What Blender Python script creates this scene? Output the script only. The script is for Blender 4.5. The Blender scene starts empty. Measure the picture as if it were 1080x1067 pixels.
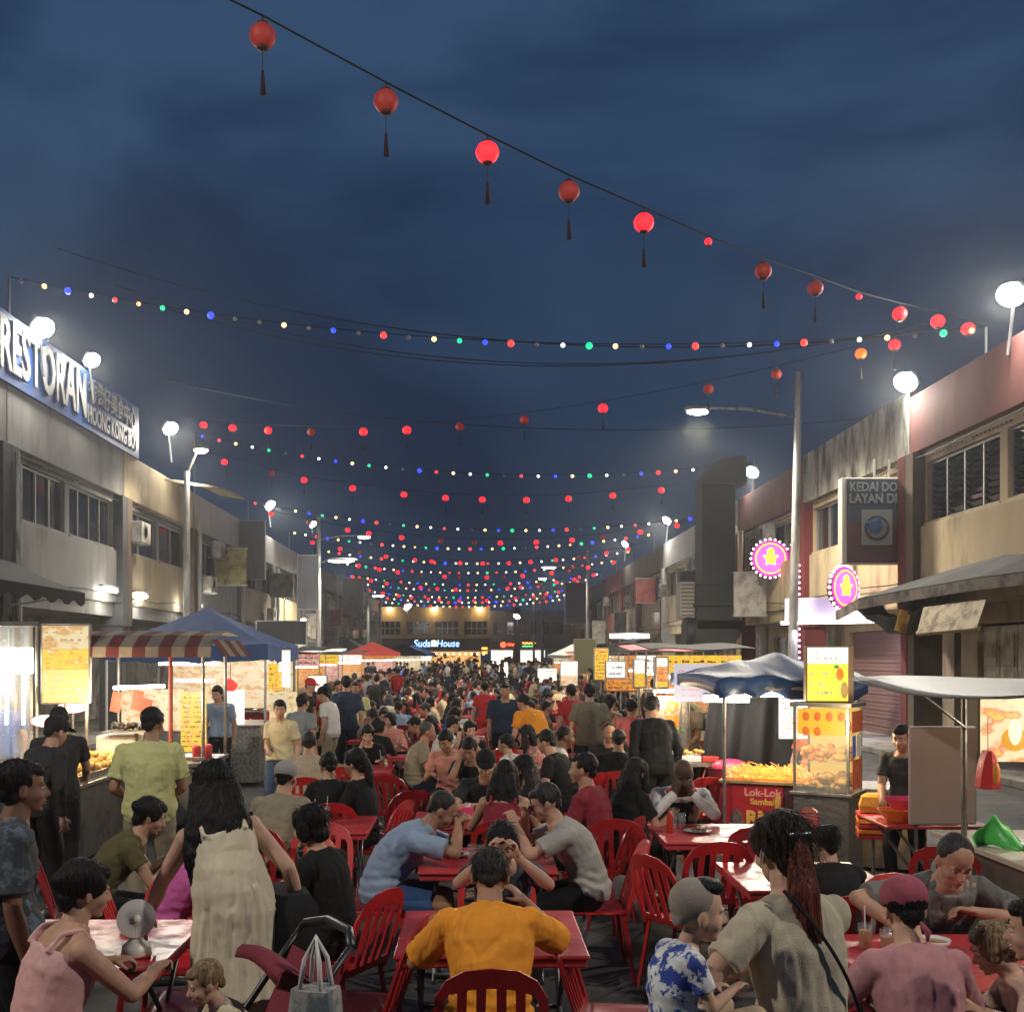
import bpy, bmesh, math, random
import numpy as np
from mathutils import Vector, Matrix, noise
PI = math.pi; R = math.radians
rnd = random.Random(7)
S = bpy.context.scene
COL = S.collection
# ---------------------------------------------------------------- camera
HC = 2.1; F = 1150.0; VX = 500.0; VY = 692.0      # eye height, focal length and vanishing point (pixels of the 1080 x 1067 photograph)
cam_d = bpy.data.cameras.new('camera'); cam = bpy.data.objects.new('camera', cam_d); COL.objects.link(cam)
cam.location = (0, 0, HC); cam.rotation_euler = (R(90), 0, 0)
cam_d.sensor_fit = 'HORIZONTAL'; cam_d.sensor_width = 36; cam_d.lens = F/1080*36
cam_d.shift_x = (540-VX)/1080; cam_d.shift_y = (VY-533.5)/1080
cam_d.clip_start = 0.05; cam_d.clip_end = 2000
S.camera = cam
def at(px, py, d):
    return Vector(((px-VX)*d/F, d, HC-(py-VY)*d/F))
# ---------------------------------------------------------------- dusk sky
W = bpy.data.worlds.new('World'); S.world = W; W.use_nodes = True
nt = W.node_tree; nt.nodes.clear()
def wn(t, **k):
    n = nt.nodes.new(t)
    for a, b in k.items(): setattr(n, a, b)
    return n
wo = wn('ShaderNodeOutputWorld'); bg = wn('ShaderNodeBackground')
sky = wn('ShaderNodeTexSky', sky_type='NISHITA', sun_disc=False, sun_elevation=R(-4.0), sun_rotation=R(200), air_density=1.2, dust_density=0.6, ozone_density=3.0)
tc = wn('ShaderNodeTexCoord')
mp = wn('ShaderNodeMapping'); mp.inputs['Scale'].default_value = (1.0, 1.0, 2.2)
n1 = wn('ShaderNodeTexNoise'); n1.inputs['Scale'].default_value = 1.9; n1.inputs['Detail'].default_value = 5; n1.inputs['Roughness'].default_value = .52; n1.inputs['Distortion'].default_value = .5
cr = wn('ShaderNodeValToRGB'); cr.color_ramp.elements[0].position = .42; cr.color_ramp.elements[1].position = .60
mx = wn('ShaderNodeMix', data_type='RGBA'); mx.inputs['A'].default_value = (1, 1, 1, 1); mx.inputs['B'].default_value = (.36, .40, .50, 1)
mul = wn('ShaderNodeMix', data_type='RGBA', blend_type='MULTIPLY'); mul.inputs['Factor'].default_value = 1
# overcast dusk air: a flat slate-blue veil over the clear sky
veil = wn('ShaderNodeMix', data_type='RGBA'); veil.inputs['Factor'].default_value = .80; veil.inputs['B'].default_value = (.42, .92, 1.85, 1)
L = nt.links.new
L(tc.outputs['Generated'], mp.inputs['Vector']); L(mp.outputs[0], n1.inputs['Vector']); L(n1.outputs['Fac'], cr.inputs[0]); L(cr.outputs[0], mx.inputs['Factor'])
L(sky.outputs[0], veil.inputs['A']); L(veil.outputs['Result'], mul.inputs['A']); L(mx.outputs['Result'], mul.inputs['B'])
sx_ = wn('ShaderNodeSeparateXYZ'); L(tc.outputs['Generated'], sx_.inputs[0]); gr_ = wn('ShaderNodeMapRange'); gr_.inputs['From Min'].default_value = .0; gr_.inputs['From Max'].default_value = .42; gr_.inputs['To Min'].default_value = .42; gr_.inputs['To Max'].default_value = 1.0; L(sx_.outputs['Z'], gr_.inputs['Value'])
hz_ = wn('ShaderNodeVectorMath', operation='SCALE'); L(mul.outputs['Result'], hz_.inputs[0]); L(gr_.outputs[0], hz_.inputs['Scale']); L(hz_.outputs[0], bg.inputs['Color']); bg.inputs['Strength'].default_value = .098
L(bg.outputs[0], wo.inputs[0])
S.view_settings.view_transform = 'Standard'; S.view_settings.look = 'None'; S.view_settings.exposure = 0.0; S.view_settings.gamma = 1
S.cycles.use_denoising = True
S.cycles.max_bounces = 5; S.cycles.diffuse_bounces = 2; S.cycles.glossy_bounces = 3; S.cycles.transmission_bounces = 4; S.cycles.transparent_max_bounces = 8
S.cycles.sample_clamp_indirect = 4; S.cycles.caustics_reflective = False; S.cycles.caustics_refractive = False
# ---------------------------------------------------------------- materials
MATS = {}
def mat(name, col, rough=.6, metal=0, bump=0, bscale=30, var=0, vscale=4, stretch=(1, 1, 1), emit=None, estr=0, spec=None, trans=0, alpha=1, dirt=None, dscale=1.5, dpos=(.45, .62), coat=0, sheen=0, vcoord='Object', sample=True):
    """Principled material; var mixes in lighter and darker patches, dirt adds stains of a second colour."""
    if name in MATS: return MATS[name]
    m = bpy.data.materials.new(name); m.use_nodes = True; MATS[name] = m
    t = m.node_tree; b = t.nodes['Principled BSDF']; l = t.links.new
    c4 = (col[0], col[1], col[2], 1)
    b.inputs['Base Color'].default_value = c4; b.inputs['Roughness'].default_value = rough; b.inputs['Metallic'].default_value = metal
    if spec is not None: b.inputs['Specular IOR Level'].default_value = spec
    if coat: b.inputs['Coat Weight'].default_value = coat
    if sheen: b.inputs['Sheen Weight'].default_value = sheen
    if trans: b.inputs['Transmission Weight'].default_value = trans
    if alpha < 1: b.inputs['Alpha'].default_value = alpha
    tc = t.nodes.new('ShaderNodeTexCoord'); mp = t.nodes.new('ShaderNodeMapping'); mp.inputs['Scale'].default_value = stretch
    l(tc.outputs[vcoord], mp.inputs[0])
    out = None
    if var:
        n = t.nodes.new('ShaderNodeTexNoise'); n.inputs['Scale'].default_value = vscale; n.inputs['Detail'].default_value = 4; l(mp.outputs[0], n.inputs['Vector'])
        r = t.nodes.new('ShaderNodeMapRange'); r.inputs['From Min'].default_value = .3; r.inputs['From Max'].default_value = .7; r.inputs['To Min'].default_value = 1-var; r.inputs['To Max'].default_value = 1+var
        l(n.outputs['Fac'], r.inputs['Value'])
        x = t.nodes.new('ShaderNodeVectorMath'); x.operation = 'SCALE'; x.inputs[0].default_value = col; l(r.outputs[0], x.inputs['Scale'])
        out = x.outputs[0]
    if dirt:
        n = t.nodes.new('ShaderNodeTexNoise'); n.inputs['Scale'].default_value = dscale; n.inputs['Detail'].default_value = 7; n.inputs['Roughness'].default_value = .65; l(mp.outputs[0], n.inputs['Vector'])
        r = t.nodes.new('ShaderNodeMapRange'); r.inputs['From Min'].default_value = dpos[0]; r.inputs['From Max'].default_value = dpos[1]; l(n.outputs['Fac'], r.inputs['Value'])
        x = t.nodes.new('ShaderNodeMix'); x.data_type = 'RGBA'; x.inputs['A'].default_value = c4; x.inputs['B'].default_value = (*dirt, 1); l(r.outputs[0], x.inputs['Factor'])
        if out is not None: l(out, x.inputs['A'])
        out = x.outputs['Result']
        rr = t.nodes.new('ShaderNodeMapRange'); rr.inputs['To Min'].default_value = rough; rr.inputs['To Max'].default_value = min(1, rough+.2); l(r.outputs[0], rr.inputs['Value']); l(rr.outputs[0], b.inputs['Roughness'])
    if out is not None: l(out, b.inputs['Base Color'])
    if bump:
        n = t.nodes.new('ShaderNodeTexNoise'); n.inputs['Scale'].default_value = bscale; n.inputs['Detail'].default_value = 3; l(mp.outputs[0], n.inputs['Vector'])
        u = t.nodes.new('ShaderNodeBump'); u.inputs['Strength'].default_value = bump; u.inputs['Distance'].default_value = .01; l(n.outputs['Fac'], u.inputs['Height']); l(u.outputs[0], b.inputs['Normal'])
    if emit: b.inputs['Emission Color'].default_value = (*emit, 1); b.inputs['Emission Strength'].default_value = estr
    if not sample: m.cycles.emission_sampling = 'NONE'
    return m
def tag(o, label=None, cat=None, group=None, kind=None):
    if label: o['label'] = label
    if cat: o['category'] = cat
    if group: o['group'] = group
    if kind: o['kind'] = kind
    return o
def empty(name, loc=(0, 0, 0), rz=0, label=None, cat=None, group=None):
    o = bpy.data.objects.new(name, None); COL.objects.link(o); o.location = loc; o.rotation_euler = (0, 0, rz); o.empty_display_size = .1
    return tag(o, label, cat, group)
CH = {}
def par(o, p):
    if p is not None:
        o.parent = p; CH.setdefault(p.name, []).append(o)
def copy_tree(o, parent=None, name=None):
    c = o.copy(); COL.objects.link(c)
    if parent is not None: par(c, parent)
    for ch in CH.get(o.name, []): copy_tree(ch, c)
    return c
# ---------------------------------------------------------------- mesh builder
class MB:
    def __init__(s): s.v = []; s.f = []; s.mi = []; s.cur = 0
    def add(s, vs, fs):
        o = len(s.v); s.v += [tuple(p) for p in vs]; s.f += [tuple(i+o for i in f) for f in fs]; s.mi += [s.cur]*len(fs); return s
    def box(s, c, d, rz=0, M=None):
        x, y, z = d[0]/2, d[1]/2, d[2]/2
        vs = [Vector((a*x, b*y, e*z)) for a in (-1, 1) for b in (-1, 1) for e in (-1, 1)]
        m = M if M is not None else Matrix.Rotation(rz, 3, 'Z')
        vs = [m @ v + Vector(c) for v in vs]
        return s.add(vs, [(0, 1, 3, 2), (4, 6, 7, 5), (0, 4, 5, 1), (2, 3, 7, 6), (0, 2, 6, 4), (1, 5, 7, 3)])
    def rng(s, x0, x1, y0, y1, z0, z1):
        return s.box(((x0+x1)/2, (y0+y1)/2, (z0+z1)/2), (abs(x1-x0), abs(y1-y0), abs(z1-z0)))
    def rod(s, a, b, ra, rb=None, n=8, caps=True):
        a = Vector(a); b = Vector(b); rb = ra if rb is None else rb; t = (b-a)
        if t.length < 1e-6: return s
        t.normalize(); u = t.orthogonal().normalized(); w = t.cross(u)
        vs = []
        for p, r in ((a, ra), (b, rb)):
            for k in range(n):
                g = 2*PI*k/n; vs.append(p+(u*math.cos(g)+w*math.sin(g))*r)
        fs = [(k, (k+1) % n, n+(k+1) % n, n+k) for k in range(n)]
        if caps: fs += [tuple(range(n))[::-1], tuple(range(n, 2*n))]
        return s.add(vs, fs)
    def tube(s, pts, r, n=8):
        pts = [Vector(p) for p in pts]; rs = r if isinstance(r, (list, tuple)) else [r]*len(pts)
        vs = []; u = None
        for i, p in enumerate(pts):
            t = (pts[min(i+1, len(pts)-1)]-pts[max(i-1, 0)]).normalized()
            u = (t.orthogonal() if u is None else (u-t*u.dot(t))).normalized(); w = t.cross(u)
            for k in range(n):
                g = 2*PI*k/n; vs.append(p+(u*math.cos(g)+w*math.sin(g))*rs[i])
        fs = []
        for i in range(len(pts)-1):
            for k in range(n): fs.append((i*n+k, i*n+(k+1) % n, (i+1)*n+(k+1) % n, (i+1)*n+k))
        fs += [tuple(range(n))[::-1], tuple(range((len(pts)-1)*n, len(pts)*n))]
        return s.add(vs, fs)
    def lathe(s, prof, c=(0, 0, 0), n=20, M=None):
        c = Vector(c); vs = []
        for r, z in prof:
            for k in range(n):
                g = 2*PI*k/n; v = Vector((r*math.cos(g), r*math.sin(g), z)); vs.append((M @ v if M else v)+c)
        fs = []
        for i in range(len(prof)-1):
            for k in range(n): fs.append((i*n+k, i*n+(k+1) % n, (i+1)*n+(k+1) % n, (i+1)*n+k))
        fs += [tuple(range(n))[::-1], tuple(range((len(prof)-1)*n, len(prof)*n))]
        return s.add(vs, fs)
    def ball(s, c, r, n=10, m=7, M=None):
        r = (r, r, r) if not isinstance(r, (tuple, list)) else r; c = Vector(c)
        vs = []; 
        for i in range(1, m):
            a = PI*i/m
            for k in range(n):
                g = 2*PI*k/n; v = Vector((r[0]*math.sin(a)*math.cos(g), r[1]*math.sin(a)*math.sin(g), r[2]*math.cos(a))); vs.append((M @ v if M else v)+c)
        t = Vector((0, 0, r[2])); vs.append((M @ t if M else t)+c); vs.append((M @ -t if M else -t)+c)
        fs = []; T = len(vs)-2; B = T+1
        for i in range(m-2):
            for k in range(n): fs.append((i*n+k, (i+1)*n+k, (i+1)*n+(k+1) % n, i*n+(k+1) % n))
        for k in range(n): fs.append((T, k, (k+1) % n)); fs.append((B, (m-2)*n+(k+1) % n, (m-2)*n+k))
        return s.add(vs, fs)
    def loft(s, rings, cap=True):
        n = len(rings[0]); vs = [p for r in rings for p in r]; fs = []
        for i in range(len(rings)-1):
            for k in range(n): fs.append((i*n+k, i*n+(k+1) % n, (i+1)*n+(k+1) % n, (i+1)*n+k))
        if cap: fs += [tuple(range(n))[::-1], tuple(range((len(rings)-1)*n, len(rings)*n))]
        return s.add(vs, fs)
    def prism(s, poly, z0, z1, M=None):
        """poly in XY extruded z0..z1, M maps to place"""
        n = len(poly); vs = [Vector((x, y, z)) for z in (z0, z1) for x, y in poly]
        if M: vs = [M @ v for v in vs]
        return s.add(vs, [tuple(range(n))[::-1], tuple(range(n, 2*n))]+[(k, (k+1) % n, n+(k+1) % n, n+k) for k in range(n)])
    def grid(s, fn, nu, nv):
        vs = [fn(i/nu, j/nv) for i in range(nu+1) for j in range(nv+1)]
        return s.add(vs, [(i*(nv+1)+j, (i+1)*(nv+1)+j, (i+1)*(nv+1)+j+1, i*(nv+1)+j+1) for i in range(nu) for j in range(nv)])
    def build(s, name, m, parent=None, smooth=False, bevel=0, loc=None, rz=None, solid=0, seg=2):
        me = bpy.data.meshes.new(name); me.from_pydata(s.v, [], s.f)
        for mm in (m if isinstance(m, (list, tuple)) else [m]): me.materials.append(mm)
        if isinstance(m, (list, tuple)): me.polygons.foreach_set('material_index', s.mi)
        bm = bmesh.new(); bm.from_mesh(me); bmesh.ops.recalc_face_normals(bm, faces=bm.faces)
        bm.to_mesh(me); bm.free()
        if smooth:
            me.shade_smooth()
            if smooth != 'all': me.set_sharp_from_angle(angle=R(40))
        o = bpy.data.objects.new(name, me); COL.objects.link(o)
        if loc is not None: o.location = loc
        if rz is not None: o.rotation_euler = (0, 0, rz)
        if bevel:
            k = o.modifiers.new('bevel', 'BEVEL'); k.width = bevel; k.segments = seg; k.limit_method = 'ANGLE'; k.harden_normals = False
        if solid:
            k = o.modifiers.new('solid', 'SOLIDIFY'); k.thickness = solid; k.offset = 0
        par(o, parent)
        return o
def text(name, s, m, size, loc, rot=(R(90), 0, 0), parent=None, ext=.004, align='CENTER', bold=0, sx=1, shear=0):
    cu = bpy.data.curves.new(name, 'FONT'); cu.body = s; cu.size = size; cu.extrude = ext; cu.align_x = align; cu.align_y = 'CENTER'; cu.offset = bold; cu.shear = shear
    cu.resolution_u = 3
    o = bpy.data.objects.new(name, cu); COL.objects.link(o); bpy.context.view_layer.update()
    me = bpy.data.meshes.new_from_object(o.evaluated_get(bpy.context.evaluated_depsgraph_get())); bpy.data.objects.remove(o)
    me.materials.clear(); me.materials.append(m)
    o = bpy.data.objects.new(name, me); COL.objects.link(o); o.location = loc; o.rotation_euler = rot; o.scale = (sx, 1, 1); par(o, parent)
    return o
# ---------------------------------------------------------------- numpy noise
_rs = np.random.RandomState(3); _lat = _rs.rand(32, 32, 32).astype(np.float32)
def vnoise(p, sc):
    q = np.asarray(p)*np.asarray(sc); i = np.floor(q).astype(int); f = q-i; f = f*f*(3-2*f); i &= 31; j = (i+1) & 31
    g = lambda a, b, c: _lat[a, b, c]
    x0, y0, z0 = i.T; x1, y1, z1 = j.T; fx, fy, fz = f.T
    c00 = g(x0, y0, z0)*(1-fx)+g(x1, y0, z0)*fx; c10 = g(x0, y1, z0)*(1-fx)+g(x1, y1, z0)*fx
    c01 = g(x0, y0, z1)*(1-fx)+g(x1, y0, z1)*fx; c11 = g(x0, y1, z1)*(1-fx)+g(x1, y1, z1)*fx
    return ((c00*(1-fy)+c10*fy)*(1-fz)+(c01*(1-fy)+c11*fy)*fz)*2-1
# ---------------------------------------------------------------- ground
m_asph = mat('asphalt', (.075, .074, .072), rough=.72, bump=.5, bscale=90, dirt=(.030, .030, .032), dscale=.9, dpos=(.42, .66), var=.25, vscale=14, vcoord='Object')
m_conc = mat('concrete', (.26, .245, .22), rough=.9, bump=.3, bscale=14, var=.12, vscale=2, dirt=(.09, .085, .075), dscale=1.6, stretch=(1, 1, .35), dpos=(.5, .68))
m_paint_line = mat('worn_road_paint', (.42, .41, .38), rough=.8, dirt=(.06, .06, .06), dscale=7, dpos=(.40, .52))
b = MB(); b.grid(lambda u, v: (-300+600*u, -60+560*v, 0), 6, 6); g = b.build('ground', m_asph); tag(g, kind='structure')
for sd in (-1, 1):
    b = MB(); x0, x1 = sd*8.6, sd*13; b.rng(min(x0, x1), max(x0, x1), -4, 112, 0.0, .14); o = b.build('pavement', m_conc, bevel=.02); tag(o, kind='structure')
b = MB()
for k in range(9):
    for sd in (-1, 1):
        b.rng(sd*6.2-.05, sd*6.2+.05, 2+6*k, 4.6+6*k, .001, .005) if k % 1 == 0 else None
o = b.build('road_marking', m_paint_line); tag(o, kind='structure')
# ---------------------------------------------------------------- shophouses
m_glass = mat('dark_window_glass', (.018, .022, .03), rough=.12, var=.3, vscale=2, spec=.7)
m_alu = mat('dull_aluminium', (.34, .34, .33), rough=.4, metal=.6)
m_shut = mat('grey_shutter', (.30, .29, .27), rough=.55, dirt=(.14, .13, .12), dscale=2.2, bump=.2, bscale=6)
m_dark = mat('dark_interior', (.03, .028, .026), rough=.9)
def wallm(n, c, d=(.10, .09, .08), ds=.9, dp=(.5, .72)): return mat('wall_'+n, c, rough=.88, bump=.25, bscale=25, var=.10, vscale=1.4, dirt=d, dscale=ds, stretch=(1, 1, .3), dpos=dp)
WC = dict(grey=wallm('grey', (.225, .225, .22)), tan=wallm('tan', (.30, .24, .14), (.13, .11, .085), 1.1, (.42, .7)), cream=wallm('cream', (.40, .32, .20)), red=wallm('red', (.15, .042, .036), (.07, .03, .028)),
          maroon=wallm('maroon', (.13, .022, .024), (.07, .015, .015)), white=wallm('white', (.36, .35, .33), (.28, .26, .23)), raw=wallm('raw', (.30, .285, .245), (.06, .06, .055), 2.6, (.42, .6)), slate=wallm('slate', (.085, .09, .10), (.05, .05, .05)),
          brown=wallm('brown', (.13, .095, .07), (.06, .05, .045)), pink=wallm('pink', (.38, .12, .12)))
tube_m = mat('tube_light', (1, 1, 1), emit=(1, .96, .88), estr=14, sample=False)
def shop(side, y0, y1, wall, par_m, span_m, pier_m, label, zt=7.55, zb=6.35, wins=2, pane=4, louvre=False, ground='shutter', awn=None, win=(4.95, 6.15), pier=.5, proj=.16, gm=None, pipe=False, cat='shophouse'):
    w = y1-y0; ym = (y0+y1)/2; X = -9.5 if side < 0 else 9.35
    r = empty('shophouse', (X, ym, 0), 0 if side < 0 else PI, label, cat, 'shophouses lining the street')
    a, c = -w/2+.004, w/2-.004
    wl, wh = win; rc = 0 if side < 0 else 1.35
    # openings
    xs = []; inner = c-a-2*pier; gap = .28; ww = (inner-gap*(wins-1))/wins
    for i in range(wins): xs.append((a+pier+i*(ww+gap), a+pier+i*(ww+gap)+ww))
    b = MB(); b.rng(-.3, 0, a, c, wh, zb+.01); b.rng(-.3, 0, a, c, 3.35, wl)
    e = a
    for x0, x1 in xs: b.rng(-.3, -.002, e, x0, wl, wh); e = x1
    b.rng(-.3, -.002, e, c, wl, wh)
    b.rng(-8, -.302, a, c, 6.5, 6.7); b.rng(-8, -2.2, a, a+.15, .14, 6.5); b.rng(-8, -2.2, c-.15, c, .14, 6.5); b.rng(-8, -7.8, a+.16, c-.16, .14, 6.49)
    b.rng(-2.4, -.004, a+.002, c-.002, 3.15, 3.349)       # overhang slab
    # ground floor back wall pieces around the opening
    b.rng(rc-2.4, rc-2.2, a+.16, a+.9, .14, 3.15); b.rng(rc-2.4, rc-2.2, c-.9, c-.16, .14, 3.15); b.rng(rc-2.4, rc-2.2, a+.9, c-.9, 2.75, 3.15)
    b.build('wall', wall, r)
    b = MB(); b.rng(-.34, proj, a+.01, c-.01, zb, zt); b.build('parapet', par_m, r, bevel=.012)
    b = MB(); b.rng(-.02, .10, a+pier*.8, c-pier*.8, 3.5, wl-.06); b.build('spandrel_panel', span_m, r, bevel=.01)
    for e0, e1, f0, f1 in ((a, a+pier*.8, a+.02, a+pier*.7), (c-pier*.8, c, c-pier*.7, c-.02)):
        b = MB(); b.rng(-.35, .26, e0, e1, 2.9, zb-.01); b.rng(-.38, .22, f0, f1, .14, 2.9); b.build('pier', pier_m, r, bevel=.01)
    b = MB()
    for k in range(int((c-a-2*pier)/.16)):
        if k % 12 > 9: continue
        u = a+pier+.1+k*.16; b.rng(-.01, .006, u, u+.10, wh+.09, wh+.125)
    b.build('vent_slots', m_dark, r)
    for x0, x1 in xs:
        f = MB(); t = .05
        f.rng(-.16, -.08, x0, x1, wl, wl+t); f.rng(-.16, -.08, x0, x1, wh-t, wh)
        n = pane
        for k in range(n+1):
            u = x0+(x1-x0)*k/n; u = min(max(u, x0+.025), x1-.025); f.rng(-.165, -.075, u-.025, u+.025, wl+t, wh-t)
        fo = f.build('window', m_alu, r)
        p = MB()
        if louvre:
            for k in range(n):
                u0 = x0+(x1-x0)*k/n+.03; u1 = x0+(x1-x0)*(k+1)/n-.03
                for j in range(9):
                    z = wl+.09+j*(wh-wl-.16)/9; p.box((-.13, (u0+u1)/2, z+.05), (.10, u1-u0, .012), M=Matrix.Rotation(R(-55), 3, 'Y'))
            p.rng(-.28, -.27, x0, x1, wl, wh)
        else: p.rng(-.135, -.125, x0+.01, x1-.01, wl+.02, wh-.02)
        p.build('pane', m_glass, fo)
        p = MB(); p.rng(-.06, .05, x0-.05, x1+.05, wl-.058, wl+.002); p.build('sill', wall, fo)
    # ground floor
    gm = gm or m_shut
    if ground == 'shutter':
        p = MB(); n = 26
        for k in range(n): z = .14+k*2.6/n; p.rng(rc-2.33, rc-2.29-(.02 if k % 2 else 0), a+.9, c-.9, z, z+2.6/n-.008)
        p.rng(rc-2.36, rc-2.331, a+.9, c-.9, .14, 2.75); p.build('roller_shutter', gm, r)
    elif ground == 'doors':
        p = MB(); n = 8
        for k in range(n):
            u = a+.95+k*(c-a-1.9)/n; w_ = (c-a-1.9)/n-.04
            p.rng(rc-2.34, rc-2.30, u, u+w_, .16, 2.7)
            for z0, z1 in ((.3, 1.0), (1.1, 1.8), (1.9, 2.6)): p.rng(rc-2.30, rc-2.275, u+.07, u+w_-.07, z0, z1)
        p.build('folding_door', gm, r, bevel=.006)
    else:
        p = MB(); p.rng(-5.5, -5.4, a+.3, c-.3, .14, 3.1); p.build('shop_interior', ground, r)
    if awn:
        mA, out, z0, z1 = awn
        p = MB(); p.grid(lambda u, v: (.27+out*u, a+.15+(c-a-.3)*v, z1+(z0-z1)*u-.04*math.sin(u*PI)), 6, 10)
        p.grid(lambda u, v: (.27+out, a+.15+(c-a-.3)*v, z0-.22*u*(1+.25*math.sin(v*60))), 1, 40)
        ao = p.build('awning', mA, r, solid=.015)
        for u in (a+.2, 0, c-.2): p = MB(); p.rod((.27, u, z0-.25), (.27+out-.05, u, z0-.02), .018, n=6); p.build('awning_bracket', m_alu, ao)
    if pipe:
        p = MB(); p.tube([(.32, a+.1, .2), (.32, a+.1, zb-.1), (.24, a+.1, zb+.1), (.30, a+.1, zb+.3)], .06, 8); p.build('drainpipe', WC['white'], r)
    return r
m_awn_dark = mat('charcoal_awning', (.010, .011, .013), rough=.9, bump=.2, var=.2); m_awn_grey = mat('grey_awning', (.022, .022, .023), rough=.85, bump=.2, var=.25)
Lb = [(7.2, 14.5, 'grey', 'grey', 'grey', 'grey', dict(pane=4)),
      (14.5, 21.8, 'grey', 'grey', 'grey', 'slate', dict(pane=4, awn=(m_awn_dark, 1.5, 3.35, 4.0))),
      (21.8, 29.1, 'grey', 'grey', 'grey', 'slate', dict(pane=4)),
      (29.1, 36.4, 'grey', 'cream', 'tan', 'brown', dict(pane=2, wins=2, ground='doors')),
      (36.4, 43.7, 'grey', 'white', 'grey', 'grey', dict(pane=3, pipe=True)),
      (43.7, 51.0, 'slate', 'white', 'brown', 'grey', dict(pane=2)),
      (51.0, 58.3, 'grey', 'white', 'cream', 'slate', dict(pane=3, awn=(m_awn_grey, 1.2, 2.8, 3.3))),
      (58.3, 66, 'white', 'white', 'white', 'brown', dict(pane=2)),
      (66, 74, 'brown', 'grey', 'slate', 'grey', dict(pane=3)),
      (74, 82, 'grey', 'white', 'cream', 'white', dict(pane=2, awn=(m_awn_grey, 1.2, 2.8, 3.3))),
      (82, 90, 'slate', 'grey', 'brown', 'grey', dict()), (90, 98, 'cream', 'white', 'cream', 'white', dict(pane=3)), (98, 106, 'grey', 'cream', 'grey', 'cream', dict())]
ll = ['grey shophouse at the left edge of the street, nearest to the camera', 'grey shophouse with a black ground-floor awning, left of the street under the blue roof sign', 'grey shophouse with dark louvred windows under the far half of the blue restaurant roof sign',
      'shophouse with a stained tan panel under two wide windows, behind the blue canopy', 'grey shophouse with pale parapet behind the lamp post with the white sheet', 'dark shophouse with white parapet and blank grey sign beside it on the left row', 'shophouse with black sign board next to the tall left lamp post',
      'pale shophouse just beyond the tall left lamp post', 'brown shophouse with slate panel in the far half of the left row', 'grey shophouse with cream panel and grey awning far down the left row', 'slate shophouse behind the red far tent', 'cream shophouse, second to last of the left row', 'last shophouse of the left row, against the end building']
for (y0, y1, w_, p_, s_, q_, k), lab in zip(Lb, ll): shop(-1, y0, y1, WC[w_], WC[p_], WC[s_], WC[q_], lab, **k)
Rb = [(8, 15.5, 'cream', 'red', 'cream', 'cream', dict(louvre=True)),
      (15.5, 23, 'cream', 'red', 'cream', 'brown', dict(louvre=True, pane=4, win=(4.85, 6.1), ground='doors', gm=mat('grey_panel_doors', (.42, .39, .31), rough=.6, dirt=(.25, .22, .17), dscale=3))),
      (23, 30.5, 'cream', 'raw', 'cream', 'maroon', dict(pane=3, zt=7.7, gm=mat('purple_brown_shutter', (.16, .09, .085), rough=.7))),
      (30.5, 38, 'cream', 'red', 'cream', 'maroon', dict(pane=3, pipe=True)),
      (38, 45.5, 'white', 'white', 'white', 'white', dict(pane=2)),
      (45.5, 53, 'cream', 'white', 'cream', 'white', dict(pane=2, wins=3, ground='doors')),
      (53, 60.5, 'cream', 'brown', 'cream', 'maroon', dict(pane=2, awn=(m_awn_grey, 1.6, 2.75, 3.2))),
      (60.5, 68, 'cream', 'brown', 'cream', 'maroon', dict(pane=2, wins=3)),
      (68, 76, 'maroon', 'pink', 'red', 'brown', dict(pane=2)),
      (76, 84, 'slate', 'slate', 'slate', 'slate', dict(pane=3)),
      (84, 92, 'maroon', 'red', 'cream', 'maroon', dict()), (92, 100, 'brown', 'brown', 'pink', 'maroon', dict()), (100, 106, 'maroon', 'red', 'brown', 'brown', dict())]
rl = ['cream shophouse with red parapet at the right edge, nearest to the camera', 'cream shophouse with red parapet and louvred windows above the nearest right stall', 'shophouse with bare mossy concrete parapet behind the dark laundry sign', 'shophouse with red parapet and maroon piers behind the round pink star sign',
      'white shophouse mostly hidden behind the black kitchen duct', 'shophouse with long white parapet just left of the black duct', 'shophouse with brown parapet and maroon piers over the grey awning and tube light', 'shophouse with brown parapet and maroon piers left of the awning one', 'maroon shophouse with a pink parapet panel on the right row',
      'slate grey shophouse right of the far lamp post', 'shophouse with red parapet and maroon piers far down the right row', 'brown shophouse with pink panel, second to last of the right row', 'last shophouse of the right row, against the end building']
for (y0, y1, w_, p_, s_, q_, k), lab in zip(Rb, rl): shop(1, y0, y1, WC[w_], WC[p_], WC[s_], WC[q_], lab, **k)
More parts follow.
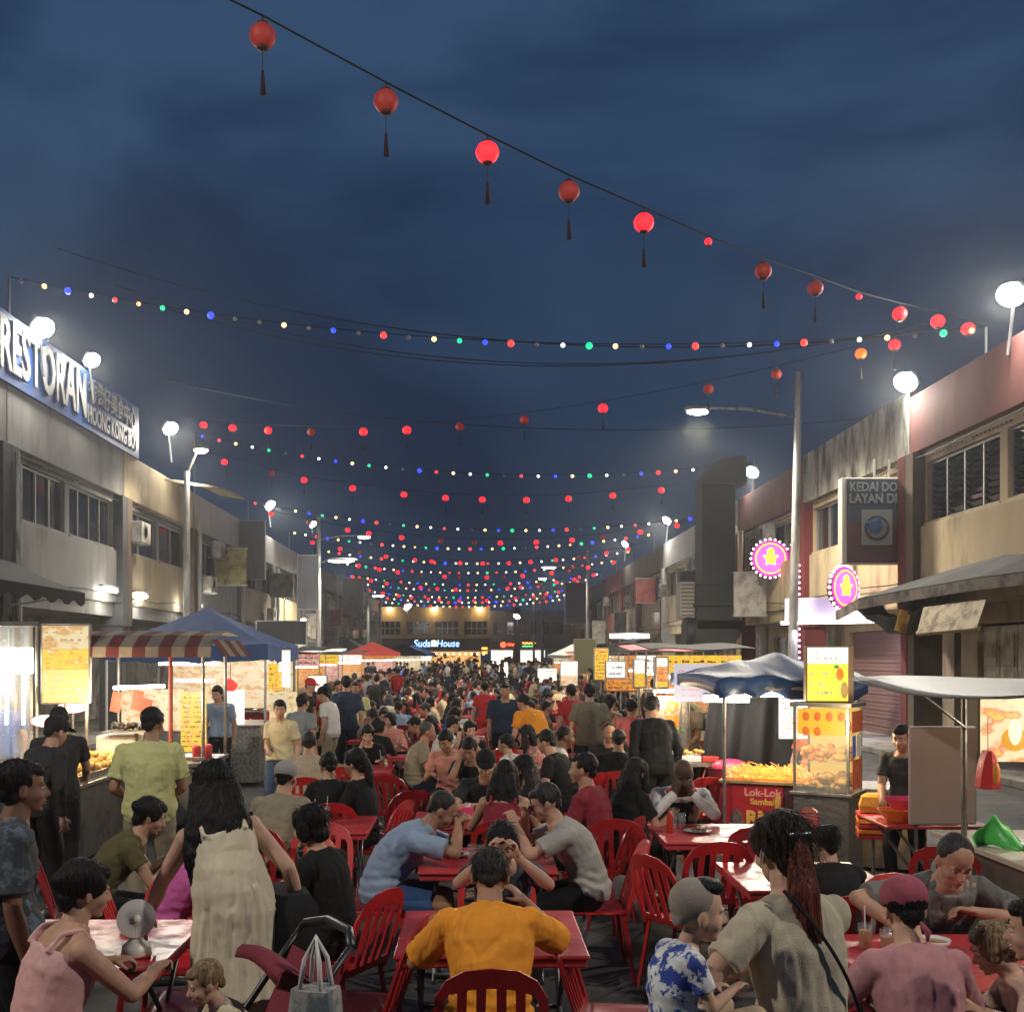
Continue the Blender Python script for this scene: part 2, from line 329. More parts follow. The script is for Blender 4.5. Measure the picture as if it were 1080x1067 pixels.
# ---------------------------------------------------------------- end building
def endb():
    Y = 108; r = empty('end_building', (0, Y, 0), 0, 'two-storey building closing the far end of the street, three warm lamps lighting its upper wall', 'building')
    E = lambda px: (px-VX)*Y/F
    wl = wallm('warm_beige', (.32, .23, .12), (.3, .22, .12)); wg = WC['grey']
    b = MB(); b.rng(E(395), E(517), 0, .3, 5.55, 7.0); b.rng(E(395), E(517), 0, .3, 3.9, 4.25); b.rng(E(395), E(517), .5, 8, 2.6, 6.8); b.build('upper_wall', wl, r)
    for k in range(5):
        x = E(395)+k*(E(517)-E(395))/4; p = MB(); p.rng(x-.3, x+.3, -.05, .3, 4.25, 5.55); p.build('pier', wl, r)
    b = MB(); b.rng(E(517), E(600), 0, .3, 5.5, 6.6); b.rng(E(517), E(600), 0, .3, 3.6, 4.2); b.rng(E(517), E(600), .5, 8, 2.6, 6.4)
    for px in (517, 532, 558, 568, 582, 597): b.rng(E(px)-.25, E(px)+.25, -.04, .3, 4.2, 5.5)
    b.build('grey_wall', wg, r)
    b = MB(); b.rng(E(542), E(548), -.6, -.1, 0, 6.9); b.build('brick_pillar', WC['maroon'], r)
    for px in (396, 427, 457, 488):
        x0, x1 = E(px)+.35, E(px+30)-.35
        f = MB(); [f.rng(x0+(x1-x0)*k/4-.03, x0+(x1-x0)*k/4+.03, .05, .12, 4.27, 5.53) for k in range(1, 4)]; f.rng(x0, x1, .05, .12, 4.86, 4.92); fo = f.build('window', m_alu, r)
        p = MB(); p.rng(x0, x1, .15, .2, 4.26, 5.54); p.build('pane', m_glass, fo)
    p = MB(); p.rng(E(518), E(598), .18, .22, 4.21, 5.49); p.build('pane', m_glass, r)
    p = MB(); p.rng(E(395), E(517), -.35, 0, 2.78, 3.88); p.build('fascia', mat('brown_fascia', (.05, .04, .034), rough=.7), r)
    p = MB(); p.rng(E(395), E(515), -1.5, -.36, 2.6, 2.76); p.build('canopy', WC['white'], r)
    p = MB(); p.rng(E(517)+.1, E(598), -.3, -.06, 2.9, 3.58); p.build('grey_fascia', mat('grey_brown_fascia', (.10, .085, .07)), r)
    inner = mat('lit_shop_interior', (.75, .48, .2), rough=.8, emit=(1, .55, .2), estr=.85, var=.4, vscale=1.5, sample=False)
    p = MB(); p.rng(E(435), E(507), 2.5, 2.6, 0, 2.58); p.build('shop_interior', inner, r)
    q = random.Random(4)
    p = MB()
    for k in range(60): x = q.uniform(E(440), E(505)); z = q.uniform(.6, 2.2); p.rng(x, x+q.uniform(.15, .5), 2.2, 2.4, z, z+q.uniform(.1, .35))
    p.build('shelf_goods', mat('shelf_goods', (.35, .18, .08), rough=.7), r)
    p = MB()
    for k in range(12): p.ball((E(440)+k*.6, 1.6, 2.35), .09)
    p.build('bulb', mat('warm_lamp', (1, .8, .5), emit=(1, .72, .35), estr=9, sample=False), r)
    in2 = mat('lit_white_interior', (.8, .78, .7), emit=(1, .93, .8), estr=1.3, var=.3, vscale=2, sample=False)
    p = MB(); p.rng(E(518), E(541), .35, .4, 0, 2.7); p.rng(E(549), E(575), .35, .4, 0, 2.7); p.build('lit_shop_window', in2, r)
    p = MB()
    for k in range(26): x = q.uniform(E(518), E(574)); z = q.uniform(.5, 1.7); p.rng(x, x+.35, .1, .3, z, z+.5)
    p.build('window_goods', mat('goods_mix', (.3, .2, .12), var=.8, vscale=3), r)
    for px in (411, 458, 506):
        x = E(px); p = MB(); p.box((x, -.35, 6.75), (.5, .3, .25)); lo = p.build('wall_lamp', mat('warm_flood', (1, .85, .5), emit=(1, .78, .42), estr=30, sample=False), r, bevel=.03)
        l = bpy.data.lights.new('wall_lamp_light', 'POINT'); l.energy = 42; l.color = (1, .72, .38); l.shadow_soft_size = .15
        o = bpy.data.objects.new('wall_lamp_light', l); COL.objects.link(o); o.location = (x, Y-.9, 6.4)
    for px in (442, 447): pass
    neon = mat('blue_white_neon', (.4, .6, 1), emit=(.25, .45, 1), estr=4, sample=False)
    s = empty('shop_sign', (E(458), Y-.37, 3.35), 0, 'blue glowing script sign with a white square in its middle on the end building', 'sign')
    text('lettering', 'Suda', neon, .98, (-1.2, 0, 0), parent=s, bold=.005, sx=.9, shear=.15); text('lettering', 'House', neon, .95, (1.35, 0, 0), parent=s, bold=.005, sx=.9, shear=.15)
    p = MB(); p.rng(-.27, .2, -.06, 0, -.25, .3); p.build('logo_square', mat('logo_lamp', (1, 1, .9), emit=(1, .95, .8), estr=5, sample=False), s)
    rn = mat('red_neon', (1, .1, .05), emit=(1, .06, .02), estr=6, sample=False)
    s = empty('neon_sign', (E(537), Y-.33, 3.25), 0, 'red glowing sign with a round emblem right of the blue script sign', 'sign')
    p = MB(); p.ball((-.6, -.05, 0), (.28, .06, .28)); p.tube([(-.2+.09*k, -.06, .12*math.sin(k*1.9)) for k in range(14)], .07, 6); p.build('neon_tube', rn, s)
    s = empty('neon_sign', (E(557), Y-.33, 3.25), 0, 'orange and green glowing sign right of the brick pillar on the end building', 'sign')
    p = MB(); p.tube([(-.6+.1*k, -.06, .15+.07*math.sin(k*1.7)) for k in range(14)], .05, 6); p.build('orange_tube', mat('orange_neon', (1, .4, .1), emit=(1, .3, .05), estr=5, sample=False), s)
    p = MB(); p.rng(-.6, .6, -.08, -.04, -.2, -.1); p.build('green_tube', mat('green_neon', (.1, 1, .3), emit=(.1, 1, .25), estr=2.5, sample=False), s)
    s = MB(); s.rng(E(508), E(514), -.5, -.35, 2.35, 3.0); o = s.build('light_box', mat('orange_light_box', (1, .5, .1), emit=(1, .45, .08), estr=2.2, sample=False), None, loc=(0, Y, 0)); tag(o, 'small square orange light box at the right end of the far canopy', 'sign')
endb()
# far roofs closing the view behind the rows
b = MB(); b.rng(-60, -17.6, 2, 140, 0, 6.0); o = b.build('back_block', WC['slate']); tag(o, 'dark back block behind the left shophouse row', 'building')
b = MB(); b.rng(17.5, 60, 2, 140, 0, 6.0); o = b.build('back_block', WC['slate']); tag(o, 'dark back block behind the right shophouse row', 'building')
# ---------------------------------------------------------------- roof sign on the left
s = empty('roof_sign', (-9.28, 22.3, 0), 0, 'long blue roof sign with white capital letters on the left building', 'sign')
m_sb = mat('sign_blue', (.02, .075, .26), rough=.5, var=.12, vscale=1); m_sbl = mat('sign_blue_lit', (.10, .22, .60), rough=.5)
b = MB(); b.rng(-.12, 0, -8, 7.9, 7.55, 8.95); b.build('board', m_sb, s, bevel=.01)
b = MB(); b.rng(-.9, -.12, -7.6, -7.5, 6.7, 8.6); b.rng(-.9, -.12, 0, .1, 6.7, 8.6); b.rng(-.9, -.12, 7.4, 7.5, 6.7, 8.6); b.build('brace', m_alu, s)
m_let = mat('sign_letters', (.36, .36, .35), rough=.5)
RZ = (R(90), 0, R(90))
text('lettering', 'RESTORAN', m_let, 1.45, (.01, 1.35, 8.25), RZ, s, ext=.03, bold=.03, sx=.66)
text('lettering', '香港仔美食中心', m_let, .60, (.01, 5.75, 8.52), RZ, s, ext=.02, bold=.010, sx=.86)
text('lettering', 'HOONG KONG BOY', m_let, .60, (.01, 5.75, 7.92), RZ, s, ext=.02, bold=.012, sx=.68)
# ---------------------------------------------------------------- other signs on the buildings
def neon_disc(px, py, d, rad, rz, label, sx=1):
    c = at(px, py, d); s = empty('neon_sign', c, rz, label, 'neon sign', 'round pink neon star signs')
    b = MB(); b.lathe([(rad*.98, -.07), (rad, -.05), (rad, .05), (rad*.98, .07)], n=32, M=Matrix.Rotation(R(90), 3, 'X')); b.build('drum', mat('sign_drum', (.12, .02, .06)), s, smooth=True)
    def disc(r0, r1, y, m, nm):
        b = MB(); vs = []
        for k in range(40):
            g = 2*PI*k/40; vs += [(r0*math.cos(g), y, r0*math.sin(g)), (r1*math.cos(g), y, r1*math.sin(g))]
        b.add(vs, [(2*k, 2*k+1, (2*k+3) % 80, (2*k+2) % 80) for k in range(40)]); return b.build(nm, m, s)
    disc(0.001, rad*.74, -.075, mat('neon_pink', (1, .1, .6), emit=(1, .10, .55), estr=1.6, sample=False), 'pink_face')
    disc(rad*.76, rad*.84, -.08, mat('neon_orange', (1, .5, .1), emit=(1, .45, .06), estr=2.6, sample=False), 'orange_ring')
    disc(rad*.85, rad*.97, -.075, mat('neon_magenta', (1, .05, .5), emit=(.85, .03, .42), estr=1.3, sample=False), 'magenta_rim')
    b = MB(); y = mat('neon_yellow', (1, .8, .1), emit=(1, .62, .03), estr=3, sample=False)
    for k in range(5):
        g = PI/2+k*2*PI/5; b.rod((0, -.10, 0), (rad*.42*math.cos(g), -.10, rad*.42*math.sin(g)), .05, .025, 6)
    b.ball((0, -.10, rad*.36), (.11, .03, .12)); b.ball((0, -.10, 0), (.16, .03, .17)); b.build('yellow_figure', y, s)
    b = MB()
    for k in range(24):
        g = 2*PI*k/24; b.ball((rad*1.04*math.cos(g), -.03, rad*1.04*math.sin(g)), .035, 6, 4)
    b.build('rim_bulbs', mat('rim_bulb', (1, 1, 1), emit=(1, .8, .95), estr=6, sample=False), s)
    b = MB(); b.rod((0, .07, 0), (0, .07, -.02), .03); b.box((.0, .25, 0), (.06, .4, .06)); b.build('bracket', m_alu, s)
neon_disc(812, 589, 33, .56, R(0), 'round pink neon disc seen full face, left of the dark laundry sign')
neon_disc(889, 620, 25.2, .50, R(34), 'pink neon disc seen narrow from the side, below the dark laundry sign')
# laundry sign
c = at(922, 550, 23.6); s = empty('hanging_sign', c, R(0), 'dark blue and maroon hanging sign with a washing machine and grey letters', 'sign')
b = MB(); b.rng(-.74, .70, -.14, .14, -.93, .93); b.build('case', mat('sign_case', (.50, .46, .38), rough=.6), s, bevel=.01)
b = MB(); b.rng(-.64, .68, -.155, -.141, -.90, -.02); b.build('maroon_face', mat('sign_maroon', (.06, .022, .024), rough=.5), s)
b = MB(); b.rng(-.64, .68, -.155, -.141, -.018, .90); b.build('navy_face', mat('sign_navy', (.022, .035, .055), rough=.5), s)
ml = mat('sign_grey_letters', (.16, .17, .18)); text('lettering', 'KEDAI DOBI', ml, .27, (.02, -.158, .72), parent=s, bold=.008, sx=.82); text('lettering', 'LAYAN DIRI', ml, .29, (.02, -.158, .47), parent=s, bold=.008, sx=.80)
b = MB(); b.rng(-.33, .33, -.162, -.156, -.52, .24); wm = b.build('washing_machine_picture', mat('picture_grey', (.17, .17, .165)), s)
b = MB(); b.lathe([(.27, 0), (.27, .004)], c=(0, -.164, -.16), n=28, M=Matrix.Rotation(R(90), 3, 'X')); b.build('drum_ring', mat('picture_dark', (.03, .032, .035)), wm)
b = MB(); b.lathe([(.21, 0), (.21, .004)], c=(0, -.169, -.16), n=28, M=Matrix.Rotation(R(90), 3, 'X')); b.build('drum_door', mat('picture_grey2', (.12, .12, .12)), wm)
b = MB(); b.ball((-.03, -.176, -.12), (.16, .005, .15)); b.ball((-.19, -.176, -.06), (.07, .005, .05)); b.ball((.04, -.176, 0), (.05, .005, .08)); b.build('blue_laundry', mat('picture_blue', (.03, .07, .16)), wm)
b = MB(); b.rod((-.62, -.16, -.05), (-.62, -.16, -.05), .01); b.rng(-.02, .02, -.02, .02, .93, 1.35); b.rng(.3, .34, -.02, .02, .93, 1.35); b.build('hanger', m_alu, s)
# blank sign boards of the left row
def board(px, py, d, w, h, m, label, t=.14, name='sign_board', rz=0):
    c = at(px, py, d); s = empty(name, c, rz, label, 'sign'); b = MB(); b.rng(-w/2, w/2, -t/2, t/2, -h/2, h/2); b.build('face', m, s, bevel=.012)
    b = MB(); b.rng(-w/2-.03, -w/2-.002, -t/2-.02, t/2+.02, -h/2-.03, h/2+.03); b.rng(w/2+.002, w/2+.03, -t/2-.02, t/2+.02, -h/2-.03, h/2+.03); b.rng(-w/2, w/2, -t/2-.02, t/2+.02, h/2+.002, h/2+.03); b.rng(-w/2, w/2, -t/2-.02, t/2+.02, -h/2-.03, -h/2-.002); b.build('frame', m_alu, s)
    return s
board(264, 580, 43.5, 1.15, 2.3, WC['grey'], 'blank grey upright sign board hanging off the left row, before the white sheet')
board(325, 614, 53, 1.0, 2.6, WC['slate'], 'black upright sign board beside the tall left lamp post')
board(297, 668, 40, 1.8, .9, WC['slate'], 'dark drooping shop sign above the right edge of the blue canopy')
board(372, 628, 76, 1.4, 2.4, WC['grey'], 'grey upright sign board far down the left row')
board(607, 636, 80, 1.5, 3.0, mat('slate_blue_board', (.05, .065, .09)), 'slate blue upright board hanging off the right row beyond the lamp post')
board(617, 692, 42, .8, 1.3, mat('khaki_board', (.22, .20, .10)), 'khaki notice board on a post in front of the right row')
# lilac light sign under the neon discs
c = at(876, 642, 26.5); s = empty('light_sign', c, R(-32), 'long lilac shop sign lit by a white tube below the neon discs', 'sign')
b = MB(); b.rng(-1.1, 1.1, -.08, .08, -.28, .28); b.build('panel', mat('lilac_panel', (.55, .48, .70), emit=(.62, .50, .95), estr=.35, sample=False), s, bevel=.02)
b = MB(); b.rod((-1.15, -.2, -.33), (1.1, -.2, -.33), .035); b.build('tube', tube_m, s)
l = bpy.data.lights.new('lilac_tube_light', 'AREA'); l.shape = 'RECTANGLE'; l.size = 2; l.size_y = .1; l.energy = 60; l.color = (.85, .8, 1); o = bpy.data.objects.new('lilac_tube_light', l); COL.objects.link(o); o.location = c+Vector((0, -.3, -.5))
# string of pink bulbs down the maroon pier
b = MB()
for k in range(17): b.ball((0, 0, -.16*k), .03, 6, 4)
o = b.build('light_chain', mat('pink_bulb', (1, .5, .9), emit=(1, .45, .85), estr=8, sample=False), None, loc=at(843, 596, 30.2)); tag(o, 'vertical chain of small pink bulbs beside the tall right pole', 'light chain')
# ---------------------------------------------------------------- air conditioners, duct, pipes
def ac(x, y, z, rz, label):
    s = empty('air_conditioner', (x, y, z), rz, label, 'air conditioner', 'outdoor air conditioner units on the shophouses')
    b = MB(); b.rng(-.4, .4, -.15, .15, 0, .55); b.build('casing', mat('ac_casing', (.45, .44, .40), rough=.5, dirt=(.25, .22, .18), dscale=4), s, bevel=.02)
    b = MB()
    for r_ in (.08, .14, .20): b.lathe([(r_, 0), (r_+.012, 0), (r_+.012, .01), (r_, .01)], c=(-.1, -.152, .28), n=20, M=Matrix.Rotation(R(90), 3, 'X'))
    b.build('fan_grille', m_alu, s)
    b = MB(); b.rng(-.35, -.31, -.15, .28, -.05, 0); b.rng(.31, .35, -.15, .28, -.05, 0); b.build('bracket', m_alu, s)
for sd, y, z, rz, lab in ((-1, 29.8, 5.2, R(90), 'air conditioner between the dark pillar and the tan panel, left row'), (-1, 37.6, 4.3, R(90), 'air conditioner behind the near left lamp post'), (-1, 60, 3.2, R(90), 'white air conditioner low on the left row beyond the tall post'),
                  (1, 39.2, 5.2, R(-90), 'air conditioner beside the drainpipe, right of the black duct'), (1, 38.8, 3.6, R(-90), 'lower air conditioner right of the black duct'), (1, 52, 5.0, R(-90), 'air conditioner under the long white parapet')):
    ac(sd*(9.55 if sd < 0 else 9.4)+(.45 if sd < 0 else -.4), y, z, rz, lab)
m_duct = mat('black_duct', (.010, .011, .014), rough=.6, metal=0, var=.3, vscale=3, bump=.1)
s = empty('kitchen_duct', Vector((7.95, 36, 0)), 0, 'huge black kitchen exhaust duct climbing the right facade and bending over the roof', 'duct')
def pz(py, d=36): return HC-(py-VY)*d/F
def px_(px, c=754, d=36): return (px-c)*d/F
b = MB(); b.rng(px_(737), px_(772), -.5, .6, pz(620), pz(512)); b.build('upper_shaft', m_duct, s, bevel=.02)
b = MB(); pts = []
for k in range(7): a = R(90*k/6); pts.append(k)
rg = []
for k in range(7):
    a = R(95*k/6); cx, cz, rr0, rr1 = px_(775), pz(512), .08, px_(775)-px_(737)
    ring = []
    for (r_, yy) in ((rr0, -.5), (rr1, -.5), (rr1, .6), (rr0, .6)): ring.append(Vector((cx-r_*math.cos(a), yy, cz+r_*math.sin(a)*.75)))
    rg.append(ring)
b.loft(rg); b.rng(px_(775), px_(784), -.5, .6, pz(512), pz(512)+.9); b.build('roof_bend', m_duct, s)
b = MB(); b.rng(px_(731), px_(776), -.6, .7, pz(664), pz(618)); b.rng(px_(729), px_(778), -.66, .76, pz(640), pz(637)); b.build('lower_box', m_duct, s, bevel=.02)
b = MB(); rg = []
for k in range(8):
    a = R(90*k/7); cx, cz = px_(731)-.05, pz(664)
    rg.append([Vector((cx+.25+r_*math.cos(a)*1.0-.3, yy, cz-r_*math.sin(a)*.75+.3)) for (r_, yy) in ((.05, -.6), (1.65, -.6), (1.65, .6), (.05, .6))])
b.loft(rg); b.build('bottom_bend', m_duct, s)
b = MB(); b.lathe([(.5, 0), (.55, .05), (.55, .25), (.4, .3)], c=(px_(720), -.2, pz(668)), n=20, M=Matrix.Rotation(R(90), 3, 'Y')); b.build('fan_drum', m_duct, s, smooth=True)
b = MB(); b.rng(px_(716), px_(731), -.3, .6, pz(652), pz(614))
s2 = empty('louvred_unit', Vector((7.95, 36, 0)), 0, 'beige louvred ventilation unit left of the black duct', 'air conditioner')
b.build('casing', mat('louvre_beige', (.34, .31, .25)), s2, bevel=.02)
b = MB()
for k in range(9): z = pz(650)+k*.125; b.rng(px_(716.5), px_(730.5), -.33, -.3, z, z+.06)
b.build('louvres', mat('louvre_dark', (.12, .11, .09)), s2)
b = MB(); b.tube([at(778, 780, 35.5), at(780, 640, 35.5), at(781, 560, 35.5)], .09, 8); o = b.build('drainpipe', WC['cream'], smooth='all'); tag(o, 'pale vertical pipe right of the black duct', 'pipe')
b = MB(); b.tube([at(957, 660, 23.2), at(960, 500, 23.2), at(961, 492, 23.2), at(966, 484, 23.1), at(967, 476, 23.1)], .11, 10); o = b.build('drainpipe', mat('pvc_grey', (.22, .23, .24), rough=.5), smooth='all'); tag(o, 'grey plastic pipe with a bent top between laundry sign and louvred windows', 'pipe')
# dark awning with the rolled-up blind at the right
s = empty('awning', at(990, 640, 19.5), 0, 'dark sagging awning with a rolled blind under the cream panel on the right', 'awning')
def A_(px, py, d): return at(px, py, d)-at(990, 640, 19.5)
b = MB(); pr = [A_(882, 645, 23.6), A_(905, 632, 22.0), A_(960, 622, 20.6), A_(1030, 610, 18.8), A_(1110, 600, 17.2)]; bk = [A_(940, 632, 24.2), A_(955, 626, 23.4), A_(985, 612, 21.8), A_(1060, 592, 19.0), A_(1120, 580, 17.6)]
b.loft([[p+Vector((0, 0, .02)), q+Vector((0, 0, .12)), q, p] for p, q in zip(pr, bk)], cap=True); b.build('cover', m_awn_grey, s)
b = MB(); b.loft([[p, p+Vector((0, .05, 0)), p+Vector((0, .05, -.16)), p+Vector((0, 0, -.2))] for p in pr]); b.build('valance', mat('old_canvas', (.17, .145, .11), dirt=(.06, .055, .05), dscale=3), s)
g0, g1, g2, g3 = A_(898, 640, 22.2), A_(990, 628, 20.2), A_(930, 636, 23.4), A_(1005, 622, 21.6)
b = MB(); b.grid(lambda u, v: (g0.lerp(g1, v)).lerp(g2.lerp(g3, v), u)+Vector((0, 0, -.72*math.sin(v*PI)**.7*math.sin((.12+.88*u)*PI*.8)**.8+.03*math.sin(v*23+u*9))), 12, 24); b.build('sagging_tarp', mat('black_tarp', (.018, .018, .02), rough=.6, bump=.6, bscale=8), s, smooth='all', solid=.01)
b = MB(); b.box(A_(952, 655, 20.9), (.22, .02, .42), M=Matrix.Rotation(R(14), 3, 'Y')); b.build('gold_reflection', mat('gold_reflection', (.5, .28, .06), rough=.3, metal=.7, bump=1, bscale=12), s)  # reflection on the dark tarp, made as a gold strip
b = MB(); b.loft([[A_(975, 640, 20.0), A_(1040, 632, 18.6), A_(1040, 632, 18.6)+Vector((0, .05, 0)), A_(975, 640, 20.0)+Vector((0, .05, 0))], [A_(968, 668, 19.9), A_(1030, 662, 18.4), A_(1030, 662, 18.4)+Vector((0, .05, 0)), A_(968, 668, 19.9)+Vector((0, .05, 0))]]); b.rod(A_(968, 668, 20.0), A_(1032, 662, 18.5), .05, .05, 10); b.build('rolled_blind', mat('tan_blind', (.30, .23, .13), bump=.4, bscale=30, dirt=(.15, .12, .08), dscale=5), s, smooth=True)
# ---------------------------------------------------------------- poles and lamps
m_pole = mat('galvanised_pole', (.33, .33, .32), rough=.45, metal=.5, dirt=(.16, .16, .15), dscale=5, stretch=(1, 1, .2))
lamp_m = mat('flood_glass', (1, 1, 1), emit=(.93, 1.0, .95), estr=60, sample=False)
street_m = mat('street_lamp_glass', (1, 1, 1), emit=(1, .97, .84), estr=26, sample=False)
m_lh = mat('lamp_housing', (.25, .25, .26), rough=.5, metal=.5)
def light(name, loc, en, col, kind='POINT', size=.2, rot=None, spot=150, shape=None, sy=None):
    l = bpy.data.lights.new(name, kind); l.energy = en; l.color = col
    if kind == 'POINT': l.shadow_soft_size = size
    if kind == 'SPOT': l.shadow_soft_size = size; l.spot_size = R(spot); l.spot_blend = .5
    if kind == 'AREA':
        l.size = size
        if shape: l.shape = shape; l.size_y = sy
    o = bpy.data.objects.new(name, l); COL.objects.link(o); o.location = loc
    if rot: o.rotation_euler = rot
    return o
def flood(px, py, d, label, en=1500, r=.28, target=(0, None, 0), bracket=1.0):
    c = at(px, py, d); sd = 1 if c.x > 0 else -1
    s = empty('floodlight', c, 0, label, 'floodlight', 'white floodlights on the rooflines')
    t = Vector((0, c.y-5 if 10 < d < 40 else c.y+4 if d < 10 else c.y-3, 0)); dr = (t-c).normalized()
    q = dr.to_track_quat('-Z', 'Y').to_matrix()
    b = MB(); b.ball((0, 0, 0), (r*.85, r*.72, r*.30), 18, 10, q); b.build('glass', lamp_m, s, smooth='all')
    b = MB(); b.box(-dr*(.05+r*.18), (r*1.3, r*1.1, r*.35), M=q); b.build('housing', m_lh, s, bevel=.02)
    b = MB(); b.rod(-dr*.15, (0, .1, -bracket), .03); b.build('stem', m_lh, s)
    if en:
        o = light('floodlight_light', c+dr*.3, en*.62, (1, .93, .80), 'SPOT', .25, dr.to_track_quat('-Z', 'Y').to_euler(), 165)
FL = [(45, 346, 23, 1100, .32, 'brightest left floodlight, above the first letters of the blue roof sign'), (97, 380, 26, 700, .26, 'tilted floodlight above the middle of the blue roof sign'), (180, 452, 33, 1500, .30, 'floodlight on the left roofline just beyond the blue roof sign'),
      (285, 533, 50, 1800, .34, 'floodlight on a stem on the left roofline above the white sheet'), (330, 553, 62, 0, .3, 'small floodlight left of the tall left post'), (1066, 311, 18.6, 1400, .30, 'brightest floodlight at the right edge of the sky'), (955, 403, 23.3, 1500, .32, 'floodlight above the dark laundry sign'),
      (793, 498, 37, 1500, .30, 'floodlight on the red parapet right of the black duct'), (703, 549, 52, 1800, .30, 'floodlight over the long white parapet'), (659, 574, 66, 900, .3, 'small floodlight over the brown parapet'), (430, 640, 100, 0, .5, 'far floodlight low over the end of the left row'), (545, 650, 100, 0, .4, 'far floodlight low over the grey end wall')]
for px, py, d, en, r, lab in FL: flood(px, py, d, lab, en, r)
for x, lab in ((-9.2, 'added unseen floodlight on the left roofline beside the camera, lighting the foreground'), (9.2, 'added unseen floodlight on the right roofline beside the camera, lighting the foreground')): flood(VX+x*F/1.0, VY-6.6*F/1.0, 1.0, lab, 4200, .4)  # two lamps added out of view to light the foreground
def post(px, d, ztop, rad, label, arms=(), lean=0):
    x = (px-VX)*d/F; s = empty('street_lamp', (x, d, 0), 0, label, 'street lamp', 'street lamp posts along both rows')
    b = MB(); b.rod((0, 0, 0), (lean, 0, ztop), rad*1.15, rad*.75, 14); b.rod((0, 0, 0), (0, 0, .25), rad*1.9, rad*1.9, 14); b.build('post', m_pole, s, smooth=True)
    for (lx, ly, dd, en, w) in arms:
        c = at(lx, ly, dd)-Vector((x, d, 0)); z0 = min(ztop-.1, c.z-.15)
        b = MB(); b.tube([(lean*z0/ztop, 0, z0), (c.x*.5, c.y*.5, (z0+c.z)/2+.12), (c.x, c.y, c.z+.08)], .035, 8); b.build('arm', m_pole, s, smooth='all')
        b = MB(); b.ball((c.x, c.y, c.z+.05), (w*.62, .17, .09), 14, 8); h = b.build('lamp_head', m_lh, s, smooth='all')
        b = MB(); b.ball((c.x, c.y, c.z-.02), (w*.5, .14, .085), 14, 8); b.build('lamp_glass', street_m, h, smooth='all')
        if en: light('street_lamp_light', c+Vector((x, d, -.25)), en, (1, .90, .70), 'SPOT', .3, (0, 0, 0), 160)
post(834, 26.5, 9.0, .11, 'tall grey lamp post standing between the blue canopy and the laundry sign', ((736, 433, 26.5, 3800, .55),), .2)
post(620, 71, 9.0, .13, 'lamp post with a bright arm before the pink parapet on the right row', ((579, 598, 71, 2200, .9),))
post(572, 96, 8.5, .14, 'far lamp post at the right of the end building', ((612-40, 610, 96, 0, .7),))
post(336, 54, 9.0, .13, 'tall bare lamp post on the left row, bright lamp cluster right of it', ((384, 566, 54, 1400, .6), (360, 591, 54, 3200, 1.3)))
post(388, 88, 9.0, .14, 'far left lamp post before the end building', ((399, 628, 86, 900, .9),))
post(401, 95, 7.6, .12, 'short dark post beside the far left lamp post')
post(197, 29.5, 7.1, .10, 'near left lamp post with a lamp on a short arm above the blue canopy', ((212, 474, 29.5, 900, .38),))
post(563, 104, 7.6, .11, 'thin far post beside the brick pillar')
# pale sheet awning at the near left post
b = MB(); A = [at(207, 514, 30), at(262, 522, 34), at(262, 528, 33.5), at(205, 524, 30)]
b.loft([[p, p+Vector((0, 0, .05)), p+Vector((-.9, .4, .25)), p+Vector((-.9, .4, .2))] for p in (at(204, 512, 29.8), at(225, 514, 31), at(245, 520, 33), at(258, 527, 35))]); o = b.build('roof_sheet', WC['cream']); tag(o, 'pale corrugated roof sheet sticking out behind the near left lamp post', 'roof sheet')
# tube lights under the left overhang
for px, py, d, lab in ((115, 622, 27.5, 'fluorescent tube under the overhang below the dark pillar'), (148, 628, 30.5, 'fluorescent tube below the tan panel'), (184, 634, 34.5, 'short fluorescent tube between tan panel and lamp post'), (208, 638, 37, 'fluorescent tube just above the tip of the blue canopy'), (320, 654, 52, 'small lamp under the overhang near the tall left post')):
    c = at(px, py, d); s = empty('tube_lamp', c, 0, lab, 'tube light', 'fluorescent tubes under the left overhang'); b = MB(); b.rod((0, -.55, 0), (0, .55, 0), .05); b.build('tube', tube_m, s); b = MB(); b.rng(-.05, .05, -.6, .6, .055, .11); b.build('fitting', WC['white'], s)
    light('tube_light', c+Vector((.1, 0, -.15)), 90, (1, .93, .78), 'POINT', .3)
c = at(665, 671, 50); s = empty('tube_lamp', c, 0, 'long bright tube light under the grey awning on the right row', 'tube light'); b = MB(); b.rod((-.95, 0, 0), (.85, 0, .0), .075); b.build('tube', tube_m, s); b = MB(); b.rng(-1, .9, -.06, .06, .08, .16); b.build('fitting', WC['white'], s)
light('tube_light', c+Vector((0, -.2, -.3)), 220, (1, .95, .85), 'POINT', .3)
# ---------------------------------------------------------------- cables, bulb strings and lanterns
m_cable = mat('black_cable', (.012, .012, .014), rough=.8)
def sag(a, b, s, n=24):
    return [a.lerp(b, t/n)+Vector((0, 0, -4*s*(t/n)*(1-t/n))) for t in range(n+1)]
def cable_mb(pts, r=.012): b = MB(); b.tube(pts, r, 5); return b
for i, (a, b_, s, lab) in enumerate(((at(60, 262, 24), at(1020, 345, 21), 1.1, 'topmost of the bare black cables crossing the sky'), (at(120, 300, 26), at(985, 340, 23.5), 1.35, 'second bare cable crossing below the topmost one'), (at(150, 318, 27), at(960, 345, 24), 1.2, 'third bare cable, close above the first bulb string'), (at(170, 400, 33), at(930, 440, 26), .8, 'lowest bare cable crossing under the first bulb string'))):
    o = cable_mb(sag(a, b_, s), .013).build('overhead_cable', m_cable); tag(o, lab, 'cable', 'bare cables crossing the sky')
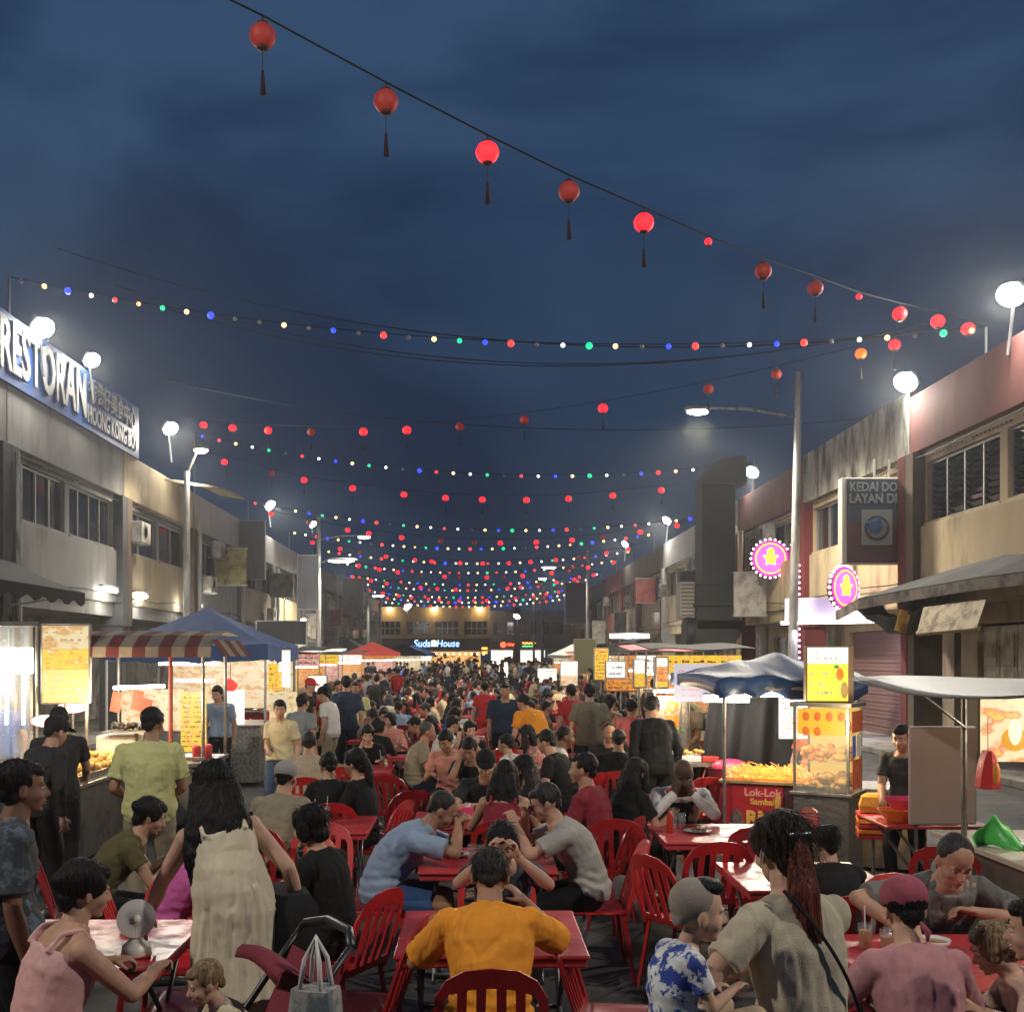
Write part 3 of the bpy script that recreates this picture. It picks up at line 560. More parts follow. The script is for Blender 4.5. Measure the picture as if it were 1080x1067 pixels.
BC = dict(r=((1, .05, .04), 1.3), y=((1, .62, .22), 2.2), b=((.02, .04, 1), 2.2), g=((.01, .75, .30), 1.0), w=((1, .93, .78), 2.5), o=((1, .40, .15), 1.8), d=((.25, .22, .2), 0))
bulb_me = {}
def bulbmesh(k, r):
    q = (k, round(r, 3))
    if q not in bulb_me:
        c, e = BC[k]; m = mat('bulb_'+k, c, emit=c if e else None, estr=e*1.3, sample=False, rough=.3); b = MB(); b.ball((0, 0, 0), r, 10, 7); me = bpy.data.meshes.new('bulb'); me.from_pydata(b.v, [], b.f); me.materials.append(m); me.shade_smooth(); bulb_me[q] = me
    return bulb_me[q]
cap_me = None
ordn = ['first', 'second', 'third', 'fourth', 'fifth', 'sixth', 'seventh', 'eighth', 'ninth', 'tenth', 'eleventh', 'twelfth', 'thirteenth', 'fourteenth', 'fifteenth', 'sixteenth']
def bulb_string(a, b_, s, n, rad, pat, lab, seed):
    root = empty('bulb_string', a, 0, lab, 'string lights', 'strings of coloured bulbs across the street')
    pts = [p-a for p in sag(a, b_, s, 40)]; cable_mb(pts, .010 if a.y < 60 else .016).build('wire', m_cable, root)
    for e in (a, b_):
        if e.z > 7.4: p_ = MB(); p_.rod(e-a, e-a+Vector((0, 0, 7.3-e.z)), .025, n=6); p_.build('end_post', m_pole, root)
    q = random.Random(seed)
    for k in range(n):
        t = (k+.5)/n; p = a.lerp(b_, t)-a+Vector((0, 0, -4*s*t*(1-t)-rad*.8)); ch = pat[k % len(pat)]
        r = rad*(1.35 if ch in 'bgr' and q.random() < .45 else .85 if ch in 'wod' else 1.0)
        o = bpy.data.objects.new('bulb', bulbmesh(ch, r)); COL.objects.link(o); o.location = p; par(o, root)
# (left end, right end, lowest y at mid) all strings hang between the two rooflines
bulb_string(at(10, 292, 22.2), at(1040, 345, 20.0), .75, 38, .050, 'dybwrogybddydbdrdygbrdwgydbrdwbrdwydgybwrwdydrg', 'nearest string of coloured bulbs, hanging widest across the street', 1)
ys = [(205, 457, 37, 795, 487, 36), (262, 528, 46, 735, 545, 45.5), (305, 560, 56, 690, 562, 55), (330, 578, 64, 668, 580, 63), (352, 592, 73, 650, 590, 71), (366, 606, 81, 634, 604, 79), (376, 614, 87, 622, 610, 85), (384, 622, 93, 612, 619, 92), (391, 628, 99, 606, 625, 98), (397, 633, 104, 600, 630, 103)]
pats = ['brywgdrwbygwd', 'rwdybgywbrdgyw', 'ywrbygwdrwyogb', 'wyrwbyrwgwyrbw', 'rwygrwybrwwyr']
for i, (ax, ay, ad, bx, by, bd) in enumerate(ys):
    bulb_string(at(ax, ay, ad), at(bx, by, bd), .85-.02*i, 33 if i < 3 else 30, .055+.004*i, pats[i % 5], ordn[i+1]+' string of coloured bulbs counted from the nearest', 5+i)
m_ld = mat('lantern_red_faint_glow', (.38, .045, .035), rough=.6, bump=.2, bscale=40, emit=(.5, .03, .02), estr=.12, sample=False)  # dull lanterns, with a faint red glow put into their colour
m_lo = mat('lantern_red_lit', (1, .03, .02), emit=(1, .012, .022), estr=2.6, sample=False); m_la = mat('lantern_orange_lit', (1, .2, .03), emit=(1, .10, .01), estr=2.2, sample=False); m_cap = mat('lantern_cap', (.05, .02, .015), rough=.6); m_tas = mat('tassel', (.03, .012, .012), rough=.9)
def lprof(r, n=12, ribs=0):
    b = MB(); pr = []
    for k in range(11):
        a = -1.2+2.4*k/10; pr.append((r*math.cos(a)*1.0, r*math.sin(a)*.92))
    b.loft([[Vector((x*(1-.035*(k % 2))*math.cos(2*PI*k/28), x*(1-.035*(k % 2))*math.sin(2*PI*k/28), z)) for k in range(28)] for x, z in pr]); return b
LM = {}
def lantern(p, r, lit, lab, grp, tassel=True, det=True):
    s = empty('lantern', p, 0, lab, 'lantern', grp)
    def g(key, f):
        if key not in LM: LM[key] = f()
        return LM[key]
    def mk(nm, f, m, par_=s):
        key = (nm, round(r, 3), m.name)
        if key in LM: o = bpy.data.objects.new(nm, LM[key]); COL.objects.link(o); par(o, par_)
        else: o = f().build(nm, m, par_, smooth='all'); LM[key] = o.data
        return o
    mk('shade', lambda: lprof(r), {0: m_ld, 1: m_lo, 2: m_la}[lit])
    if det:
        def caps():
            b = MB(); b.lathe([(r*.40, r*.84), (r*.42, r*.98), (r*.2, r*1.0)], n=14); b.lathe([(r*.25, -r*1.02), (r*.45, -r*.98), (r*.42, -r*.8)], n=14); b.rod((0, 0, r*.95), (0, 0, r*1.5), r*.06, n=5); return b
        mk('cap', caps, m_cap)
    if tassel:
        def ts():
            b = MB(); b.rod((0, 0, -r), (0, 0, -r*2.6), r*.03, n=4); b.rod((0, 0, -r*2.6), (0, 0, -r*2.9), r*.12, n=6); b.rod((0, 0, -r*2.9), (r*.03, 0, -r*4.4), r*.13, r*.22, n=7); return b
        mk('tassel', ts, m_tas)
# the long lantern string coming over the camera
a0 = at(150, -52, 9.4); b0 = at(1030, 342, 20.6)
Lz = [(277, 38, 0, 1), (407, 107, 0, 1), (514, 161, 1, 1), (600, 202, 0, 1), (679, 235, 1, 1), (747, 255, 1, 0), (805, 286, 0, 1), (860, 304, 0, 1), (906, 313, 1, 0), (949, 331, 1, 0), (989, 339, 1, 0), (1021, 347, 1, 0)]
ds = [10.2, 10.9, 11.7, 12.5, 13.5, 14.8, 16, 17.2, 18.2, 19.0, 19.8, 20.4]
grp0 = 'lanterns on the long string over the tables'; names = {0: 'dull unlit red lantern', 1: 'bright glowing red lantern'}
pts = [Vector((-9.5, 6.6, 9.0)), Vector((-6.0, 8.0, 8.2)), at(185, -28, 9.5)]
for i, ((px, py, lit, tas), d) in enumerate(zip(Lz, ds)):
    r = .125 if py != 255 and px != 906 else .05
    c = at(px, py, d); lantern(c, r, lit, f'{ordn[i]} lantern from the left on the long near string, {"glowing" if lit else "unlit"} red', grp0, bool(tas)); pts.append(c+Vector((0, 0, r*1.5)))
o = cable_mb(pts+[at(1040, 343, 20.8)], .011).build('lantern_cable', m_cable); tag(o, 'black cable carrying the large lanterns from the top left to the right roof', 'cable')
def lstring(a, b_, s, spec, r, lab, gname, lit_all=None, cable=True):
    if cable: o = cable_mb([p for p in sag(a, b_, s, 30)], .009 if a.y < 50 else .014).build('lantern_cable', m_cable); tag(o, 'thin cable of the '+gname, 'cable')
    for i, (t, lit) in enumerate(spec):
        p = a.lerp(b_, t)+Vector((0, 0, -4*s*t*(1-t)-r*1.5)); lantern(p, r, lit, f'{names[1 if lit else 0]}, {ordn[i]} from the left on the {gname}', 'lanterns on the '+gname, a.y < 45, a.y < 60)
lstring(at(195, 440, 36), at(968, 348, 22.5), .95, [(.04, 1), (.10, 1), (.17, 1), (.25, 0), (.34, 1), (.41, 1), (.49, 0), (.58, 0), (.68, 1), (.80, 0), (.87, 0), (.95, 2), (.98, 1)], .12, '', 'second lantern string')
q = random.Random(12)
for k, (ax, ay, ad, bx, by, bd, n) in enumerate(((214, 476, 38, 770, 500, 38, 12), (275, 535, 48, 725, 548, 47, 13), (318, 566, 58, 680, 572, 58, 14), (345, 586, 68, 655, 588, 68, 14), (365, 604, 79, 632, 602, 79, 15), (380, 618, 90, 615, 616, 90, 15))):
    lstring(at(ax, ay, ad), at(bx, by, bd), 1.1, [((j+.5+q.uniform(-.2, .2))/n, 0 if q.random() < .3 else 1) for j in range(n)], .11 if ad < 60 else .13, '', ['third', 'fourth', 'fifth', 'sixth', 'seventh', 'eighth'][k]+' lantern string')
# ---------------------------------------------------------------- clutter on the facades
q = random.Random(77)
bcol = [(.10, .10, .11), (.25, .23, .19), (.05, .06, .09), (.22, .05, .04), (.30, .26, .12), (.04, .08, .05), (.35, .33, .30)]
for k in range(14):
    sd = -1 if k % 2 else 1; d = 34+k*5.2; w = q.uniform(.6, 1.1); h = q.uniform(1.0, 2.0); z = q.uniform(3.6, 5.4); x = sd*(9.25-w/2) if sd < 0 else 9.1-w/2
    s = empty('sign_board', (x, d, z), 0, f'small upright board, {ordn[k//2]} of the hanging boards down the {"left" if sd < 0 else "right"} facade', 'sign', 'upright boards hanging off the facades'); i = q.randrange(7)
    b = MB(); b.rng(-w/2, w/2, -.07, .07, -h/2, h/2); b.build('panel', mat(f'board_{"abcdefg"[i]}', bcol[i], rough=.6, dirt=tuple(c*.5 for c in bcol[i]), dscale=3), s, bevel=.01)
    b = MB(); b.rng(-w/2-.03, w/2+.03, -.09, .09, h/2, h/2+.04); b.rng(-w/2-.03, w/2+.03, -.09, .09, -h/2-.04, -h/2); b.build('frame', m_alu, s)
for k in range(12):
    sd = -1 if k % 2 else 1; d = 33.5+k*5.1; s = None
    ac((-9.05 if sd < 0 else 9.0), d, q.choice([3.7, 5.1, 5.6]), R(90*(-sd)), f'{ordn[k//2]} small air conditioner down the {"left" if sd < 0 else "right"} facade')
for sd in (-1, 1):
    for k, z in enumerate((3.55, 3.75, 6.28)):
        X = -9.28 if sd < 0 else 9.1; pts = [Vector((X+sd*.03*k, y, z-.10*abs(math.sin(y*.43+k))+.03*math.sin(y*1.7))) for y in [8+j*2.0 for j in range(48)]]
        o = cable_mb(pts, .014).build('wall_cable', m_cable); tag(o, f'{["lowest", "middle", "highest"][k]} slack black cable along the {"left" if sd < 0 else "right"} facades', 'cable')
for sd, ys_ in ((-1, (21.9, 36.5, 51.1, 66, 82)), (1, (15.6, 45.6, 60.6, 76))):
    for j_, y in enumerate(ys_):
        X = -9.17 if sd < 0 else 9.0; b = MB(); b.tube([(X, y, .2), (X, y, 5.9), (X-sd*-.0, y, 6.2)], .055, 8); b.tube([(X, y+.16, 2.2), (X, y+.16, 6.0)], .03, 6); o = b.build('drainpipe', m_pole); tag(o, f'{ordn[j_]} pair of grey pipes climbing the {"left" if sd < 0 else "right"} facade', 'pipe', 'pipes on the facades')
# ---------------------------------------------------------------- people
SK = {}
def skin(k):
    c = {'fair': (.52, .31, .215), 'light': (.44, .25, .165), 'tan': (.34, .18, .11), 'brown': (.20, .10, .06), 'dark': (.07, .035, .022)}[k]
    m = mat('skin_'+k, c, rough=.55, bump=.2, bscale=260, var=.16, vscale=11, spec=.3)
    b = m.node_tree.nodes['Principled BSDF']; b.inputs['Subsurface Weight'].default_value = .12; b.inputs['Subsurface Radius'].default_value = (.02, .008, .004); b.inputs['Subsurface Scale'].default_value = .5
    return m
def cloth(name, col, var=.10, bump=.35, bscale=260, rough=.85, **k):
    return mat('cloth_'+name, col, rough=rough, bump=bump, bscale=bscale, var=var, vscale=7, spec=.25, **k)
def hairm(k):
    c = {'black': (.006, .0052, .006), 'brown': (.020, .010, .007), 'auburn': (.10, .022, .014), 'grey': (.06, .058, .057), 'fair': (.20, .13, .07), 'salt': (.026, .024, .023)}[k]
    return mat('hair_'+k, c, rough=.5, bump=1, bscale=150, stretch=(1, 1, .10), var=.7, vscale=90, spec=.22)
eye_white = mat('eye_white', (.42, .40, .37), rough=.2); eye_dark = mat('eye_dark', (.02, .012, .008), rough=.15)
def ell_ring(c, X, Y, rx, ry, n=20, sq=2.3):
    out = []
    for k in range(n):
        g = 2*PI*k/n; cx, sy = math.cos(g), math.sin(g)
        out.append(c+X*(rx*math.copysign(abs(cx)**(2/sq), cx))+Y*(ry*math.copysign(abs(sy)**(2/sq), sy)))
    return out
def remesh(mb, name, m, parent, vox, sm=3, deform=None, sf=.5):
    """union of the collected closed pieces as one continuous surface"""
    me = bpy.data.meshes.new(name); me.from_pydata(mb.v, [], mb.f)
    bm = bmesh.new(); bm.from_mesh(me); 
    bmesh.ops.recalc_face_normals(bm, faces=bm.faces); bm.to_mesh(me); bm.free()
    o = bpy.data.objects.new(name, me); COL.objects.link(o)
    k = o.modifiers.new('r', 'REMESH'); k.mode = 'VOXEL'; k.voxel_size = vox; k.adaptivity = 0
    if sm: k = o.modifiers.new('s', 'SMOOTH'); k.iterations = sm; k.factor = sf
    dg = bpy.context.evaluated_depsgraph_get(); dg.update()
    me2 = bpy.data.meshes.new_from_object(o.evaluated_get(dg)); bpy.data.objects.remove(o); bpy.data.meshes.remove(me)
    me2.name = name; me2.materials.clear(); me2.materials.append(m)
    if deform:
        n = len(me2.vertices); co = np.empty(n*3, np.float32); me2.vertices.foreach_get('co', co); co = co.reshape(-1, 3)
        no = np.empty(n*3, np.float32); me2.vertices.foreach_get('normal', no); no = no.reshape(-1, 3)
        co = deform(co, no); me2.vertices.foreach_set('co', np.ascontiguousarray(co, dtype=np.float32).ravel()); me2.update()
    me2.shade_smooth()
    o = bpy.data.objects.new(name, me2); COL.objects.link(o); par(o, parent)
    return o
def ik(a, t, l1, l2, hint):
    """middle joint of a two-bone chain from a towards t"""
    a = Vector(a); t = Vector(t); d = t-a; L = min(d.length, (l1+l2)*.995)
    if d.length > L: t = a+d.normalized()*L; d = t-a
    x = (l1*l1-l2*l2+L*L)/(2*L); h = math.sqrt(max(0, l1*l1-x*x)); u = d.normalized()
    hv = Vector(hint); hv = hv-u*hv.dot(u)
    hv = hv.normalized() if hv.length > 1e-4 else u.orthogonal().normalized()
    return a+u*x+hv*h, t
def hand_geo(mb, w, fd, pn, side, curl, s, fine, spread=.10):
    """palm and five fingers. w wrist, fd finger direction, pn palm normal (the fingers curl towards it)"""
    fd = fd.normalized(); pn = (pn-fd*pn.dot(fd)).normalized(); sd = fd.cross(pn).normalized()*side   # sd points to the thumb side
    pc = w+fd*.048*s
    M = Matrix((sd, fd, pn)).transposed()
    mb.ball(pc, (.041*s, .054*s, .016*s), 12, 8, M)
    mb.rod(w-fd*.01*s, w+fd*.03*s, .024*s, .026*s, 8)
    if not fine:
        # the fingers are there, thinner detail is left out at this distance
        pass
    for i, (off, ln) in enumerate(((.030, .072), (.010, .080), (-.010, .074), (-.029, .058))):
        b = w+fd*.088*s+sd*off*s; d1 = (fd+sd*off*spread*12).normalized()
        r = .0088*s; c = curl*(1+.12*i); p = b; dirn = d1
        for j, q in enumerate((.42, .32, .26)):
            c1 = c*(.7 if j == 0 else 1.0)
            ax = dirn.cross(pn)
            if ax.length < 1e-4: break
            dirn = (Matrix.Rotation(c1, 3, ax.normalized()) @ dirn).normalized()
            e = p+dirn*ln*q*s; mb.rod(p, e, r, r*.92, 7); mb.ball(e, r*.95, 7, 5); p = e; r *= .93
            pn2 = (Matrix.Rotation(c1, 3, ax.normalized()) @ pn)
            pn_ = pn2; pn = pn if j == 2 else pn
            dirn = dirn
        # palm normal stays fixed for the next finger
    b = w+fd*.022*s+sd*.026*s; d = (fd*.62+sd*.72+pn*.35).normalized()
    e = b+d*.038*s; mb.rod(b, e, .0125*s, .0105*s, 7); mb.ball(e, .0105*s, 7, 5)
    d = (fd*.9+sd*.25+pn*(.3+curl*.4)).normalized(); e2 = e+d*.03*s; mb.rod(e, e2, .0105*s, .0085*s, 7); mb.ball(e2, .0085*s, 7, 5)
NP = [0]
def person(name='person', loc=(0, 0), yaw=0, h=1.65, fat=1.0, female=False, lean=10, side=0, curve=.05, twist=0, sit=True, seat=.45,
           head=(0, 0, 0), hands=None, elb=None, curls=(.5, .5), palms=None, feet=None, knee=None, skin_m='light', hair='short', hair_c='black',
           top=('tee', None), bottom=('long', None), vox=.008, face=True, shoes=True, parent_name=None, z0=0, hair_len=.3, hsc=1.0, hair_w=1.0, strands=True, pony_c=None, hair_b=0, glasses=False, sleeve=None, loose=1.0, gz=1.0, hipz=None, strap=None):
    """Local frame: x right, y forward, z up, origin on the ground under the pelvis. Angles in degrees.
    hands: right and left wrist targets; feet: right and left ankle targets; head: pitch down, yaw to the right, roll."""
    s = h/1.68; NP[0] += 1
    root = empty(name, (loc[0], loc[1], z0), yaw)
    hz = hipz if hipz is not None else (seat+.085*s if sit else .90*s)
    V = Vector
    P0 = V((0, 0, hz)); tw = R(twist)
    ld = V((math.sin(R(side)), math.sin(R(lean)), 0)); ld = V((ld.x, ld.y, math.sqrt(max(.05, 1-ld.x**2-ld.y**2))))
    T = .515*s; N = P0+ld*T
    C = P0+ld*T*.5+V((0, -curve*2, 0))
    def sp(u):
        u2 = max(u, -.25); return P0*(1-u2)**2+C*2*u2*(1-u2)+N*u2*u2
    def fr(u):
        t = (sp(min(u+.02, 1.02))-sp(u-.02)).normalized(); a = tw*max(0, min(1, u))
        X = V((math.cos(a), -math.sin(a), 0)); X = (X-t*X.dot(t)).normalized(); Y = t.cross(X); return t, X, Y
    fx = fat**.7; ff = fat
    hipw = 1.06 if female else 1.0; shw = .92 if female else 1.0; wst = .90 if female else 1.0
    secs = [(-.14, .085*hipw*fx, .075*ff), (-.06, .150*hipw*fx, .112*ff), (.05, .168*hipw*fx, .122*ff), (.20, .152*wst*fx, .110*ff), (.36, .142*wst*fx, .106*ff), (.52, .150*fx*shw, .112*ff),
            (.68, .166*fx*shw, .118*(ff*.5+.5)), (.82, .170*shw, .106*(ff*.4+.6)), (.92, .135*shw, .082), (.98, .085, .066), (1.03, .055, .055)]
    def torso(mb, inf, lo=-9, hi=9, flare=0):
        rings = []
        for u, rx, ry in secs:
            if u < lo-1e-6 or u > hi+1e-6: continue
            t, X, Y = fr(u); c = sp(u)+Y*(.012*s if .5 < u < .9 and female else 0)
            e = inf+flare*max(0, .35-u)*.5
            rings.append(ell_ring(c, X, Y, rx*s+e, ry*s+e, 20, 2.4))
        mb.loft(rings)
    tN, XN, YN = fr(.9)
    hd_p, hd_y, hd_r = [R(a) for a in head]
    nk = sp(.98); 
    # head frame
    M0 = Matrix((XN, V((-XN.y, XN.x, 0)).normalized(), V((0, 0, 1)))).transposed()
    Mh = M0 @ Matrix.Rotation(-hd_y, 3, 'Z') @ Matrix.Rotation(-hd_p, 3, 'X') @ Matrix.Rotation(hd_r, 3, 'Y')
    nd = (tN*.55+V((0, 0, 1))*.35+(Mh @ V((0, 0, 1)))*.35+(Mh @ V((0, 1, 0)))*.06).normalized()
    HB = nk+nd*.062*s                     # base of the skull
    hs = s*1.04 if h > 1.3 else s**.45*.93        
    hs *= hsc
    HCn = HB+Mh @ V((0, .012, .095))*hs
    def hp(x, y, z): return HCn+Mh @ V((x, y, z))*hs
    fem = .94 if female else 1.0
    sh = {}; el = {}; wr = {}; hd = {}; kn = {}; an = {}
    if hands is None: hands = [(.24, .05, hz-.06*s), (-.24, .05, hz-.06*s)] if not sit else [(.18, .34, .77), (-.18, .34, .77)]
    elb = elb or [(.5, -.6, -.9), (-.5, -.6, -.9)]
    for i, sg in ((0, 1), (1, -1)):
        sh[i] = sp(.865)+XN*sg*.172*shw*s*(fx*.5+.5)-YN*.004
        el[i], wr[i] = ik(sh[i], hands[i], .275*s, .245*s, elb[i])
    if feet is None: feet = [(.13, .42, .085), (-.13, .46, .085)] if sit else [(.10, .04, .085), (-.10, -.04, .085)]
    knee = knee or [(.25, 1, .6), (-.25, 1, .6)]
    for i, sg in ((0, 1), (1, -1)):
        hj = P0+V((sg*.088*hipw*s*fx, 0, -.01)); kn[i], an[i] = ik(hj, feet[i], .415*s, .40*s, knee[i]); hd[i] = hj
    # ----- body
    b = MB(); torso(b, 0)
    b.rod(sp(.90), HB+Mh @ V((0, .0, .03))*hs, .064*s*fx*fem, .055*s*fem, 14)
    for i in (0, 1):
        b.rod(sp(.97), sh[i]+V((0, 0, .005)), .052*s, .046*s, 10); b.ball(sh[i], .057*s*fx**.6*fem, 12, 8)
        am = sh[i].lerp(el[i], .45); b.rod(sh[i], am, .053*s*fx**.6*fem, .047*s*fx**.6*fem, 12); b.rod(am, el[i], .047*s*fx**.6*fem, .038*s*fem, 12); b.ball(el[i], .0385*s*fem, 10, 7)
        fm = el[i].lerp(wr[i], .3); b.rod(el[i], fm, .038*s*fem, .041*s*fem*fx**.4, 12); b.rod(fm, wr[i], .041*s*fem*fx**.4, .0255*s*fem, 12); b.ball(wr[i], .0255*s*fem, 10, 7)
        fd = (wr[i]-el[i]).normalized()
        pn = V(palms[i]) if palms else V((0, .2, -1))
        if palms and len(palms) > 2 and palms[2+i] is not None: fd = V(palms[2+i]).normalized()
        if abs(fd.dot(pn.normalized())) > .95: pn = V(((-1, 1)[i], .3, .2))
        hand_geo(b, wr[i], fd, pn, (1, -1)[i] if not palms or len(palms) < 5 else palms[4+i], curls[i], s*fem*1.02, True)
        hm = hd[i].lerp(kn[i], .4)
        b.rod(hd[i], hm, .088*s*fx, .078*s*fx, 14); b.rod(hm, kn[i], .078*s*fx, .052*s, 14); b.ball(hd[i], .088*s*fx, 12, 8); b.ball(kn[i], .053*s, 12, 8)
        cm = kn[i].lerp(an[i], .3); b.rod(kn[i], cm, .050*s, .053*s*fx**.5, 12); b.rod(cm, an[i], .053*s*fx**.5, .034*s, 12); b.ball(an[i], .035*s, 10, 7)
        fo = V((math.sin(R((8, -8)[i])), 1, 0)).normalized(); a = an[i]; zf = a.z-.085*s+.002
        for q, (fy, rr, zz) in enumerate(((-.045, .034, .036), (.03, .040, .045), (.09, .042, .032), (.145, .036, .022))):
            b.ball(V((a.x, a.y, zf))+fo*fy*s+V((0, 0, zz*s)), (rr*s, .05*s, zz*s), 10, 7, Matrix.Rotation(-math.atan2(fo.x, fo.y), 3, 'Z'))
    # head
    b.ball(hp(0, -.012, .028), (.0755*fem**.5*hs, .094*hs, .088*hs), 20, 14, Mh)
    b.ball(hp(0, .022, -.02), (.066*fem*hs, .070*hs, .078*hs), 18, 12, Mh)
    b.ball(hp(0, .040, -.062), (.047*fem*hs, .048*hs, .044*hs), 14, 10, Mh)
    b.ball(hp(0, .068, -.090), (.022*fem*hs, .020*hs, .017*hs), 10, 8, Mh)          # chin
    for sg in (1, -1):
        b.ball(hp(sg*.040, .045, -.03), (.025*hs, .034*hs, .028*hs), 10, 8, Mh)      # cheek
        b.ball(hp(sg*.076*fem**.5, -.010, -.012), (.009*hs, .019*hs, .032*hs), 10, 8, Mh @ Matrix.Rotation(sg*.35, 3, 'Z'))   # ear
        b.ball(hp(sg*.028, .074, .022), (.024*hs, .012*hs, .008*hs), 10, 6, Mh)      # brow
    for sg in (1, -1): b.ball(hp(sg*.030, .071, .0115), (.016*hs, .012*hs, .006*hs), 10, 6, Mh); b.ball(hp(sg*.030, .071, -.0075), (.015*hs, .011*hs, .005*hs), 10, 6, Mh)
    b.rod(hp(0, .082, .012), hp(0, .106, -.026), .008*hs, .0115*hs, 8); b.ball(hp(0, .104, -.028), (.0145*hs, .012*hs, .0105*hs), 10, 7, Mh)
    for sg in (1, -1): b.ball(hp(sg*.011, .094, -.031), (.008*hs, .011*hs, .007*hs), 8, 6, Mh)
    b.ball(hp(0, .086, -.054), (.024*hs, .012*hs, .0055*hs), 10, 6, Mh); b.ball(hp(0, .084, -.064), (.020*hs, .012*hs, .006*hs), 10, 6, Mh)
    Hc = np.array(HCn); Mn = np.array(Mh)
    def face_def(co, no):
        q = (co-Hc) @ Mn/hs
        for sg in (1, -1):
            g = np.exp(-(((q[:, 0]-sg*.030)/.017)**2+((q[:, 2]-.004)/.012)**2))*(q[:, 1] > .03)
            co = co-(Mn @ np.array([0, 1, 0]))[None, :]*(g*.010*hs)[:, None]
        g = np.exp(-((q[:, 0]/.024)**2+((q[:, 2]+.059)/.0035)**2))*(q[:, 1] > .05)
        co = co-(Mn @ np.array([0, 1, 0]))[None, :]*(g*.005*hs)[:, None]
        g = np.exp(-((q[:, 0]/.045)**2+((q[:, 2]+.077)/.008)**2))*(q[:, 1] > .04)
        co = co-(Mn @ np.array([0, 1, 0]))[None, :]*(g*.005*hs)[:, None]
        return co
    sm = skin(skin_m)
    remesh(b, 'body', sm, root, vox, 2 if vox < .01 else 1, face_def if vox < .011 else None)
    if face:
        for sg in (1, -1):
            e = MB(); e.ball(hp(sg*.030, .0690, .003), (.0125*hs, .0115*hs, .0075*hs), 12, 8, Mh); eo = e.build('eye', eye_white, root, smooth='all')
            e = MB(); e.ball(hp(sg*.030, .0772, .001), (.0060*hs, .0045*hs, .0060*hs), 10, 6, Mh); e.build('iris', eye_dark, eo, smooth='all')
        e = MB()
        for sg in (1, -1): e.tube([hp(sg*(.014+.028*t), .090-.012*t*t-.002*t, .026+.007*math.sin(t*2.6)) for t in (0, .25, .5, .75, 1)], [.0022*hs, .0034*hs, .0034*hs, .003*hs, .001*hs], 6)
        e.build('eyebrows', hairm(hair_c if hair_c != 'grey' else 'salt'), root, smooth='all')
        lipm = mat('lips_'+skin_m, tuple(a*b for a, b in zip({'fair': (.52, .31, .215), 'light': (.44, .25, .165), 'tan': (.34, .18, .11), 'brown': (.20, .10, .06), 'dark': (.07, .035, .022)}[skin_m], (.85, .5, .52))), rough=.4)
        e = MB(); e.ball(hp(0, .0885, -.0535), (.021*hs, .0115*hs, .0042*hs), 12, 6, Mh); e.ball(hp(0, .0865, -.0645), (.018*hs, .0115*hs, .0048*hs), 12, 6, Mh); e.build('lips', lipm, root, smooth='all')
    if glasses:
        e = MB(); gm = mat('black_frames', (.012, .012, .012), rough=.3)
        for sg in (1, -1):
            e.tube([hp(sg*.032+.025*math.cos(a), .100-.01*abs(math.cos(a)), .004+.018*math.sin(a)) for a in [2*PI*k/14 for k in range(15)]], .0022*hs, 6)
            e.tube([hp(sg*.056, .095, .008), hp(sg*.073, .05, .01), hp(sg*.078, -.005, .006)], .002*hs, 6)
        e.tube([hp(-.008, .101, .008), hp(0, .106, .01), hp(.008, .101, .008)], .002*hs, 6); e.build('glasses', gm, root, smooth='all')
    # ----- hair
    hm_ = hairm(hair_c) if isinstance(hair_c, str) else hair_c
    if hair:
        b = MB(); st = hair
        def cap(k=1.0, back=.016, up=.012):
            b.ball(hp(0, -.012-back, .030+up), (.079*k*hs, .091*k*hs, .086*k*hs), 22, 16, Mh)
        groove = .004
        if st == 'short':
            cap(1.0, .012, .010); b.ball(hp(0, .046, .074), (.056*hs, .036*hs, .028*hs), 14, 8, Mh)
            for sg in (1, -1): b.ball(hp(sg*.060, -.02, .03), (.021*hs, .055*hs, .045*hs), 12, 8, Mh)
            b.ball(hp(0, -.075, -.02), (.050*hs, .028*hs, .045*hs), 14, 8, Mh)
        elif st == 'crop':
            cap(1.0, .012, .007); b.ball(hp(0, -.072, -.015), (.050*hs, .026*hs, .045*hs), 14, 8, Mh); groove = .0015
        elif st == 'thin':
            cap(.985, .019, .004); b.ball(hp(0, -.074, -.02), (.054*hs, .026*hs, .04*hs), 14, 8, Mh); groove = .003
            for sg in (1, -1): b.ball(hp(sg*.064, -.03, .005), (.014*hs, .045*hs, .035*hs), 12, 8, Mh)
        elif st == 'tuft':
            b.ball(hp(0, .02, .085), (.045*hs, .055*hs, .034*hs), 16, 10, Mh)
        elif st in ('bob', 'long', 'pony', 'bun', 'curly'):
            cap(1.04, .013, .011); b.ball(hp(0, .046, .074), (.058*hs, .038*hs, .032*hs), 14, 8, Mh)
            for sg in (1, -1): b.ball(hp(sg*.066, .004, .035), (.020*hs, .055*hs, .055*hs), 12, 8, Mh)
            b.ball(hp(0, -.07, -.03), (.055*hs, .036*hs, .055*hs), 14, 8, Mh)
            if st == 'bob':
                for sg in (1, -1): b.ball(hp(sg*.074, -.012, -.02), (.022*hs, .048*hs, .062*hs), 12, 8, Mh)
                b.ball(hp(0, -.07, -.045), (.068*hs, .040*hs, .055*hs), 14, 8, Mh)
            if st == 'curly':
                q = random.Random(NP[0])
                for k in range(70):
                    a = q.uniform(0, 2*PI); t = q.uniform(-.5, 1.3); v = V((.086*math.cos(a)*math.cos(t), -.03+.098*math.sin(a)*math.cos(t)*.9, .02+.095*math.sin(t)))
                    if v.y > .05 and v.z < .06: continue
                    b.ball(hp(*v), q.uniform(.014, .028)*hs, 8, 6)
                groove = .006
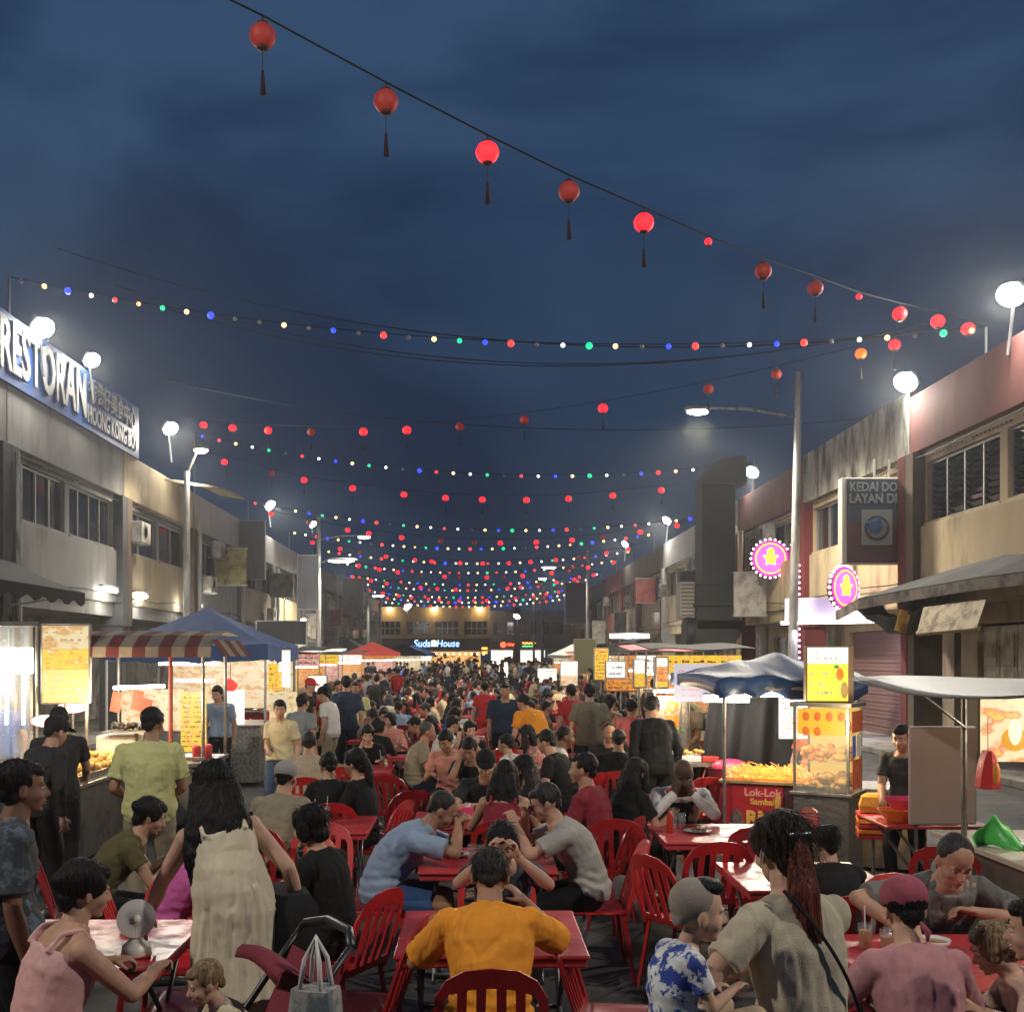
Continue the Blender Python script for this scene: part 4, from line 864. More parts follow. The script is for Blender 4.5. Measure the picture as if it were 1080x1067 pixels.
            if st == 'long':
                dn = V((0, 0, -1)); bk = Mh @ V((0, -1, 0)); bk.z = 0; bk = bk.normalized(); rt = Mh @ V((1, 0, 0))
                L_ = hair_len; rings = []
                for t in (0, .12, .3, .5, .7, .85, 1.0):
                    base = hp(0, -.055, .02)
                    c = base+dn*(L_*t)+bk*hair_b*math.sin(min(1, t*1.4)*PI/2)+bk*(.022+.05*min(1, t*1.3)*(1 if lean < 25 else -.1)+.012*math.sin(t*4))*s
                    wd = ((.085+.045*math.sin(min(1, t*1.25)*PI*.6)-.045*t**4)*(hair_len/.34)**.5)*s*hair_w; dp = (.055-.012*t-.02*t**4)*s
                    rings.append(ell_ring(c, rt, bk, wd, dp, 22, 2.2))
                b.loft(rings)
                for sg in (1, -1):
                    rings = []
                    for t in (0, .3, .6, 1.0):
                        c = hp(sg*.066, .0, .02)+dn*(L_*.75*t)+rt*sg*.022*t*s-bk*.015*s
                        rings.append(ell_ring(c, rt, bk, (.024+.012*t-.02*t**3)*s, (.042-.01*t-.02*t**3)*s, 14))
                    b.loft(rings)
                groove = .006
            if st == 'pony':
                bk = Mh @ V((0, -1, 0)); rt = Mh @ V((1, 0, 0)); p = [hp(0, -.10, .04)]
                for t in (.1, .25, .45, .65, .85, 1): p.append(hp(0, -.10, .04)+bk*(.05*math.sin(min(1, t*2.2)*PI/2))*s+V((0, 0, -1))*hair_len*t*s)
                if pony_c:
                    b3 = MB(); b3.tube(p, [.024*s, .036*s, .048*s, .052*s, .044*s, .028*s, .006*s], 14)
                    remesh(b3, 'ponytail', hairm(pony_c), root, .0055, 1, lambda co, no: co+no*((np.abs(np.sin(np.arctan2(co[:, 0]-p[3].x, co[:, 1]-p[3].y)*17+vnoise(co, 12)*4))*.7+vnoise(co, (90, 90, 8)))*.005)[:, None])
                    bb = MB(); qq = random.Random(9)
                    for k in range(160):
                        o_ = V((qq.gauss(0, .013), qq.gauss(0, .013), 0)); t0 = qq.randrange(1, 4); bb.tube([pt+o_*(1+.25*i) for i, pt in enumerate(p[t0:t0+3])], [.0012, .0012, .0004], 3)
                    bb.build('loose_strands', hairm(pony_c), root, smooth='all')
                else: b.tube(p, [.022*s, .030*s, .036*s, .038*s, .033*s, .022*s, .006*s], 14)
                groove = .005
            if st == 'bun':
                b.ball(hp(0, -.108, .035), (.038*hs, .034*hs, .038*hs), 14, 10, Mh)
        vx = max(vox*.8, .0055)
        Mi = Mn
        def hair_def(co, no):
            q = (co-Hc) @ Mi; ang = np.arctan2(q[:, 0], q[:, 1]+.02)
            g = np.abs(np.sin(ang*31+vnoise(co, 14)*5))*.8+vnoise(co, (80, 80, 9))*.7+.9*vnoise(co, 24)
            return co+no*(g*groove*s)[:, None]
        ho = remesh(b, 'hair', hm_, root, vx, 2, hair_def)
        if vox < .0072 and st not in ('crop', 'tuft') and strands:
            b = MB(); q = random.Random(NP[0]); lg = st in ('long', 'pony', 'bob')
            for k in range(420):
                a = q.uniform(0, 2*PI); e = math.asin(q.uniform(-.35, .98)); d = V((math.cos(a)*math.cos(e), math.sin(a)*math.cos(e), math.sin(e)))
                if d.y > .25 and d.z < .55: continue
                p = hp(d.x*.080, d.y*.095-.024, d.z*.089+.036); w = Mh @ V((d.x, d.y, 0)); dn = (Mh @ V((0, -.3, -1))).normalized()
                tn = (dn-(Mh @ d)*dn.dot(Mh @ d)+V((q.gauss(0, .25), q.gauss(0, .25), q.gauss(0, .1)))).normalized(); L_ = q.uniform(.03, .055) if not lg else q.uniform(.05, .12); o_ = q.uniform(0, .10)
                pts = [p+tn*L_*t+(Mh @ d)*L_*(o_*t*(1.3-t)+.01) for t in (0, .35, .7, 1)]
                b.tube(pts, [.0011, .0012, .0009, .0003], 3)
            b.build('loose_strands', hm_, ho, smooth='all')
    # ----- clothes
    kind, tm = top
    if tm is not None:
        b = MB(); inf = .013*loose*s; vv = max(vox, .0075)
        lo = -.06; sl = sleeve if sleeve is not None else {'tee': .62, 'polo': .66, 'long': 2, 'tank': 0, 'dress': 0, 'vest': 0}[kind]
        torso(b, inf+.002, lo if kind != 'dress' else .3, .98 if kind not in ('tank', 'dress') else .82, flare=.03*loose)
        if kind in ('tank', 'dress'):
            for sg in (1, -1): b.tube([sp(.80)+XN*sg*.10*s+YN*.105*s, sp(.95)+XN*sg*.10*s+YN*.05*s, sp(1.0)+XN*sg*.098*s-YN*.01*s, sp(.93)+XN*sg*.10*s-YN*.08*s, sp(.78)+XN*sg*.10*s-YN*.11*s], .014*s, 8)
        else:
            for i in (0, 1):
                b.rod(sp(.955), sh[i]+V((0, 0, .006)), .058*s, .056*s+inf*.3, 12)
                b.ball(sh[i], .060*s*fx**.6*fem+inf*.8, 12, 8)
            t_, X_, Y_ = fr(.97)
            b.loft([ell_ring(sp(.88), X_, Y_, .105*s, .082*s, 18), ell_ring(sp(.965), X_, Y_, .080*s, .074*s, 18)])
        if sl > 0:
            for i in (0, 1):
                k = min(sl, 1); e = sh[i].lerp(el[i], k); r0 = .056*s*fx**.6*fem+inf*.8; r1 = (.050*s*fx**.6*fem+inf*1.2 if k < 1 else .040*s*fem+inf*.9)
                b.rod(sh[i], e, r0, r1, 14)
                if sl > 1: b.ball(el[i], r1, 12, 8); b.rod(el[i], el[i].lerp(wr[i], .93), r1, .030*s+inf*.7, 14)
        if kind == 'dress':
            rings = []
            for t in (0, .12, .3, .5, .7, .85, 1.0):
                c = sp(.72).lerp(V((P0.x, P0.y-.02, hz-.30*s)), t) if t > .5 else sp(.72-1.1*t); rings.append(ell_ring(c, V((1, 0, 0)), V((0, 1, 0)), (.165+.055*t**.8)*s*fx, (.135+.10*t**.6)*s*fx, 28, 2.2))
            b.loft(rings)
        if kind == 'polo':
            t_, X_, Y_ = fr(.97); b.loft([ell_ring(sp(.94), X_, Y_, .078*s, .070*s, 18), ell_ring(sp(1.03), X_, Y_, .066*s, .064*s, 18)])
        seed = NP[0]*1.7
        folds = kind == 'dress'
        def top_def(co, no):
            q = co+seed
            g = vnoise(q, (9, 9, 15))*.6+vnoise(q, (22, 22, 30))*.3+vnoise(q @ np.array([[1, .6, 0], [-.6, 1, .2], [0, -.2, 1]]), (48, 14, 40))*.22
            if sit: g += .6*np.exp(-((co[:, 2]-(hz+.09))/.07)**2)*np.sin(co[:, 2]*95+vnoise(q, 8)*3)
            if folds:
                a = np.arctan2(co[:, 0]-P0.x, co[:, 1]-P0.y); g = g*.6+.45*np.clip((hz+.35*s-co[:, 2])/.3, 0, 1)*np.sin(a*24+1.5+vnoise(q, 3)*3.5)
            # straight creases from the shoulder
            w = np.abs(vnoise(q @ np.array([[1, .4, 0], [-.4, 1, .3], [0, -.3, 1]]), (16, 5, 5)))
            g -= (1-np.clip(w*5, 0, 1))*.5
            return co+no*(g*.0088*s*(loose*.5+.5))[:, None]
        remesh(b, {'tank': 'tank_top', 'dress': 'dress', 'polo': 'polo_shirt', 'tee': 't_shirt', 'long': 'long_sleeved_shirt', 'vest': 'vest'}[kind], tm, root, vv, 2, top_def)
    bk_, bmm = bottom
    if bmm is not None:
        b = MB(); inf = .010*s; torso(b, inf*.7, -9, .12)
        for i in (0, 1):
            r0 = .088*s*fx+inf*.6; hm = hd[i].lerp(kn[i], .4)
            b.ball(hd[i], r0, 12, 8); b.rod(hd[i], hm, r0, .078*s*fx+inf, 14)
            ke = kn[i] if bk_ == 'long' else hd[i].lerp(kn[i], .82)
            b.rod(hm, ke, .078*s*fx+inf, (.056*s if bk_ == 'long' else .066*s)+inf*1.3, 14)
            if bk_ == 'long':
                b.ball(kn[i], .056*s+inf*1.1, 12, 8); b.rod(kn[i], kn[i].lerp(an[i], .93), .054*s+inf, .046*s+inf, 14)
        sd2 = NP[0]*2.3
        def bot_def(co, no):
            g = vnoise(co+sd2, (11, 11, 20))*.6+vnoise(co+sd2, (26, 26, 34))*.3
            return co+no*(g*.007*s)[:, None]
        remesh(b, 'trousers' if bk_ == 'long' else 'shorts', bmm, root, max(vox, .009), 2, bot_def)
    if shoes:
        for i in (0, 1):
            b = MB(); fo = V((math.sin(R((8, -8)[i])), 1, 0)).normalized(); a = an[i]; zf = a.z-.085*s
            Mz = Matrix.Rotation(-math.atan2(fo.x, fo.y), 3, 'Z')
            rings = []
            for fy, rr, zz in ((-.085, .022, .03), (-.07, .036, .06), (-.02, .040, .085), (.04, .044, .075), (.10, .048, .05), (.15, .042, .038), (.185, .02, .024)):
                c = V((a.x, a.y, zf))+fo*fy*s+V((0, 0, zz*s*.5)); rings.append(ell_ring(c, Mz @ V((1, 0, 0)), V((0, 0, 1)), rr*s+.003, zz*s*.5+.004, 14, 2.8))
            b.loft(rings); b.build('shoe', shoes if not isinstance(shoes, bool) else mat('shoe_black', (.02, .02, .022), rough=.5), root, smooth='all')
    J = dict(hp=hp, Mh=Mh, hs=hs, sp=sp, fr=fr, sh=sh, el=el, wr=wr, root=root, s=s, hz=hz, an=an, kn=kn)
    return root, J
# ---------------------------------------------------------------- red plastic chair and folding table
m_red = mat('red_plastic', (.50, .018, .020), rough=.40, spec=.5, var=.14, vscale=3, bump=.08, bscale=60, dirt=(.30, .03, .03), dscale=6, dpos=(.5, .7))
m_fade = mat('faded_red_plastic', (.46, .03, .028), rough=.45, var=.15, vscale=4, dirt=(.38, .07, .06), dscale=5)
m_wine = mat('wine_red_plastic', (.30, .010, .014), rough=.28, spec=.5, var=.1)
m_redt = mat('red_table_top', (.52, .035, .04), rough=.30, spec=.5, var=.10, vscale=5, dirt=(.36, .05, .05), dscale=9)
m_leg = mat('steel_leg', (.13, .13, .14), rough=.4, metal=.7)
def bend(x, z):
    """back surface of the chair: leans back and wraps round the sitter"""
    return -.185-.14*(z-.43)/.42-.02+.30*x*x*(.6+.4*(z-.43)/.42)
def make_chair():
    r = empty('plastic_chair')
    b = MB(); n = 12
    def seatf(u, v):
        x = (u-.5)*(.43-.03*(1-v)); y = -.20+.41*v; z = .435-.018*math.sin(u*PI)*math.sin(v*PI)-.03*max(0, v-.9)*10*.3
        return (x, y, z)
    b.grid(seatf, 10, 10); b.build('seat', m_red, r, smooth='all', solid=.014)
    b = MB(); t = .007
    def strip(pts, w0, w1=None, horiz=False):
        rg = []
        for i, (x, z) in enumerate(pts):
            x0, z0 = pts[max(i-1, 0)]; x1, z1 = pts[min(i+1, len(pts)-1)]; d = Vector((x1-x0, z1-z0)).normalized(); nx, nz = -d.y, d.x; w = w0 if w1 is None else w0+(w1-w0)*i/(len(pts)-1)
            P = []
            for sx, sy in ((-1, -1), (1, -1), (1, 1), (-1, 1)):
                X = x+nx*w/2*sx; Z = z+nz*w/2*sx; P.append(Vector((X, bend(X, Z)+sy*t, Z)))
            rg.append(P)
        b.loft(rg)
    arch = [(.205, .40), (.215, .52), (.218, .64), (.205, .74), (.165, .81), (.10, .848), (0, .86), (-.10, .848), (-.165, .81), (-.205, .74), (-.218, .64), (-.215, .52), (-.205, .40)]
    strip(arch, .042)
    strip([(.17, .79), (.085, .815), (0, .822), (-.085, .815), (-.17, .79)], .055)
    for x in (-.115, -.04, .04, .115): strip([(x*.85, .43), (x, .56), (x*1.02, .70), (x*1.0, .80)], .034, .040)
    strip([(-.20, .455), (0, .455), (.20, .455)], .035)
    b.build('backrest', m_red, r, smooth=True)
    for sx in (-1, 1):
        for sy in (-1, 1):
            b = MB(); rg = []
            for k in range(5):
                q = k/4; z = .43*(1-q); x = sx*(.195+.035*q); y = (.185 if sy > 0 else -.185)+sy*(.025 if sy > 0 else .06)*q; w = .032-.008*q
                rg.append([Vector((x-w*sx, y, z)), Vector((x, y, z)), Vector((x, y-w*sy, z)), Vector((x-.008*sx, y-w*sy, z)), Vector((x-.008*sx, y-.008*sy, z)), Vector((x-w*sx, y-.008*sy, z))])
            b.loft(rg); b.build('leg', m_red, r)
    return r
def make_table(w=.90, d=.90):
    r = empty('folding_table')
    b = MB(); b.rng(-w/2, w/2, -d/2, d/2, .715, .735); b.rng(-w/2+.012, w/2-.012, -d/2+.012, -d/2+.03, .675, .714); b.rng(-w/2+.012, w/2-.012, d/2-.03, d/2-.012, .675, .714)
    b.rng(-w/2+.012, -w/2+.03, -d/2+.031, d/2-.031, .675, .714); b.rng(w/2-.03, w/2-.012, -d/2+.031, d/2-.031, .675, .714)
    b.build('tabletop', m_redt, r, bevel=.008)
    for sx in (-1, 1):
        for sy in (-1, 1):
            b = MB(); b.tube([(sx*.34*w/.9, -sy*.34, .70), (sx*.35*w/.9, sy*.36, .02), (sx*.35*w/.9, sy*.36, 0)], .013, 8); b.build('leg', m_leg, r, smooth='all')
    b = MB()
    for s_ in (-1, 1): b.rod((-.35*w/.9, s_*.35, .06), (.35*w/.9, s_*.35, .06), .011)
    b.rod((-.35*w/.9, 0, .36), (.35*w/.9, 0, .36), .011); b.build('crossbar', m_leg, r, smooth='all')
    return r
chair0 = make_chair(); table0 = make_table()
chair_used = [0]; table_used = [0]; CHAIRS = []
def put_chair(x, y, rz, lab, grp='red plastic chairs round the tables', tilt=0):
    if chair_used[0] == 0: o = chair0
    else: o = copy_tree(chair0)
    chair_used[0] += 1; o.location = (x, y, 0); o.rotation_euler = (0, 0, rz); tag(o, lab, 'chair', grp)
    fm = {3: m_wine, 6: m_wine}.get(chair_used[0]*7 % 10)
    if fm:
        for ch in CH[o.name]: ch.material_slots[0].link = 'OBJECT'; ch.material_slots[0].material = fm
    return o
def put_table(x, y, rz, lab, grp='red folding tables'):
    o = table0 if table_used[0] == 0 else copy_tree(table0); table_used[0] += 1
    o.location = (x, y, 0); o.rotation_euler = (0, 0, rz); tag(o, lab, 'table', grp); return o
# ---------------------------------------------------------------- tableware
m_por = mat('white_melamine', (.62, .60, .56), rough=.3); m_glassc = mat('clear_glass', (.5, .55, .55), rough=.05, alpha=.14, spec=.8); m_tea = mat('iced_tea', (.45, .20, .04), rough=.1, spec=.6)
m_nood = mat('fried_noodles', (.28, .14, .05), rough=.6, bump=1, bscale=120, var=.6, vscale=70); m_green = mat('greens', (.06, .12, .03), rough=.6, bump=1, bscale=80); m_chop = mat('chopstick', (.45, .30, .14), rough=.6); m_soup = mat('soup', (.30, .12, .03), rough=.15, var=.4, vscale=50)
m_pinkp = mat('pink_plastic', (.75, .06, .16), rough=.35); m_orp = mat('orange_plastic', (.85, .25, .02), rough=.35)
WARE = {}
def ware(kind, x, y, z, rz, lab):
    key = kind
    if key in WARE:
        o = copy_tree(WARE[key])
    else:
        if kind == 'plate':
            o = empty('plate_of_noodles'); b = MB(); b.lathe([(.05, 0), (.06, .006), (.105, .018), (.108, .021), (.06, .010), (.01, .009)], n=24); b.build('plate', m_por, o, smooth='all')
            b = MB(); q = random.Random(3)
            for k in range(36):
                a = q.uniform(0, 6.3); r_ = q.uniform(0, .055); b.ball((r_*math.cos(a), r_*math.sin(a), .022+q.uniform(0, .02)*(1-r_/.07)), (q.uniform(.006, .014), q.uniform(.012, .022), .006), 6, 4, Matrix.Rotation(q.uniform(0, 3), 3, 'Z'))
            b.build('noodles', m_nood, o, smooth='all')
        elif kind == 'bowl':
            o = empty('soup_bowl'); b = MB(); b.lathe([(.03, 0), (.035, .005), (.07, .04), (.078, .06), (.074, .06), (.066, .042), (.0, .04)], n=22); b.build('bowl', m_por, o, smooth='all'); b = MB(); b.lathe([(.001, .046), (.067, .0465)], n=20); b.build('soup', m_soup, o)
        elif kind == 'glass':
            o = empty('drinking_glass'); b = MB(); b.lathe([(.028, 0), (.034, .12), (.031, .12), (.026, .01)], n=16); b.build('glass', m_glassc, o, smooth='all'); b = MB(); b.lathe([(.024, .012), (.029, .09)], n=14); b.build('drink', m_tea, o, smooth=True)
            b = MB(); b.rod((.0, 0, .03), (.03, .01, .20), .003, n=6); b.build('straw', m_por, o)
        elif kind == 'empty_glass':
            o = empty('drinking_glass'); b = MB(); b.lathe([(.028, 0), (.034, .12), (.031, .12), (.026, .01)], n=16); b.build('glass', m_glassc, o, smooth='all')
        elif kind == 'chopsticks':
            o = empty('chopsticks')
            for s_ in (-1, 1): b = MB(); b.rod((-.11, .004*s_, .004), (.11, .012*s_, .004), .0035, .0022, 6); b.build('stick', m_chop, o)
        elif kind == 'napkins':
            o = empty('tissue_box'); b = MB(); b.rng(-.05, .05, -.03, .03, 0, .11); b.build('box', m_pinkp, o, bevel=.006); b = MB(); b.loft([[Vector((-.03, -.006, .11)), Vector((.03, -.006, .11)), Vector((.03, .006, .11)), Vector((-.03, .006, .11))], [Vector((-.02, -.012, .14)), Vector((.03, .004, .145)), Vector((.025, .012, .14)), Vector((-.02, .0, .145))]]); b.build('tissue', m_por, o)
        elif kind == 'bottle':
            o = empty('sauce_bottle'); b = MB(); b.lathe([(.024, 0), (.026, .01), (.026, .11), (.012, .15), (.010, .17)], n=14); b.build('bottle', mat('chilli_red', (.45, .03, .015), rough=.25), o, smooth='all'); b = MB(); b.lathe([(.012, .171), (.012, .19)], n=10); b.build('cap', m_green, o)
        WARE[key] = o
    o.location = (x, y, z); o.rotation_euler = (0, 0, rz)
    cat = {'plate': 'plate', 'bowl': 'bowl', 'glass': 'glass', 'empty_glass': 'glass', 'chopsticks': 'chopsticks', 'napkins': 'tissue box', 'bottle': 'bottle'}[kind]
    tag(o, lab, cat, {'plate': 'plates of noodles on the tables', 'bowl': 'soup bowls on the tables', 'glass': 'iced drinks with straws', 'empty_glass': 'plain water glasses', 'chopsticks': 'pairs of chopsticks', 'napkins': 'pink tissue boxes', 'bottle': 'chilli sauce bottles'}[kind])
    return o
# ---------------------------------------------------------------- food stalls
m_steel = mat('brushed_steel', (.36, .35, .33), rough=.32, metal=.85, bump=.08, bscale=40, stretch=(1, 8, 1), dirt=(.16, .14, .12), dscale=5)
m_steeld = mat('grimy_steel', (.12, .115, .11), rough=.45, metal=.6, dirt=(.05, .045, .04), dscale=4)
m_wood = mat('pale_wood', (.32, .2, .1), rough=.6, var=.2)
m_blue = mat('blue_canopy', (.018, .060, .19), rough=.65, bump=.25, bscale=6, var=.15, vscale=2)
m_gold = mat('golden_fritters', (.75, .42, .10), rough=.55, bump=1, bscale=60, var=.5, vscale=30)
m_white = mat('white_sheet', (.6, .58, .55), rough=.6)
def em(n, c, e): return mat(n, tuple(x*.15 for x in c), emit=c, estr=e, sample=False, rough=.5)
def emp(name, c1, c2, e, sc=9, lo=.48, hi=.56, c3=None):
    m = bpy.data.materials.new(name); m.use_nodes = True; t = m.node_tree; b = t.nodes['Principled BSDF']; l = t.links.new
    tc = t.nodes.new('ShaderNodeTexCoord'); mp = t.nodes.new('ShaderNodeMapping'); mp.inputs['Scale'].default_value = (1, 1, 1.7); n = t.nodes.new('ShaderNodeTexNoise'); n.inputs['Scale'].default_value = sc; n.inputs['Detail'].default_value = 3
    r = t.nodes.new('ShaderNodeValToRGB'); r.color_ramp.elements[0].color = (*c1, 1); r.color_ramp.elements[0].position = lo; r.color_ramp.elements[1].color = (*c2, 1); r.color_ramp.elements[1].position = hi
    if c3: k = r.color_ramp.elements.new(min(.99, hi+.06)); k.color = (*c3, 1)
    l(tc.outputs['Object'], mp.inputs[0]); l(mp.outputs[0], n.inputs['Vector']); l(n.outputs['Fac'], r.inputs[0]); b.inputs['Base Color'].default_value = (.06, .05, .04, 1); l(r.outputs[0], b.inputs['Emission Color']); b.inputs['Emission Strength'].default_value = e; m.cycles.emission_sampling = 'NONE'
    return m
e_white = emp('lit_white_panel', (1, .96, .86), (.9, .72, .6), 1.25, 7, .52, .66); e_yel = emp('lit_yellow_panel', (1, .66, .04), (1, .28, .03), .9, 11, .52, .60, (1, .85, .4)); e_cream = emp('lit_cream_panel', (1, .84, .5), (.85, .45, .15), .75, 8, .5, .62); e_or = emp('lit_orange_panel', (1, .36, .04), (.5, .08, .01), .8, 10, .48, .58, (1, .7, .2)); e_red = em('lit_red_panel', (1, .08, .05), .8); e_pink = emp('lit_pink_panel', (1, .60, .50), (.9, .2, .15), .65, 9, .5, .6)
m_ink = mat('red_print', (.45, .03, .02), rough=.6); m_inkd = mat('brown_print', (.10, .06, .04), rough=.6); m_pinkink = mat('pink_print', (.8, .3, .3), emit=(.9, .3, .25), estr=.5, sample=False); m_blueink = mat('blue_print', (.08, .12, .35))
def tube(p, a, b_, r=.02, en=0, off=(0, 0, -.12), parent=None, col=(1, .9, .72), size=.25):
    m = MB(); m.rod(a, b_, r); m.build('tube_light', tube_m, p)
    if en:
        c = (Vector(a)+Vector(b_))/2+Vector(off); w = Matrix.Translation(p.location) @ Matrix.Rotation(p.rotation_euler.z, 4, 'Z')
        light('stall_light', w @ c, en*.5, col, 'POINT', size)
def posts(p, xs, ys, z0, z1, m=m_steel, r=.018, nm='post'):
    for x in xs:
        for y in ys:
            b = MB(); b.rod((x, y, z0), (x, y, z1), r, n=8); b.build(nm, m, p, smooth=True)
def tent(p, x0, x1, y0, y1, ze, zp, m, val=.22, nm='canopy', wave=.02):
    b = MB(); cx, cy = (x0+x1)/2, (y0+y1)/2; n = 10
    cs = [(x0, y0), (x1, y0), (x1, y1), (x0, y1)]
    for k in range(4):
        (ax, ay), (bx, by) = cs[k], cs[(k+1) % 4]
        def f(u, v, ax=ax, ay=ay, bx=bx, by=by):
            ex, ey = ax+(bx-ax)*v, ay+(by-ay)*v; h = (1-u)
            return (ex+(cx-ex)*u, ey+(cy-ey)*u, ze+(zp-ze)*(u**1.15)-wave*math.sin(v*PI)*h*2*(1-.5*u)*(1+.5*math.sin(v*25)*h))
        b.grid(f, 8, n)
        def g(u, v, ax=ax, ay=ay, bx=bx, by=by): return (ax+(bx-ax)*v, ay+(by-ay)*v, ze-val*u-wave*2*math.sin(v*PI)*(1+.5*math.sin(v*25))+.01*math.sin(v*40)*u)
        b.grid(g, 2, 24)
    return b.build(nm, m, p, solid=.008)
def goods(p, name, x0, x1, y0, y1, z, m, n, r0, r1, seed=1, h=1.0):
    b = MB(); q = random.Random(seed)
    for k in range(n): r_ = q.uniform(r0, r1); b.ball((q.uniform(x0, x1), q.uniform(y0, y1), z+r_*.5+q.uniform(0, h)*r_), (r_, r_*q.uniform(.6, 1.3), r_*.7), 7, 5, Matrix.Rotation(q.uniform(0, 3), 3, 'Z'))
    return b.build(name, m, p, smooth='all')
def bars(p, name, x0, x1, z0, z1, y, m, rows, seed=2, dens=.62, th=.004):
    """rows of small printed strokes on a panel facing -y"""
    b = MB(); q = random.Random(seed); h = (z1-z0)/rows
    for i in range(rows):
        x = x0
        while x < x1-.02:
            w = q.uniform(.12, .4)*h
            if q.random() < dens: b.rng(x, min(x+w, x1), y-th, y, z0+i*h+h*.25, z0+i*h+h*(.25+q.uniform(.12, .34)))
            x += w*1.25
    return b.build(name, m, p)
# -- A: snack counter at the left with a tall yellow lit sign
s = empty('snack_counter', (-4.25, 11.6, 0), 0, 'dark snack counter on the left piled with glowing golden fritters', 'counter')
b = MB(); b.rng(-.42, .42, -1.6, 1.6, .10, .82); b.build('cabinet', m_steeld, s, bevel=.01)
b = MB(); b.rng(-.47, .47, -1.66, 1.66, .82, .86); b.build('counter_top', m_steel, s, bevel=.005)
for sx in (-1, 1):
    for sy in (-1, 1): b = MB(); b.rng(sx*.36-.03, sx*.36+.03, sy*1.5-.03, sy*1.5+.03, 0, .10); b.build('leg', m_leg, s)
b = MB(); b.rng(-.40, .40, -1.5, 1.3, .861, .88); b.rng(-.40, -.385, -1.5, 1.3, .88, .93); b.rng(.385, .40, -1.5, 1.3, .88, .93); b.rng(-.40, .40, -1.5, -1.485, .88, .93); b.build('tray', m_steel, s)
goods(s, 'fritters', -.36, .36, -1.43, 1.25, .885, m_gold, 420, .028, .055, 4, 1.6)
light('snack_lamp_light', (-4.3, 10.9, 1.55), 55, (1, .72, .38), 'POINT', .12); light('snack_lamp_light', (-4.3, 12.3, 1.55), 55, (1, .72, .38), 'POINT', .12)
for i, (x, y, z, lab) in enumerate(((-4.75, 12.9, 1.50, 'upper of two pink glowing heat lamps left of the snack counter'), (-4.9, 12.5, 1.36, 'lower of two pink glowing heat lamps left of the snack counter'))):
    h = empty('heat_lamp', (x, y, z), 0, lab, 'lamp'); b = MB(); b.ball((0, 0, 0), (.17, .17, .07), 14, 8); b.build('shade', em('pink_lamp', (1, .5, .42), 3.0), h, smooth='all'); b = MB(); b.rod((0, 0, .05), (0, 0, .5), .006); b.build('cord', m_cable, h)
# lit sign of the counter
c = at(70, 700, 12.6); s = empty('light_box', c, R(12), 'tall cream and yellow lit menu box beside the left snack counter', 'sign')
b = MB(); b.rng(-.27, .27, -.06, .06, -.46, .46); b.build('case', m_steel, s, bevel=.01)
b = MB(); b.rng(-.25, .25, -.068, -.061, .17, .44); b.build('cream_panel', e_cream, s); b = MB(); b.rng(-.25, .25, -.068, -.061, -.06, .168); b.build('yellow_panel', e_yel, s); b = MB(); b.rng(-.25, .25, -.068, -.061, -.44, -.062); b.build('menu_panel', em('lit_peach_panel', (1, .62, .22), 1.0), s)
bars(s, 'printed_strokes', -.22, .22, .24, .42, -.069, mat('grey_print', (.3, .28, .2)), 2, 3); bars(s, 'menu_print', -.22, .22, -.40, -.10, -.069, m_pinkink, 4, 5)
b = MB(); b.rod((0, 0, -.46), (0, 0, -1.42), .025); b.rng(-.2, .2, -.2, .2, -1.45, -1.42); b.build('stand', m_steel, s)
# bright plastic-wrapped lamp stall at the far left
s = empty('wrapped_stall', at(4, 700, 12.5)*1.0, 0, 'stall wrapped in clear plastic with a dazzling white lamp at the left edge', 'stall'); s.location.z = 0
m_pl = mat('clear_plastic', (.75, .78, .8), rough=.25, alpha=.30, bump=.6, bscale=7, stretch=(1, 1, .15))
b = MB(); b.grid(lambda u, v: (-.55+.9*v, -.02+.05*math.sin(v*31), .7+1.75*u), 2, 40); b.build('plastic_sheet', m_pl, s)
b = MB(); b.rng(-.5, .35, .25, 1.1, 0, .8); b.build('counter', m_steeld, s, bevel=.01)
b = MB(); b.rng(-.6, .4, 0, 1.2, 2.45, 2.5); b.build('roof', m_awn_grey, s)
posts(s, (-.57, .37), (.02, 1.15), 0, 2.45)
b = MB(); b.box((0, .35, 2.05), (.36, .1, .30)); b.rod((-.1, .3, 1.9), (-.1, .3, 1.3), .02); b.rod((.1, .3, 1.9), (.1, .3, 1.3), .02); b.build('lamp', em('dazzling_lamp', (1, .97, .9), 14), s, bevel=.03)
light('stall_light', s.location+Vector((.0, -.25, 1.9)), 50, (1, .93, .8), 'POINT', .2)
# hanging blue shirt and red bits at the far left edge
# -- B: striped cart
s = empty('food_cart', (-3.8, 13.4, 0), R(0), 'food cart with a red and white striped awning left of the blue canopy', 'food cart')
b = MB(); b.rng(-.78, .78, -.55, .6, .12, .80); b.build('cabinet', m_steel, s, bevel=.01); b = MB(); b.rng(-.82, .82, -.6, .64, .80, .85); b.rng(-.82, .82, -.62, -.6, .88, .92); b.build('counter_top', m_steel, s, bevel=.005)
for x in (-.6, .6): b = MB(); b.lathe([(.10, -.02), (.14, -.025), (.14, .025), (.10, .02)], c=(x, -.5, .14), n=18, M=Matrix.Rotation(R(90), 3, 'Y')); b.build('wheel', mat('tyre', (.02, .02, .02)), s, smooth=True)
posts(s, (-.78, .78), (-.55, .6), .85, 2.12, m_steel, .025); posts(s, (.35,), (-.56,), .85, 2.10, mat('red_painted_post', (.4, .08, .06)), .03)
m_st = mat('awning_cream_stripe', (.24, .20, .15), rough=.9, dirt=(.14, .12, .10)); m_sr = mat('awning_red_stripe', (.12, .016, .018), rough=.9, dirt=(.07, .02, .02))
b = MB(); n = 11
